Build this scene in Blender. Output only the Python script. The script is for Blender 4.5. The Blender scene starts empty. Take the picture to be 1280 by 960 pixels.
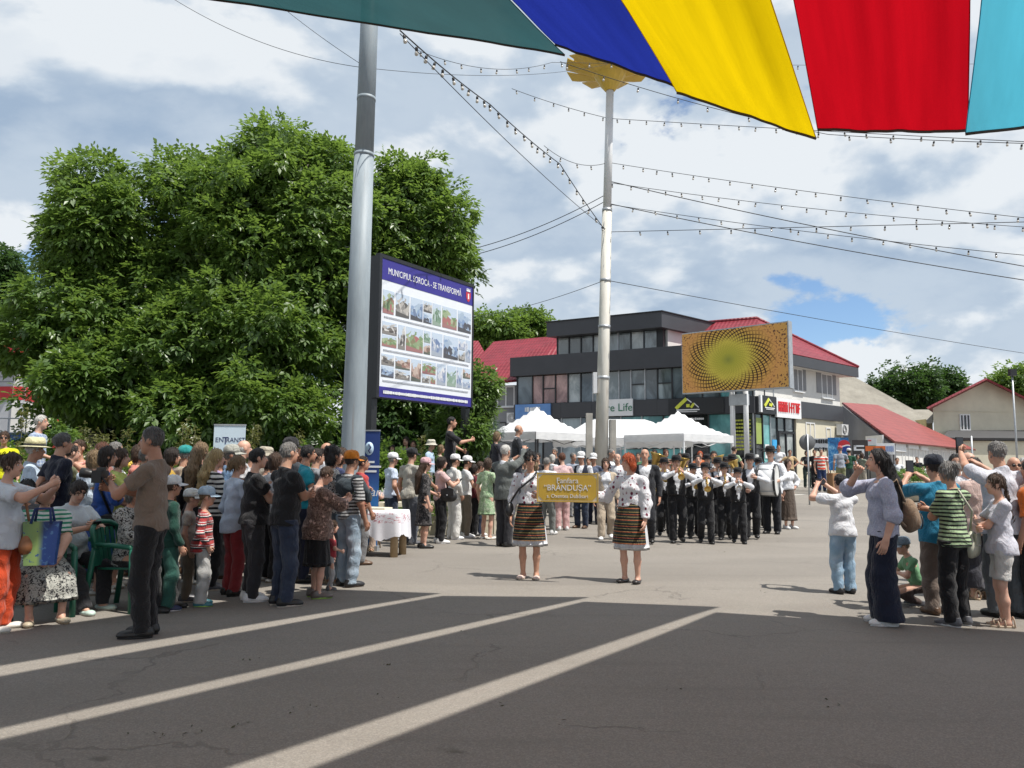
import bpy, bmesh, math, random
import numpy as np
from mathutils import Matrix, Vector, Euler
R = math.radians
rnd = random.Random(7)
scene = bpy.context.scene
COL = scene.collection

# ------------------------------------------------------------------ camera, sky, sun
CAM = Vector((0.0, 0.0, 1.5)); FPX = 960.0
PITCH = R(5.95); ROLL = R(0.5)
CAMROT = (Matrix.Rotation(math.pi/2 + PITCH, 3, 'X') @ Matrix.Rotation(ROLL, 3, 'Z'))
cd = bpy.data.cameras.new('camera'); cam = bpy.data.objects.new('camera', cd); COL.objects.link(cam)
cd.sensor_width = 36.0; cd.lens = 36.0*FPX/1280.0; cd.clip_start = 0.05; cd.clip_end = 3000
cam.matrix_world = Matrix.Translation(CAM) @ CAMROT.to_4x4()
scene.camera = cam
scene.render.resolution_x = 1024; scene.render.resolution_y = 768

SH = Vector((-0.46, 0.25))                       # shadow offset per metre of height
SUNV = Vector((-SH.x, -SH.y, 1.0)).normalized()  # towards the sun
EL = math.asin(SUNV.z); AZ = math.atan2(SUNV.x, SUNV.y)
sd = bpy.data.lights.new('sun', 'SUN'); sd.energy = 5.0; sd.angle = R(0.53); sd.color = (1.0, 0.955, 0.88)
sun = bpy.data.objects.new('sun', sd); COL.objects.link(sun)
sun.rotation_euler = SUNV.to_track_quat('Z', 'Y').to_euler()
sun.location = (20, -20, 40)

CLOUD = (2.2, -8.1, 5.5)
SC = 3.2
world = bpy.data.worlds.new('World'); scene.world = world; world.use_nodes = True
def build_world():
    nt = world.node_tree; N = nt.nodes; L = nt.links; N.clear()
    out = N.new('ShaderNodeOutputWorld'); bg = N.new('ShaderNodeBackground')
    bg.inputs['Strength'].default_value = 0.12; L.new(bg.outputs[0], out.inputs[0])
    sky = N.new('ShaderNodeTexSky'); sky.sky_type = 'NISHITA'; sky.sun_disc = False
    sky.sun_elevation = EL; sky.sun_rotation = AZ; sky.altitude = 100; sky.air_density = 1.0; sky.dust_density = 0.2; sky.ozone_density = 5.0
    tc = N.new('ShaderNodeTexCoord')
    sep = N.new('ShaderNodeSeparateXYZ'); L.new(tc.outputs['Generated'], sep.inputs[0])
    def M(op, a, b=None, c=None):
        n = N.new('ShaderNodeMath'); n.operation = op
        for i, v in enumerate((a, b, c)):
            if v is None: continue
            if isinstance(v, (int, float)): n.inputs[i].default_value = v
            else: L.new(v, n.inputs[i])
        return n.outputs[0]
    z = M('MAXIMUM', sep.outputs[2], 0.0); zz = M('ADD', z, 0.60)
    px = M('DIVIDE', sep.outputs[0], zz); py = M('DIVIDE', sep.outputs[1], zz); pz = M('MULTIPLY', z, 1.2)
    def noise(k, dx, dy, dz, scale, detail, rough, dist=0.0, lac=2.0):
        c = N.new('ShaderNodeCombineXYZ')
        L.new(M('MULTIPLY_ADD', px, k, dx), c.inputs[0]); L.new(M('MULTIPLY_ADD', py, k, dy), c.inputs[1]); L.new(M('MULTIPLY_ADD', pz, 1.0, dz), c.inputs[2])
        n = N.new('ShaderNodeTexNoise'); n.inputs['Scale'].default_value = scale; n.inputs['Detail'].default_value = detail
        n.inputs['Roughness'].default_value = rough; n.inputs['Distortion'].default_value = dist; n.inputs['Lacunarity'].default_value = lac
        L.new(c.outputs[0], n.inputs['Vector']); return n.outputs[0]
    def ramp(v, a, b):
        n = N.new('ShaderNodeMapRange'); n.interpolation_type = 'SMOOTHSTEP'
        n.inputs[1].default_value = a; n.inputs[2].default_value = b; L.new(v, n.inputs[0]); return n.outputs[0]
    OX, OY, OZ = CLOUD
    n0 = noise(1.0, OX, OY, OZ, SC, 10, 0.57, 0.1)          # the puffs
    n1 = noise(0.93, OX + 0.03, OY, OZ + 0.07, SC, 5, 0.5, 0.1)   # the same, a little higher and towards the sun
    big = noise(1.0, 8.3, 5.1, 0.7, 1.5, 3, 0.5)
    dens = M('ADD', n0, M('MULTIPLY', M('SUBTRACT', big, 0.5), 0.5))
    cover = ramp(dens, 0.385, 0.445)
    lit = ramp(M('SUBTRACT', n0, n1), -0.06, 0.085)         # tops and sunward sides
    thick = ramp(dens, 0.46, 0.72)
    br = M('SUBTRACT', M('ADD', M('MULTIPLY', lit, 0.62), 0.50), M('MULTIPLY', thick, 0.34))
    br = M('MINIMUM', M('MAXIMUM', br, 0.0), 1.0)
    cr = N.new('ShaderNodeValToRGB'); L.new(br, cr.inputs[0])
    e = cr.color_ramp.elements; e[0].position = 0.22; e[0].color = (0.30, 0.39, 0.51, 1); e[1].position = 0.86; e[1].color = (0.685, 0.72, 0.75, 1)
    m = e.new(0.52); m.color = (0.46, 0.535, 0.62, 1)
    mul = N.new('ShaderNodeVectorMath'); mul.operation = 'SCALE'; L.new(cr.outputs[0], mul.inputs[0]); mul.inputs['Scale'].default_value = 1.0/bg.inputs['Strength'].default_value
    mix = N.new('ShaderNodeMix'); mix.data_type = 'RGBA'
    L.new(M('MULTIPLY', cover, 0.97), mix.inputs[0]); L.new(sky.outputs[0], mix.inputs[6]); L.new(mul.outputs[0], mix.inputs[7])
    L.new(mix.outputs[2], bg.inputs[0])
build_world()
vs = scene.view_settings
vs.view_transform = 'Standard'; vs.look = 'None'; vs.gamma = 1.0; vs.exposure = 0.3; vs.use_curve_mapping = False
scene.cycles.max_bounces = 8; scene.cycles.diffuse_bounces = 3; scene.cycles.transparent_max_bounces = 24
scene.cycles.use_denoising = True

# ------------------------------------------------------------------ pixels to places
def smooth(a, b, x):
    t = min(1, max(0, (x-a)/(b-a))); return t*t*(3-2*t)
def gz(x, y):                                   # the square is flat, then rises gently towards the shops
    return 0.48*smooth(17, 36, y)
def ray(px, py):
    d = CAMROT @ Vector(((px-640)/FPX, -(py-480)/FPX, -1.0)); return d
def AT(px, py, Y):                              # where the line of sight meets the upright plane y = Y
    d = ray(px, py); return CAM + d*((Y-CAM.y)/d.y)
def G(px, py, z=None):                          # where it meets the ground
    d = ray(px, py); h = 0.0 if z is None else z
    for _ in range(6):
        p = CAM + d*((h-CAM.z)/d.z)
        if z is not None: return p
        h = gz(p.x, p.y)
    return p

# ------------------------------------------------------------------ objects
def tag(o, label=None, cat=None, group=None, kind=None):
    if label: o['label'] = label
    if cat: o['category'] = cat
    if group: o['group'] = group
    if kind: o['kind'] = kind
    return o
def empty(name, loc=(0,0,0), rz=0.0, label=None, cat=None, group=None):
    o = bpy.data.objects.new(name, None); COL.objects.link(o); o.location = loc; o.rotation_euler = (0,0,rz)
    o.empty_display_size = 0.2
    return tag(o, label, cat, group)
def link(name, me, mats, parent=None, loc=None, rot=None, smooth_=False):
    o = bpy.data.objects.new(name, me); COL.objects.link(o)
    if mats is not None:
        if not isinstance(mats, (list, tuple)): mats = [mats]
        if len(me.materials) == 0:
            for m in mats: me.materials.append(m)
        else:
            for i, m in enumerate(mats):
                o.material_slots[i].link = 'OBJECT'; o.material_slots[i].material = m
    if parent is not None: o.parent = parent
    if loc is not None: o.location = loc
    if rot is not None: o.rotation_euler = rot
    return o
class MB:
    """collects verts and faces; build() makes one mesh object"""
    def __init__(s): s.v = []; s.f = []; s.m = []; s.sm = []
    def add(s, vs, fs, mat=0, sm=False):
        o = len(s.v); s.v.extend([tuple(v) for v in vs]); s.f.extend([tuple(i+o for i in f) for f in fs])
        s.m.extend([mat]*len(fs)); s.sm.extend([sm]*len(fs)); return s
    def box(s, x0, x1, y0, y1, z0, z1, mat=0, M=None):
        vs = [Vector((x, y, z)) for z in (z0, z1) for y in (y0, y1) for x in (x0, x1)]
        if M is not None: vs = [M @ v for v in vs]
        return s.add(vs, [(0,2,3,1),(4,5,7,6),(0,1,5,4),(2,6,7,3),(0,4,6,2),(1,3,7,5)], mat)
    def hexa(s, c, mat=0):                       # 8 corners: bottom 4, top 4
        return s.add(c, [(3,2,1,0),(4,5,6,7),(0,1,5,4),(1,2,6,5),(2,3,7,6),(3,0,4,7)], mat)
    def tube(s, pts, rad, n=8, mat=0, cap=True, sm=True, flat=1.0):
        pts = [Vector(p) for p in pts]
        if isinstance(rad, (int, float)): rad = [rad]*len(pts)
        vs = []; fs = []; up = None
        for i, p in enumerate(pts):
            t = (pts[min(i+1, len(pts)-1)] - pts[max(i-1, 0)])
            if t.length < 1e-9: t = Vector((0,0,1))
            t.normalize()
            if up is None:
                up = Vector((0,0,1)) if abs(t.z) < 0.9 else Vector((1,0,0))
            a = up - t*up.dot(t)
            if a.length < 1e-6: a = t.orthogonal()
            a.normalize(); up = a; b = t.cross(a)
            for k in range(n):
                q = 2*math.pi*k/n; vs.append(p + a*math.cos(q)*rad[i]*flat + b*math.sin(q)*rad[i])
        for i in range(len(pts)-1):
            for k in range(n):
                k2 = (k+1) % n; fs.append((i*n+k, i*n+k2, (i+1)*n+k2, (i+1)*n+k))
        if cap:
            fs.append(tuple(reversed(range(n)))); fs.append(tuple(range((len(pts)-1)*n, len(pts)*n)))
        return s.add(vs, fs, mat, sm)
    def lathe(s, prof, n=16, mat=0, M=None, cap=True, sm=True):   # prof: (r, z)
        vs = []; fs = []
        for r, z in prof:
            for k in range(n):
                q = 2*math.pi*k/n; v = Vector((r*math.cos(q), r*math.sin(q), z)); vs.append(M @ v if M is not None else v)
        for i in range(len(prof)-1):
            for k in range(n):
                k2 = (k+1) % n; fs.append((i*n+k, i*n+k2, (i+1)*n+k2, (i+1)*n+k))
        if cap:
            fs.append(tuple(reversed(range(n)))); fs.append(tuple(range((len(prof)-1)*n, len(prof)*n)))
        return s.add(vs, fs, mat, sm)
    def ball(s, c, r, n=8, m=6, mat=0, M=None):
        if isinstance(r, (int, float)): r = (r, r, r)
        vs = []; fs = []; c = Vector(c)
        for i in range(m+1):
            th = math.pi*(i/m); 
            for k in range(n):
                q = 2*math.pi*k/n
                v = Vector((r[0]*math.sin(th)*math.cos(q), r[1]*math.sin(th)*math.sin(q), r[2]*math.cos(th)))
                vs.append((M @ v if M is not None else v) + c)
        for i in range(m):
            for k in range(n):
                k2 = (k+1) % n; fs.append((i*n+k, (i+1)*n+k, (i+1)*n+k2, i*n+k2))
        return s.add(vs, fs, mat, True)
    def mesh(s, name='m'):
        me = bpy.data.meshes.new(name); me.from_pydata(s.v, [], s.f)
        if any(s.m): me.polygons.foreach_set('material_index', s.m)
        if any(s.sm): me.polygons.foreach_set('use_smooth', s.sm)
        me.update(); return me
    def build(s, name, mats, parent=None, loc=None, rot=None):
        return link(name, s.mesh(name), mats, parent, loc, rot)

# ------------------------------------------------------------------ materials
MATS = {}
class NT:
    def __init__(s, name):
        s.m = bpy.data.materials.new(name); s.m.use_nodes = True; s.nt = s.m.node_tree; s.N = s.nt.nodes; s.L = s.nt.links
        s.N.clear(); s.out = s.N.new('ShaderNodeOutputMaterial')
        s.tc = None
    def n(s, t, **kw):
        x = s.N.new(t)
        for k, v in kw.items(): setattr(x, k, v)
        return x
    def set(s, sock, v):
        if isinstance(v, bpy.types.NodeSocket): s.L.new(v, sock)
        elif isinstance(v, (tuple, list)) and len(v) == 3 and sock.type == 'RGBA': sock.default_value = (*v, 1)
        else: sock.default_value = v
    def coord(s, kind='Object'):
        if s.tc is None: s.tc = s.n('ShaderNodeTexCoord')
        return s.tc.outputs[kind]
    def math(s, op, a, b=None, c=None):
        x = s.n('ShaderNodeMath', operation=op)
        for i, v in enumerate((a, b, c)):
            if v is not None: s.set(x.inputs[i], v)
        return x.outputs[0]
    def noise(s, vec, scale, detail=4, rough=0.55, dist=0.0, out=0):
        x = s.n('ShaderNodeTexNoise'); s.set(x.inputs['Vector'], vec); x.inputs['Scale'].default_value = scale
        x.inputs['Detail'].default_value = detail; x.inputs['Roughness'].default_value = rough; x.inputs['Distortion'].default_value = dist
        return x.outputs[out]
    def voro(s, vec, scale, feature='F1', out=0, rand=1.0):
        x = s.n('ShaderNodeTexVoronoi', feature=feature); s.set(x.inputs['Vector'], vec); x.inputs['Scale'].default_value = scale
        x.inputs['Randomness'].default_value = rand
        return x.outputs[out]
    def mapping(s, vec, scale=(1,1,1), loc=(0,0,0), rot=(0,0,0)):
        x = s.n('ShaderNodeMapping'); s.set(x.inputs[0], vec); x.inputs['Scale'].default_value = scale
        x.inputs['Location'].default_value = loc; x.inputs['Rotation'].default_value = rot; return x.outputs[0]
    def ramp(s, v, stops, interp='LINEAR'):
        x = s.n('ShaderNodeValToRGB'); s.set(x.inputs[0], v); cr = x.color_ramp; cr.interpolation = interp
        while len(cr.elements) < len(stops): cr.elements.new(0.5)
        for e, (p, c) in zip(cr.elements, stops): e.position = p; e.color = (*c, 1) if len(c) == 3 else c
        return x.outputs[0]
    def rng(s, v, a, b, c=0.0, d=1.0):
        x = s.n('ShaderNodeMapRange'); s.set(x.inputs[0], v)
        for i, q in enumerate((a, b, c, d)): x.inputs[i+1].default_value = q
        return x.outputs[0]
    def mix(s, f, a, b, blend='MIX'):
        x = s.n('ShaderNodeMix', data_type='RGBA', blend_type=blend); s.set(x.inputs[0], f); s.set(x.inputs[6], a); s.set(x.inputs[7], b)
        return x.outputs[2]
    def sep(s, vec):
        x = s.n('ShaderNodeSeparateXYZ'); s.set(x.inputs[0], vec); return x.outputs
    def bump(s, h, strength=0.3, dist=0.02, nrm=None):
        x = s.n('ShaderNodeBump'); s.set(x.inputs['Height'], h); x.inputs['Strength'].default_value = strength; x.inputs['Distance'].default_value = dist
        if nrm is not None: s.L.new(nrm, x.inputs['Normal'])
        return x.outputs[0]
    def bsdf(s, color, rough=0.7, bump=None, metal=0.0, spec=0.5, **kw):
        b = s.n('ShaderNodeBsdfPrincipled'); s.set(b.inputs['Base Color'], color); s.set(b.inputs['Roughness'], rough)
        b.inputs['Metallic'].default_value = metal; b.inputs['Specular IOR Level'].default_value = spec
        if bump is not None: s.L.new(bump, b.inputs['Normal'])
        for k, v in kw.items(): s.set(b.inputs[k.replace('_', ' ')], v)
        return b.outputs[0]
    def done(s, sh): s.L.new(sh, s.out.inputs[0]); return s.m
def srgb(r, g=None, b=None):
    if g is None: r, g, b = [int(r[i:i+2], 16) for i in (0, 2, 4)]
    f = lambda c: (c/255/12.92 if c/255 <= 0.04045 else ((c/255+0.055)/1.055)**2.4)
    return (f(r), f(g), f(b))
def paint(name, col, rough=0.6, var=0.12, scale=3.0, metal=0.0, bump=0.0, spec=0.5):
    """a surface of one colour with a little dirt and unevenness"""
    key = ('paint', name)
    if key in MATS: return MATS[key]
    t = NT(name); c = t.coord()
    n = t.noise(c, scale, 6, 0.6); f = t.rng(n, 0.3, 0.7, 1-var, 1+var*0.5)
    v = t.n('ShaderNodeVectorMath', operation='SCALE'); v.inputs[0].default_value = col; t.L.new(f, v.inputs['Scale'])
    bp = t.bump(t.noise(c, scale*14, 3), bump, 0.01) if bump else None
    MATS[key] = t.done(t.bsdf(v.outputs[0], rough, bp, metal, spec)); return MATS[key]

def np_mesh(name, v, q, extra=None):
    """numpy verts and quads (+ an MB of additional pieces) to a smooth mesh"""
    ev = extra.v if extra else []; ef = extra.f if extra else []
    me = bpy.data.meshes.new(name); nv = len(v); nq = len(q)
    me.vertices.add(nv+len(ev))
    allv = np.concatenate([np.asarray(v, float).reshape(-1, 3), np.asarray(ev, float).reshape(-1, 3)]) if ev else np.asarray(v, float)
    me.vertices.foreach_set('co', allv.astype(np.float32).ravel())
    loops = list(q.ravel()); starts = list(range(0, 4*nq, 4)); mi = [0]*nq
    for f, m in zip(ef, extra.m if extra else []):
        starts.append(len(loops)); loops.extend(i+nv for i in f); mi.append(m)
    me.loops.add(len(loops)); me.loops.foreach_set('vertex_index', np.array(loops, np.int32))
    me.polygons.add(len(starts)); me.polygons.foreach_set('loop_start', np.array(starts, np.int32))
    me.polygons.foreach_set('material_index', np.array(mi, np.int32)); me.polygons.foreach_set('use_smooth', np.ones(len(starts), bool))
    me.update(calc_edges=True); me.validate(); return me

# ------------------------------------------------------------------ the square
def mat_asphalt():
    t = NT('worn_asphalt'); c = t.coord()
    big = t.noise(c, 0.35, 5, 0.6); mid = t.noise(c, 2.2, 6, 0.65); fine = t.noise(c, 90, 3, 0.7)
    peb = t.voro(c, 120, out=1)
    base = t.ramp(big, [(0.30, (0.190, 0.168, 0.148)), (0.55, (0.246, 0.220, 0.196)), (0.75, (0.218, 0.196, 0.178))])
    base = t.mix(t.rng(mid, 0.35, 0.72, 0.0, 0.45), base, (0.19, 0.175, 0.152))
    base = t.mix(0.35, base, t.ramp(t.sep(peb)[0], [(0.0, (0.13, 0.12, 0.105)), (0.6, (0.25, 0.23, 0.2)), (1.0, (0.42, 0.39, 0.34))]))
    base = t.mix(t.rng(fine, 0.35, 0.7, 0.0, 0.4), base, (0.30, 0.275, 0.24))
    wob = t.n('ShaderNodeVectorMath', operation='ADD'); t.L.new(c, wob.inputs[0])
    nz = t.n('ShaderNodeVectorMath', operation='SCALE'); t.L.new(t.noise(c, 1.3, 5, 0.6, out=1), nz.inputs[0]); nz.inputs['Scale'].default_value = 0.9
    t.L.new(nz.outputs[0], wob.inputs[1])
    cr = t.voro(wob.outputs[0], 0.36, 'DISTANCE_TO_EDGE'); crack = t.rng(cr, 0.0035, 0.0075, 1.0, 0.0)
    keep = t.rng(t.noise(c, 0.6, 3), 0.50, 0.58); crack = t.math('MULTIPLY', crack, keep)
    st = t.voro(t.mapping(wob.outputs[0], (1, 1.6, 1)), 1.1, out=0); stain = t.math('MULTIPLY', t.rng(st, 0.035, 0.10, 0.55, 0.0), t.rng(t.noise(c, 0.9, 2), 0.5, 0.56))
    base = t.mix(stain, base, (0.06, 0.055, 0.045)); base = t.mix(t.math('MULTIPLY', crack, 0.30), base, (0.07, 0.063, 0.055))
    h = t.math('ADD', t.math('MULTIPLY', fine, 0.4), t.math('ADD', t.math('MULTIPLY', t.sep(peb)[0], 0.35), t.math('MULTIPLY', crack, -1.5)))
    patch = t.rng(t.noise(t.mapping(c, (0.5, 1.1, 1), rot=(0, 0, 0.4)), 0.22, 2, 0.4, 0.3), 0.52, 0.56); base = t.mix(t.math('MULTIPLY', patch, 0.30), base, (0.155, 0.14, 0.125))
    track = t.noise(t.mapping(c, (0.18, 2.6, 1), rot=(0, 0, -0.55)), 1.3, 4, 0.6); base = t.mix(t.rng(track, 0.55, 0.75, 0, 0.30), base, (0.15, 0.135, 0.12))
    tone = t.n('ShaderNodeVectorMath', operation='SCALE'); t.L.new(base, tone.inputs[0]); tone.inputs['Scale'].default_value = 0.92
    return t.done(t.bsdf(tone.outputs[0], 0.86, t.bump(h, 0.6, 0.007), spec=0.3))
M_ASPH = mat_asphalt()
def build_ground():
    xs = [-1500, -600, -250, -120, -70] + list(range(-45, 46, 3)) + [70, 120, 250, 600, 1500]
    ys = [-900, -300, -100, -40, -15] + [i*1.0 for i in range(-6, 46)] + [50, 60, 80, 120, 200, 400, 900, 1800]
    b = MB(); vs = [(x, y, gz(x, y)) for y in ys for x in xs]; n = len(xs)
    b.add(vs, [(j*n+i, j*n+i+1, (j+1)*n+i+1, (j+1)*n+i) for j in range(len(ys)-1) for i in range(n-1)], 0, True)
    o = b.build('ground', M_ASPH); tag(o, 'worn grey asphalt of the open square with faint cracks', kind='structure')
build_ground()

# ------------------------------------------------------------------ shade cloths hung over the square
def mat_cloth(name, col, trans, holes, bump=0.25, weave=420.0):
    t = NT(name); c = t.coord('UV')
    n = t.noise(t.mapping(c, (9, 0.7, 1)), 1.0, 4, 0.6); f = t.rng(n, 0.3, 0.7, 0.86, 1.06)
    v = t.n('ShaderNodeVectorMath', operation='SCALE'); v.inputs[0].default_value = col; t.L.new(f, v.inputs['Scale'])
    w = t.n('ShaderNodeTexWave', bands_direction='X'); t.set(w.inputs['Vector'], c); w.inputs['Scale'].default_value = weave*0.25
    bp = t.bump(t.math('ADD', t.math('MULTIPLY', w.outputs[1], 0.15), t.noise(t.mapping(c, (14, 1.2, 1)), 1.0, 3)), bump, 0.03)
    d = t.n('ShaderNodeBsdfDiffuse'); t.L.new(v.outputs[0], d.inputs[0]); t.L.new(bp, d.inputs['Normal'])
    tr = t.n('ShaderNodeBsdfTranslucent'); t.L.new(v.outputs[0], tr.inputs[0]); t.L.new(bp, tr.inputs['Normal'])
    m = t.n('ShaderNodeMixShader'); m.inputs[0].default_value = trans; t.L.new(d.outputs[0], m.inputs[1]); t.L.new(tr.outputs[0], m.inputs[2])
    tp = t.n('ShaderNodeBsdfTransparent'); m2 = t.n('ShaderNodeMixShader'); m2.inputs[0].default_value = holes
    tp.inputs[0].default_value = (*[min(1, 0.55+0.45*x) for x in col], 1)
    t.L.new(m.outputs[0], m2.inputs[1]); t.L.new(tp.outputs[0], m2.inputs[2])
    return t.done(m2.outputs[0])
M_HEM = paint('dark_hem_bar', (0.045, 0.03, 0.022), 0.6)
def edge_points(top_px, end_px, sh_near, sh_far, n=16, length=15.0, lift=1.7):
    """one long edge of a strip, from its far end back over the camera. The end is where the sight line
    and the sun plane through the edge's shadow on the ground meet."""
    a = G(*sh_near); b = G(*sh_far); ds = Vector((b.x-a.x, b.y-a.y)).normalized(); nn = Vector((ds.y, -ds.x)); cc = nn.dot(Vector((a.x, a.y)))
    def solve(px):
        d = ray(*px); k = nn.x*d.x + nn.y*d.y + nn.dot(SH)*d.z
        t = (cc - nn.dot(SH)*CAM.z - nn.dot(Vector((CAM.x, CAM.y))))/k
        return CAM + d*t
    p0 = solve(end_px); p1 = solve(top_px)
    sh = lambda p: Vector((p.x, p.y)) + SH*p.z
    u0 = ds.dot(sh(p0)); u1 = ds.dot(sh(p1)); m = (p1.z-p0.z)/max(0.2, (u0-u1))
    s0 = sh(p0); out = []
    for i in range(n+1):
        q = (i/n)**1.5*length                                     # distance back along the shadow line
        if q <= (u0-u1): z = p0.z + m*q
        else: z = p1.z + m*lift*(1-math.exp(-(q-(u0-u1))/lift))
        s = s0 - ds*q; out.append(Vector((s.x, s.y, 0)) - Vector((SH.x*z, SH.y*z, -z)))
    return out
def strip(name, mat, le, re, label, sag=0.10, hem=True, cols=28, seed=0):
    n = len(le); b = MB(); vs = []; uv = []
    rr = random.Random(seed); ph = [rr.uniform(0, 6.28) for _ in range(4)]
    for i in range(n):
        for j in range(cols+1):
            s = j/cols; p = le[i].lerp(re[i], s)
            d = -sag*4*s*(1-s)*min(1, i/3.0) + 0.016*math.sin(s*13+ph[0]+i*0.22+1.3*math.sin(i*0.35+ph[3])) + 0.011*math.sin(s*29+ph[1]-i*0.35+1.1*math.sin(s*9+ph[2])) + 0.022*math.sin(s*4.3+i*0.6+ph[2]) + rr.uniform(-0.004, 0.004)
            vs.append(p + Vector((0, 0, d*(0.35 + 0.65*min(1, i/2.0))))); uv.append((s, i/(n-1)*6))
    fs = [(i*(cols+1)+j, i*(cols+1)+j+1, (i+1)*(cols+1)+j+1, (i+1)*(cols+1)+j) for i in range(n-1) for j in range(cols)]
    b.add(vs, fs, 0, True); me = b.mesh(name)
    ul = me.uv_layers.new(name='UVMap')
    for l in me.loops: ul.data[l.index].uv = uv[l.vertex_index]
    root = empty('shade_cloth', le[0], 0, label, 'shade cloth', 'coloured shade cloths over the square')
    me.transform(Matrix.Translation(-le[0]))
    link('cloth', me, mat, root)
    if hem:
        hb = MB(); hb.tube([vs[j]-le[0]-Vector((0,0,0.006)) for j in range(cols+1)], 0.016, 6); hb.build('hem_bar', M_HEM, root)
    eg = MB()
    for col in (0, cols): eg.tube([vs[i*(cols+1)+col]-le[0] for i in range(n)], 0.0045, 5)
    eg.build('edge_seam', mat, root)
    return root
C_TEAL = mat_cloth('teal_net', (0.020, 0.076, 0.082), 0.55, 0.06)
C_BLUE = mat_cloth('blue_cloth', (0.018, 0.033, 0.29), 0.42, 0.0)
C_YEL  = mat_cloth('yellow_cloth', (0.66, 0.465, 0.003), 0.52, 0.0)
C_RED  = mat_cloth('red_cloth', (0.46, 0.004, 0.011), 0.50, 0.0)
C_CYAN = mat_cloth('cyan_cloth', (0.08, 0.41, 0.55), 0.5, 0.0)
C_ORG  = mat_cloth('orange_cloth', (0.60, 0.16, 0.02), 0.4, 0.0)
# shadow lines: gaps seen as bright streaks on the asphalt
D_up, D_lo = ((0, 783), (450, 716)), ((0, 792), (295, 750))
A_up, A_lo = ((0, 833), (600, 733.5)), ((0, 845), (600, 736.5))
B_up, B_lo = ((0, 911), (765, 740)), ((0, 925), (765, 744))
C_up, C_lo = ((278, 960), (905, 757)), ((392, 960), (905, 762))
def canopy():
    blue_l = edge_points((640, 0), (694, 54), *D_lo); blue_r = edge_points((777, 0), (845, 108), *A_up)
    yel_l = edge_points((775, 0), (846, 116), *A_lo); yel_r = edge_points((962, 0), (1020, 172), *B_up)
    red_l = edge_points((993, 0), (1022, 162), *B_lo); red_r = edge_points((1213, 0), (1210, 163), *C_up)
    cy_l = edge_points((1227, 0), (1207, 168), *C_lo)
    q = Vector((2.3, -0.75, 0.12)); cy_r = [p + q for p in cy_l]
    te_r = edge_points((625, -15), (706, 68), *D_up)
    te_l = edge_points((60, -70), (140, -22), (-600, 790), (-50, 716))
    strip('blue', C_BLUE, blue_l, blue_r, 'deep blue shade cloth strip between the green net and yellow cloth', 0.12, seed=1)
    strip('yellow', C_YEL, yel_l, yel_r, 'bright yellow shade cloth strip hanging between blue and red', 0.10, seed=2)
    strip('red', C_RED, red_l, red_r, 'red shade cloth strip with a straight lower hem', 0.06, seed=3)
    strip('cyan', C_CYAN, cy_l, cy_r, 'light cyan shade cloth strip beside the red one', 0.12, seed=4)
    strip('teal', C_TEAL, te_l, te_r, 'dark teal green shade net, widest of the overhead strips', 0.25, seed=5)
    q3 = Vector((-0.28, 0.10, 0.10)); o_l = [p + q3 for p in cy_r]; o_r = [p + q*1.3 for p in o_l]
    strip('orange', C_ORG, o_l, o_r, 'orange shade cloth strip on the far side of the cyan one', 0.12, seed=6)
canopy()

# ------------------------------------------------------------------ litter on the asphalt
def litter():
    rs = np.random.RandomState(3); V = []; Q = []
    for px, py, n, sp in ((205, 917, 16, 0.10), (222, 913, 10, 0.08), (293, 906, 12, 0.07), (372, 888, 14, 0.09), (392, 885, 8, 0.06), (470, 832, 6, 0.06), (482, 869, 8, 0.06), (316, 826, 10, 0.07), (1045, 882, 14, 0.09), (830, 862, 5, 0.05), (700, 905, 4, 0.04), (560, 790, 5, 0.05), (900, 690, 6, 0.06), (640, 880, 4, 0.05), (960, 740, 5, 0.06)):
        p = G(px, py)
        for k in range(n):
            
            if k > n*0.35: continue
            c = np.array([p.x + rs.normal()*sp*1.1, p.y + rs.normal()*sp*0.7, 0.004]); a = rs.uniform(0, 6.28); L_ = rs.uniform(0.006, 0.022); W_2 = L_*rs.uniform(0.15, 0.4); d = np.array([math.cos(a), math.sin(a), 0]); w = np.array([-math.sin(a), math.cos(a), 0]); b0 = len(V)
            V += [c-d*L_, c+w*W_2+[0, 0, rs.uniform(0, 0.012)], c+d*L_+[0, 0, rs.uniform(0, 0.01)], c-w*W_2]; Q.append((b0, b0+1, b0+2, b0+3))
    b = MB(); b.add(V, Q); o = b.build('leaf_litter', paint('dry_litter', (0.075, 0.07, 0.035), 0.9, 0.5, 30)); tag(o, 'scattered dry bits of leaf and dirt on the shaded asphalt', 'litter', kind='stuff')
litter()
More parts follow.
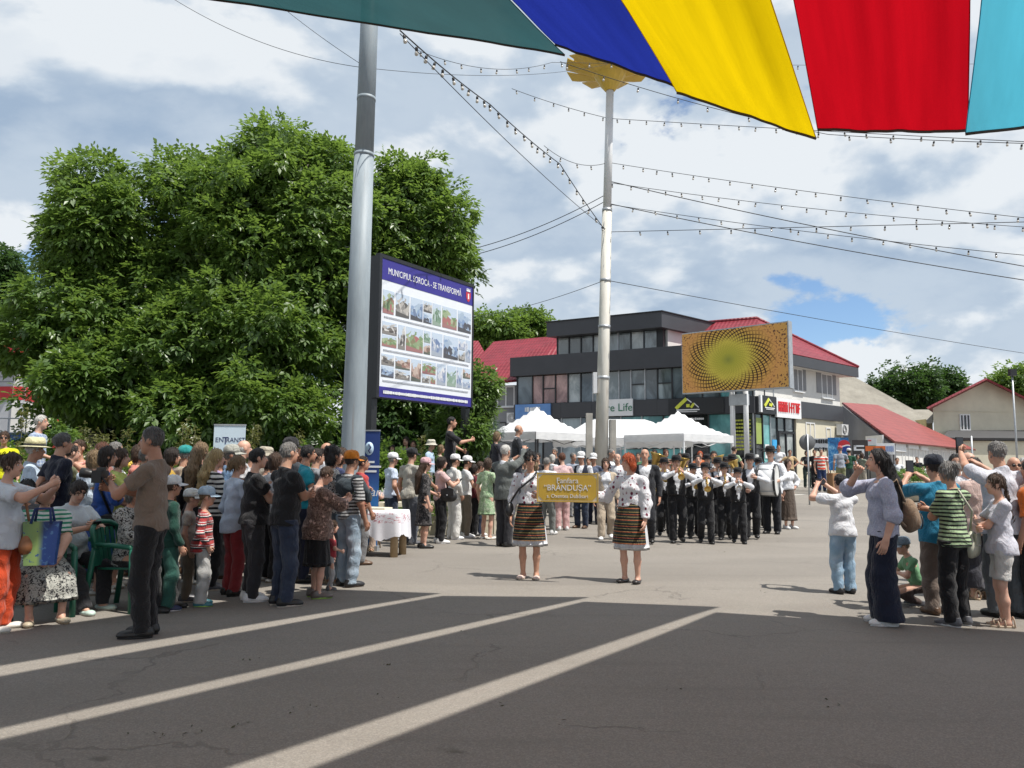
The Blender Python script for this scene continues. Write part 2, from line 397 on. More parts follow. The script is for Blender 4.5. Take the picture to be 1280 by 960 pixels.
# ------------------------------------------------------------------ buildings
def bw(mb, name, mats, root):                    # verts were given in world space
    l = Vector(root.location); mb.v = [tuple(Vector(v)-l) for v in mb.v]; return mb.build(name, mats, root)
class Wall:
    """a facade plane: u along it, o outwards, z up"""
    def __init__(s, p0, p1, out_hint):
        s.p0 = Vector((p0[0], p0[1], 0)); d = Vector((p1[0], p1[1], 0)) - s.p0; s.L = d.length; s.u = d/s.L
        s.n = Vector((s.u.y, -s.u.x, 0))
        if s.n.dot(Vector((out_hint[0], out_hint[1], 0))) < 0: s.n = -s.n
    def pt(s, u, o, z): return s.p0 + s.u*u + s.n*o + Vector((0, 0, z))
    def box(s, mb, u0, u1, o0, o1, z0, z1, mat=0):
        c = [s.pt(u0, o0, z0), s.pt(u1, o0, z0), s.pt(u1, o1, z0), s.pt(u0, o1, z0), s.pt(u0, o0, z1), s.pt(u1, o0, z1), s.pt(u1, o1, z1), s.pt(u0, o1, z1)]
        if (c[1]-c[0]).cross(c[3]-c[0]).z < 0: c = [c[0], c[3], c[2], c[1], c[4], c[7], c[6], c[5]]
        return mb.hexa(c, mat)
    def u_at(s, px):                             # where the sight column px crosses the facade
        d = ray(px, 560); a = Vector((d.x, d.y)); 
        # CAM.xy + t a = p0 + u*U
        m = a.x*(-s.u.y) - a.y*(-s.u.x); r = s.p0.to_2d() - Vector((CAM.x, CAM.y))
        return (a.x*r.y - a.y*r.x)/(a.y*s.u.x - a.x*s.u.y)
M_DARK = paint('dark_cladding', (0.048, 0.050, 0.057), 0.5, 0.12, 1.2)
M_DARK2 = paint('dark_frame', (0.018, 0.019, 0.022), 0.45)
M_WHITE = paint('white_plaster', (0.66, 0.65, 0.62), 0.8, 0.08, 1.5, bump=0.1)
M_CREAM = paint('cream_plaster', (0.62, 0.575, 0.45), 0.85, 0.14, 0.9, bump=0.1)
M_GREYW = paint('grey_plaster', (0.25, 0.255, 0.27), 0.85, 0.14, 0.9, bump=0.1)
M_PVC = paint('white_frame', (0.72, 0.72, 0.72), 0.35, 0.05)
M_STEEL = paint('galvanised_steel', (0.42, 0.44, 0.46), 0.45, 0.2, 4, metal=0.5)
M_CONC = paint('concrete', (0.40, 0.38, 0.34), 0.9, 0.22, 2.5, bump=0.25)
M_BLACKM = paint('black_metal', (0.014, 0.014, 0.016), 0.4, 0.15)
M_WM = paint('white_metal', (0.68, 0.69, 0.70), 0.4, 0.1)
def mat_roof(name, col, vec):
    t = NT(name); c = t.coord(); xyz = t.sep(t.mapping(c, rot=(0, 0, vec)))
    r = t.math('FRACT', t.math('MULTIPLY', xyz[2], 4.3)); cc = t.math('SINE', t.math('MULTIPLY', xyz[0], 28.0))
    n = t.noise(c, 1.2, 5, 0.6); base = t.mix(t.rng(n, 0.3, 0.75), col, tuple(x*0.62 for x in col)); base = t.mix(t.rng(r, 0.0, 0.22, 0.5, 0.0), base, tuple(x*0.35 for x in col))
    return t.done(t.bsdf(base, 0.5, t.bump(t.math('ADD', t.math('MULTIPLY', r, -0.8), t.math('MULTIPLY', cc, 0.3)), 0.7, 0.05), spec=0.4))
M_ROOF = mat_roof('red_metal_tiles', (0.25, 0.022, 0.036), 0.53); M_ROOF2 = mat_roof('faded_red_tiles', (0.30, 0.065, 0.055), 0.8)
def mat_oldroof():
    t = NT('old_slate_sheets'); c = t.coord(); w = t.n('ShaderNodeTexWave'); t.set(w.inputs['Vector'], c); w.inputs['Scale'].default_value = 3
    base = t.mix(t.rng(t.noise(c, 0.8, 6, 0.65), 0.3, 0.7), (0.30, 0.28, 0.235), (0.19, 0.175, 0.145))
    return t.done(t.bsdf(base, 0.9, t.bump(w.outputs[1], 0.4, 0.05)))
M_OLDROOF = mat_oldroof()
def mat_glass(name, col, rough=0.06):
    t = NT(name); c = t.coord(); n = t.noise(t.mapping(c, (0.9, 0.9, 0.5)), 1.0, 4, 0.6, 0.6)
    base = t.mix(t.rng(n, 0.42, 0.62), col, tuple(min(0.5, x*2.4+0.03) for x in col))
    return t.done(t.bsdf(base, rough, t.bump(t.noise(c, 0.8, 1), 0.04, 0.05), spec=0.9))
GL = [mat_glass('glass_%d' % i, c) for i, c in enumerate([(0.075, 0.095, 0.105), (0.125, 0.15, 0.16), (0.05, 0.065, 0.075), (0.18, 0.21, 0.215)])]  # base colours lightened to carry the sky's reflection
GL_PINK = mat_glass('glass_curtain', (0.21, 0.115, 0.105)); GL_TEAL = mat_glass('glass_poster_teal', (0.07, 0.20, 0.21), 0.15); GL_DARK = mat_glass('glass_dark', (0.016, 0.018, 0.02))  # GL_PINK: a pinkish reflection painted into the pane colour
def window(root, wall, u0, u1, z0, z1, fr=M_PVC, gl=None, split=1, sill=True, w=0.07, depth=0.10, rev=0.0):
    """a framed window: frame > pane(s), sill"""
    f = MB(); o0, o1 = -depth+rev, 0.035+rev
    wall.box(f, u0, u0+w, o0, o1, z0, z1); wall.box(f, u1-w, u1, o0, o1, z0, z1); wall.box(f, u0+w, u1-w, o0, o1, z0, z0+w); wall.box(f, u0+w, u1-w, o0, o1, z1-w, z1)
    for i in range(1, split): um = u0 + (u1-u0)*i/split; wall.box(f, um-w/2, um+w/2, o0, o1-0.003, z0+w, z1-w)
    fo = bw(f, 'window', fr, root)
    for i in range(split):
        a = u0 + (u1-u0)*i/split + w*0.5; b = u0 + (u1-u0)*(i+1)/split - w*0.5
        p = MB(); wall.box(p, a, b, -depth*0.6+rev, -depth*0.6+0.02+rev, z0+w*0.5, z1-w*0.5); l = Vector(root.location); p.v = [tuple(Vector(v)-l) for v in p.v]
        p.build('pane', gl or rnd.choice(GL), fo)
    if sill:
        q = MB(); wall.box(q, u0-0.05, u1+0.05, 0.0, 0.13, z0-0.05, z0-0.003); l = Vector(root.location); q.v = [tuple(Vector(v)-l) for v in q.v]; q.build('sill', fr, fo)
    return fo
def curtain(root, wall, us, z0, z1, gls=None, rail=None, seed=0, rows=1):
    """a row of glass panes between slim dark mullions; each pane is its own piece"""
    rr = random.Random(seed)
    for i in range(len(us)-1):
        a, b = us[i], us[i+1]; sp = [z0, z1] if (rail is None or i not in rail) else [z0, z0+(z1-z0)*0.52, z1]
        for j in range(len(sp)-1):
            p = MB(); wall.box(p, a+0.035, b-0.035, -0.06, -0.03, sp[j]+0.03, sp[j+1]-0.03); bw(p, 'pane', (gls[i] if gls and gls[i] else rr.choice(GL)), root)
            if j: q = MB(); wall.box(q, a+0.035, b-0.035, -0.08, 0.02, sp[j]-0.03, sp[j]+0.03); bw(q, 'transom', M_DARK2, root)
    for i, u in enumerate(us):
        m = MB(); wall.box(m, u-0.035, u+0.035, -0.10, 0.03, z0, z1); bw(m, 'mullion', M_STEEL if rr.random() < 0.3 else M_DARK2, root)
def text_obj(txt, size, mat, parent, M, depth=0.006, align='CENTER', squeeze=1.0, name='lettering', shear=0.0):
    cu = bpy.data.curves.new(name, 'FONT'); cu.body = txt; cu.size = size; cu.align_x = align; cu.align_y = 'CENTER'; cu.extrude = depth; cu.resolution_u = 3; cu.shear = shear
    o = bpy.data.objects.new(name+'_tmp', cu); COL.objects.link(o)
    dg = bpy.context.evaluated_depsgraph_get(); me = bpy.data.meshes.new_from_object(o.evaluated_get(dg)); bpy.data.objects.remove(o); bpy.data.curves.remove(cu)
    me.transform(Matrix.Diagonal((squeeze, 1, 1, 1))); me.materials.clear(); me.materials.append(mat)
    t = bpy.data.objects.new(name, me); COL.objects.link(t); t.parent = parent; t.matrix_local = M
    return t
def frame_on(wall, u, o, z, root, flip=False):
    """matrix for lettering lying on a facade, read from outside"""
    x = wall.u.copy(); n = wall.n.copy(); zz = Vector((0, 0, 1))
    if x.cross(zz).dot(n) < 0: x = -x
    p = wall.pt(u, o, z) - Vector(root.location)
    return Matrix(((x.x, zz.x, n.x, p.x), (x.y, zz.y, n.y, p.y), (x.z, zz.z, n.z, p.z), (0, 0, 0, 1)))
BASE = 0.48
def quad_slab(mb, pts, th=0.06, mat=0):
    pts = [Vector(p) for p in pts]; n = (pts[1]-pts[0]).cross(pts[2]-pts[0]).normalized()
    if n.z < 0: pts = pts[::-1]; n = -n
    k = len(pts); lo = [p - n*th for p in pts]
    mb.add(pts+lo, [tuple(range(k)), tuple(reversed(range(k, 2*k)))] + [(i, k+i, k+(i+1) % k, (i+1) % k) for i in range(k)], mat)
M_YG = paint('yellow_green_logo', (0.62, 0.66, 0.06), 0.5); M_SIGNW = paint('sign_white', (0.74, 0.75, 0.76), 0.4, 0.05); M_SIGNR = paint('sign_red', (0.62, 0.012, 0.016), 0.4, 0.05)
M_SIGNG = paint('sign_green_letters', (0.05, 0.20, 0.12), 0.5); M_SIGNB = paint('sign_blue', (0.12, 0.27, 0.58), 0.5)
def house_logo(root, wall, u, o, z, w):
    """two slanting roof strokes and a small window over a white line of small lettering"""
    b = MB(); sgn = -1 if wall.u.cross(Vector((0, 0, 1))).dot(wall.n) < 0 else 1
    def bar(x0, z0, x1, z1, t, mat):
        d = Vector((x1-x0, z1-z0)); nn = Vector((-d.y, d.x)).normalized()*t*0.5; c = []
        for oo in (o, o+0.03):
            for (x, zz) in ((x0-nn.x, z0-nn.y), (x1-nn.x, z1-nn.y), (x1+nn.x, z1+nn.y), (x0+nn.x, z0+nn.y)): c.append(wall.pt(u+sgn*x*w, oo, z+zz*w))
        b.hexa(c, mat)
    bar(-0.47, -0.10, -0.05, 0.27, 0.13, 0); bar(-0.05, 0.27, 0.14, 0.12, 0.04, 1); bar(0.12, -0.08, 0.24, 0.08, 0.09, 0); bar(0.24, 0.09, 0.42, -0.08, 0.035, 1)
    bar(-0.06, 0.0, 0.07, 0.0, 0.12, 0); bar(-0.45, -0.16, 0.45, -0.16, 0.045, 1); bar(-0.36, -0.23, 0.36, -0.23, 0.03, 1)
    bw(b, 'emblem', [M_YG, M_SIGNW], root)
def blur_lines(root, wall, u, o, z, w, rows, rh, mat, n=9, seed=0, name='small_lettering'):
    """rows of lettering too small to be read: a run of short strokes"""
    rr = random.Random(seed); b = MB()
    for r in range(rows):
        x = -w/2; zz = z - r*rh*1.8
        while x < w/2 - 0.02:
            l = rr.uniform(0.5, 1.1)*w/n; hh = rh*rr.uniform(0.7, 1.0)
            wall.box(b, u+x, u+min(x+l*0.8, w/2), o, o+0.012, zz-hh/2, zz+hh/2); x += l
    o = bw(b, name, mat, root); o['kind'] = 'stuff'; return o

def main_building():
    c0 = AT(944, 560, 38.0); cl = AT(645, 560, 45.0); cr = AT(1052, 560, 44.4)
    K = Vector((c0.x, c0.y, 0)); LW = Wall(K, cl, (-0.5, -1)); RW = Wall(K, cr, (0.6, -1))
    root = empty('shop_building', (K.x, K.y, BASE), 0, 'dark clad three storey corner shop building with glass fronts and red hipped roof', 'building')
    LL, RL = LW.L, RW.L
    back = LW.pt(LL, 0, 0) + RW.u*RL
    z1, z2, z3, z4 = 4.12, 4.97, 6.62, 7.72
    # solid core set back behind the glass
    core = MB(); i1 = K + LW.u*0.0
    def prism(mb, pts, za, zb): n = len(pts); mb.add([Vector((p.x, p.y, za)) for p in pts] + [Vector((p.x, p.y, zb)) for p in pts], [tuple(reversed(range(n))), tuple(range(n, 2*n))] + [(i, (i+1) % n, n+(i+1) % n, n+i) for i in range(n)])
    off = lambda a, b: K + LW.u*a + RW.u*b
    prism(core, [off(0.5, 0.5), off(0.5, RL), off(LL, RL), off(LL, 0.5)], BASE-0.5, z4-0.35); bw(core, 'inner_wall', M_GREYW, root)
    # left facade: two dark bands
    bd = MB(); LW.box(bd, -0.03, LL+0.1, -0.5, 0.12, z1, z2); bw(bd, 'cladding_band', M_DARK, root)
    bd = MB(); LW.box(bd, -0.03, LL+0.25, -0.6, 0.35, z3, z4); bw(bd, 'cladding_band', M_DARK, root)
    for u in np.arange(1.2, LL, 1.9):
        j = MB(); LW.box(j, u-0.008, u+0.008, 0.118, 0.124, z1+0.01, z2-0.01); bw(j, 'panel_joint', M_DARK2, root)
    # first floor glass
    us = [0.05, 0.9, 1.7, 2.6, 3.45, 4.2, 5.0, 5.7, 6.5, 7.2, 8.0, 8.75, 9.5, 10.3, 11.1, 11.9, 12.6, LL-0.05]
    gls = [None]*17; gls[13] = GL_PINK; gls[14] = GL_PINK; gls[15] = GL_PINK; gls[1] = GL_TEAL
    curtain(root, LW, us, z2, z3, gls, rail=(5, 7, 14), seed=2)
    # ground floor shop windows
    us = [0.05, 1.1, 2.3, 3.5, 4.7, 5.9, 7.1, 8.3, 9.5, 10.7, 11.9, LL-0.05]
    gls = [GL_DARK, GL_TEAL, GL_DARK, GL_TEAL, GL_TEAL, GL_TEAL, GL[0], GL[2], GL[1], GL_DARK, GL[0]]
    curtain(root, LW, us, BASE+0.02, z1, gls, rail=(2, 3, 4, 5), seed=3)
    # price columns of yellow lettering on the dark pane by the corner
    blur_lines(root, LW, 0.6, -0.02, z1-0.35, 0.8, 9, 0.10, paint('yellow_lettering', (0.45, 0.48, 0.06), 0.5), 6, 4)
    for u in (3.0, 4.2): blur_lines(root, LW, u, -0.02, z1-0.22, 0.9, 1, 0.12, M_SIGNW, 9, int(u*10))
    # sign panels of the left facade
    for u, w, kind in ((2.9, 2.9, 'logo'),):
        p = MB(); LW.box(p, u-w/2, u+w/2, 0.13, 0.20, z1+0.04, z2-0.03); bw(p, 'sign_panel', M_DARK2, root); house_logo(root, LW, u+0.4, 0.203, (z1+z2)/2+0.03, 1.35)
    ua, ub = LW.u_at(793), LW.u_at(748); p = MB(); LW.box(p, ua, ub, 0.13, 0.22, z1+0.02, z2-0.02+0.1); so = bw(p, 'sign_panel', M_SIGNW, root)
    text_obj('Pure Life', 0.60, M_SIGNG, root, frame_on(LW, (ua+ub)/2+0.02, 0.235, (z1+z2)/2+0.03, root), 0.008)
    ua, ub = LW.u_at(690), LW.u_at(646); p = MB(); LW.box(p, ua, ub, 0.13, 0.22, z1-0.12, z2-0.02); bw(p, 'sign_panel', M_SIGNB, root); blur_lines(root, LW, (ua+ub)/2, 0.225, (z1+z2)/2+0.1, 1.0, 1, 0.3, M_SIGNW, 4, 9)
    # top storey, set back on the flat roof
    ta = LW.u_at(826); tb = LW.u_at(690)
    T0 = off(ta, 0.35); T1 = off(tb, 0.35); TW = Wall(T0, T1, (-0.5, -1)); TR = Wall(T0, T0 + RW.u*4.0, (0.6, -1)); zt0, zt1, zt2 = z4-0.25, 8.78, 9.62
    c2 = MB(); prism(c2, [off(ta+0.25, 0.6), off(ta+0.25, 5.0), off(tb, 5.0), off(tb, 0.6)], zt0-0.3, zt1+0.4); bw(c2, 'inner_wall', M_GREYW, root)
    us = list(np.linspace(0.35, TW.L-0.05, 9)); curtain(root, TW, us, zt0, zt1, [GL[1], GL[3], GL[0], GL[1], GL[3], GL[0], GL[1], GL[3]], seed=6)
    cp = MB(); TW.box(cp, 0.0, 0.30, -0.3, 0.05, zt0-0.2, zt1); bw(cp, 'corner_post', M_DARK2, root)
    ww = MB(); TR.box(ww, 0.35, 4.0, -0.2, 0.02, zt0-0.3, zt1); bw(ww, 'side_wall', M_WHITE, root)
    rf = MB(); prism(rf, [off(ta-0.35, -0.35), off(ta-0.35, 5.2), off(tb+0.1, 5.2), off(tb+0.1, -0.35)], zt1, zt2); bw(rf, 'flat_roof', M_DARK, root)
    ca = MB(); prism(ca, [off(ta-0.42, -0.42), off(ta-0.42, 5.27), off(tb+0.17, 5.27), off(tb+0.17, -0.42)], zt2, zt2+0.05); bw(ca, 'roof_edge', M_DARK2, root)
    # right facade
    wl = MB(); RW.box(wl, 0.0, RL, -0.45, 0.0, z2+0.003, 7.3); bw(wl, 'upper_wall', M_WHITE, root)
    for ga, gb in ((0.34, 0.57), (0.70, 0.95)): gp = MB(); RW.box(gp, RL*ga, RL*gb, 0.0, 0.03, 5.6, 6.9); bw(gp, 'grey_panel', M_GREYW, root)
    bd = MB(); RW.box(bd, 0.13, RL+0.06, -0.42, 0.14, z1-0.02, z2); bw(bd, 'cladding_band', M_DARK, root)
    wl = MB(); RW.box(wl, RL*0.44, RL, -0.45, -0.003, BASE-0.4, z1-0.025); bw(wl, 'lower_wall', M_CREAM, root)
    window(root, RW, RL*0.76, RL*0.90, 5.35, 6.75, split=2); window(root, RW, RL*0.42, RL*0.53, 5.5, 6.75, split=2)
    curtain(root, RW, [0.05, 1.0, 1.9], z2+0.05, 6.62, [GL[1], GL[3]], seed=8)
    curtain(root, RW, [0.05, 0.75, 1.5, 2.2], BASE+0.02, z1-0.03, [GL_DARK, GL_TEAL, GL[0]], rail=(0, 1, 2), seed=9)
    curtain(root, RW, [2.2, 3.0, 3.9], 3.3, z1-0.03, [GL[0], GL[1]], seed=10)
    # glass door with its frame
    dr = MB(); RW.box(dr, 2.25, 2.35, -0.1, 0.05, BASE, 3.3); RW.box(dr, 3.85, 3.95, -0.1, 0.05, BASE, 3.3); RW.box(dr, 2.35, 3.85, -0.1, 0.05, 3.2, 3.3); RW.box(dr, 3.0, 3.1, -0.1, 0.05, BASE, 3.2); do = bw(dr, 'door', M_DARK2, root)
    for a, b in ((2.35, 3.0), (3.1, 3.85)):
        p = MB(); RW.box(p, a, b, -0.06, -0.03, BASE+0.1, 3.2); l = Vector(root.location); p.v = [tuple(Vector(v)-l) for v in p.v]; p.build('pane', GL[3], do)
    hd = MB(); hd.tube([RW.pt(3.15, 0.09, 1.4)-Vector(root.location), RW.pt(3.15, 0.09, 2.0)-Vector(root.location)], 0.02, 6); hd.build('handle', M_STEEL, do)
    window(root, RW, RL*0.55, RL*0.66, 1.6, 3.9, split=2); window(root, RW, RL*0.80, RL*0.86, 1.9, 3.7)
    p = MB(); RW.box(p, 0.35, 1.72, 0.145, 0.24, z1+0.0, z2+0.05); bw(p, 'sign_panel', M_DARK2, root); house_logo(root, RW, 1.05, 0.243, (z1+z2)/2+0.04, 1.05)
    p = MB(); RW.box(p, 0.18, 0.33, 0.145, 0.26, z1+0.05, z2+0.05); bw(p, 'sign_edge', M_SIGNW, root)
    u0, u1 = 1.74, 4.3
    p = MB(); RW.box(p, u0, u1, 0.145, 0.26, z1-0.12, z2+0.02); bw(p, 'sign_panel', M_SIGNW, root)
    rr = random.Random(3); x = u0+0.14
    b = MB()
    for wi in (4, 5):                            # red capitals of which only the strokes can be made out
        for _ in range(wi):
            RW.box(b, x, x+0.07, 0.262, 0.30, z1+0.16, z2-0.16)
            if rr.random() < 0.8: RW.box(b, x+0.07, x+0.19, 0.262, 0.30, z2-0.26, z2-0.16)
            if rr.random() < 0.7: RW.box(b, x+0.07, x+0.17, 0.262, 0.30, z1+0.38, z1+0.47)
            if rr.random() < 0.6: RW.box(b, x+0.15, x+0.21, 0.262, 0.298, z1+0.16, z2-0.28)
            x += 0.245
        x += 0.1
    bw(b, 'lettering', M_SIGNR, root)['kind'] = 'stuff'
    # window stickers and small notices
    for u, z, w, h, m in ((0.38, 2.6, 0.5, 1.3, paint('notice_green', (0.30, 0.38, 0.10), 0.6)), (1.15, 1.9, 0.4, 0.7, M_SIGNW), (1.9, 1.9, 0.45, 0.95, paint('notice_blue', (0.05, 0.36, 0.70), 0.5))):
        p = MB(); RW.box(p, u-w/2, u+w/2, -0.028, 0.005, z, z+h); bw(p, 'notice', m, root)
    # red hipped roof over the corner wing
    e = 0.75; ze = 7.30
    A = off(-e, 0.5); Bp = off(-e, RL+e); C = off(6.2, RL+e); D_ = off(6.2, 0.5); zr = 9.72
    r0 = off(2.2, RL*0.5); r1 = off(6.2, RL*0.5); V3 = lambda p, z: Vector((p.x, p.y, z))
    rb = MB(); quad_slab(rb, [V3(A, ze), V3(Bp, ze), V3(r0, zr)]); bw(rb, 'roof_slope', M_ROOF, root)
    rb = MB(); quad_slab(rb, [V3(A, ze), V3(r0, zr), V3(r1, zr), V3(D_, ze)]); bw(rb, 'roof_slope', M_ROOF, root)
    rb = MB(); quad_slab(rb, [V3(Bp, ze), V3(C, ze), V3(r1, zr), V3(r0, zr)]); bw(rb, 'roof_slope', M_ROOF, root)
    fa = MB()
    prism(fa, [off(-e, 0.3), off(-e, RL+e), off(-e+0.12, RL+e), off(-e+0.12, 0.3)], ze-0.60, ze-0.05); bw(fa, 'eaves_board', M_DARK, root)
    so = MB(); prism(so, [off(-e+0.13, 0.4), off(-e+0.13, RL+e), off(0.4, RL+e), off(0.4, 0.4)], ze-0.56, ze-0.48); bw(so, 'soffit', M_WHITE, root)
    rg = MB(); rg.tube([V3(r1, zr+0.03), V3(r0, zr+0.03), V3(Bp, ze+0.03)], 0.09, 6); bw(rg, 'ridge_cap', M_ROOF, root)
    # air conditioner on the right end
    ac_unit(root, RW, RL-0.75, 3.3)
    # pavement step in front
    return LW, RW, K
def ac_unit(root, wall, u, z):
    l = Vector(root.location); b = MB(); wall.box(b, u, u+0.85, 0.08, 0.40, z, z+0.62); o = bw(b, 'air_conditioner', M_WM, root)
    f = MB(); c = wall.pt(u+0.33, 0.405, z+0.31); x = wall.u; n = wall.n
    for r in (0.25, 0.19, 0.12): f.tube([c + x*r*math.cos(a) + Vector((0, 0, r*math.sin(a))) - l for a in [2*math.pi*i/16 for i in range(17)]], 0.012, 4)
    f.build('fan_grille', M_BLACKM, o)
LW, RW, KC = main_building()

def left_house():
    a = AT(600, 520, 46.5); b = AT(650, 520, 45.6); Wf = Wall(a, b, (-0.1, -1)); root = empty('red_roof_house', (a.x, a.y, BASE), 0, 'grey walled house with a red tiled hip roof, left of the dark shop building', 'house')
    back = Vector((3.5, 7.5, 0)); A = Wf.pt(-4.0, 0, 0); B = Wf.pt(Wf.L+2, 0, 0)
    m = MB(); c = [A, B, B+back, A+back]; m.add([Vector((p.x, p.y, -0.2)) for p in c]+[Vector((p.x, p.y, 6.2)) for p in c], [(0,1,5,4),(1,2,6,5),(2,3,7,6),(3,0,4,7),(4,5,6,7)]); bw(m, 'wall', M_GREYW, root)
    u0, u1 = Wf.u_at(621), Wf.u_at(643); window(root, Wf, u0, u1, 4.9, 6.15, split=2)
    u0 = Wf.u_at(636); ac_unit(root, Wf, u0, 3.9)
    u0, u1 = Wf.u_at(618), Wf.u_at(633); window(root, Wf, u0, u1, 2.9, 4.0, fr=M_DARK2, gl=GL_DARK, sill=False)
    e = Vector((-0.25, -0.5, 0)); r0 = AT(617, 427, 50.5); r1 = AT(706, 419, 46.5+1.5)
    E0 = AT(566, 482, 46.2); E1 = AT(655, 474, 45.2); zt = max(r0.z, r1.z)
    rb = MB(); quad_slab(rb, [E0, E1, AT(712, 470, 45.2), r1, r0]); bw(rb, 'roof_slope', M_ROOF, root)
    bk = E0 + Vector((-1, 9, 0)); rb = MB(); quad_slab(rb, [E0, r0, bk]); bw(rb, 'roof_slope', M_ROOF, root)
    g = MB(); g.tube([E0+Vector((0, -0.06, -0.05)), E1+Vector((0, -0.06, -0.05))], 0.08, 6); bw(g, 'gutter', M_ROOF, root)
left_house()
def left_house2():
    c = AT(590, 430, 58); root = empty('red_roof_house', (c.x, c.y, BASE), 0, 'red roofed house further back, only its roof end showing behind the tree', 'house')
    e0, e1, r0, r1 = AT(560, 478, 57), AT(625, 476, 57), AT(590, 426, 61), AT(598, 426, 61)
    rb = MB(); quad_slab(rb, [e0, e1, r1, r0]); bw(rb, 'roof_slope', M_ROOF, root)
    w = MB(); w.box(e0.x+0.4, e1.x-0.4, 57.4, 63, 0, e0.z); bw(w, 'wall', M_GREYW, root)
left_house2()

def low_shops():
    """single-storey red-roofed shops right of the corner building"""
    D0 = AT(1112, 549, 40.0); C0 = AT(1210, 562, 55.0); A0 = AT(1053, 503, 46.0); B0 = AT(1097, 506, 56.0)
    root = empty('row_of_shops', (D0.x, D0.y, BASE), 0, 'low row of shops with a faded red tiled roof and grey gable', 'building')
    rb = MB(); quad_slab(rb, [D0+Vector((0.05, -0.45, -0.12)), C0+Vector((0.4, -0.3, 0)), B0, A0], 0.10); bw(rb, 'roof_slope', M_ROOF2, root)
    G0 = Vector((A0.x-0.1, A0.y-0.2, 0)); GW = Wall(D0, G0, (-1, -0.6)); FW = Wall(D0, C0, (0.7, -1))
    m = MB(); zD = D0.z-0.25; zA = A0.z-0.2
    pts = [GW.pt(0, 0, -0.2), GW.pt(GW.L, 0, -0.2), GW.pt(GW.L, 0, zA), GW.pt(0, 0, zD)]; bk = [p - GW.n*0.3 for p in pts]; m.hexa([pts[0], pts[1], bk[1], bk[0], pts[3], pts[2], bk[2], bk[3]]); bw(m, 'gable_wall', M_GREYW, root)
    m = MB(); FW.box(m, 0.25, FW.L, -0.3, 0.0, -0.2, zD); bw(m, 'front_wall', M_WHITE, root)
    for i in range(7):
        u = 2.2 + i*2.3; window(root, FW, u, u+1.4, 1.3, 2.6, split=2, sill=False, fr=M_PVC, gl=rnd.choice(GL))
    for i, (u, w, z, h) in enumerate(((0.4, 2.3, 2.35, 0.55), (3.2, 2.2, 2.55, 0.3), (6.0, 1.6, 2.5, 0.4))):
        p = MB(); FW.box(p, u, u+w, 0.02, 0.12, z, z+h); bw(p, 'sign_panel', M_SIGNW, root)
    ug = MB(); GW.box(ug, 0.6, 2.6, 0.02, 0.10, 2.1, 3.2); bw(ug, 'sign_panel', M_SIGNW, root)
    # dark poster with an orange S-shaped mark, and a white sign with a green frame
    return GW, FW, root
GW_, FW_, SHOPS = low_shops()
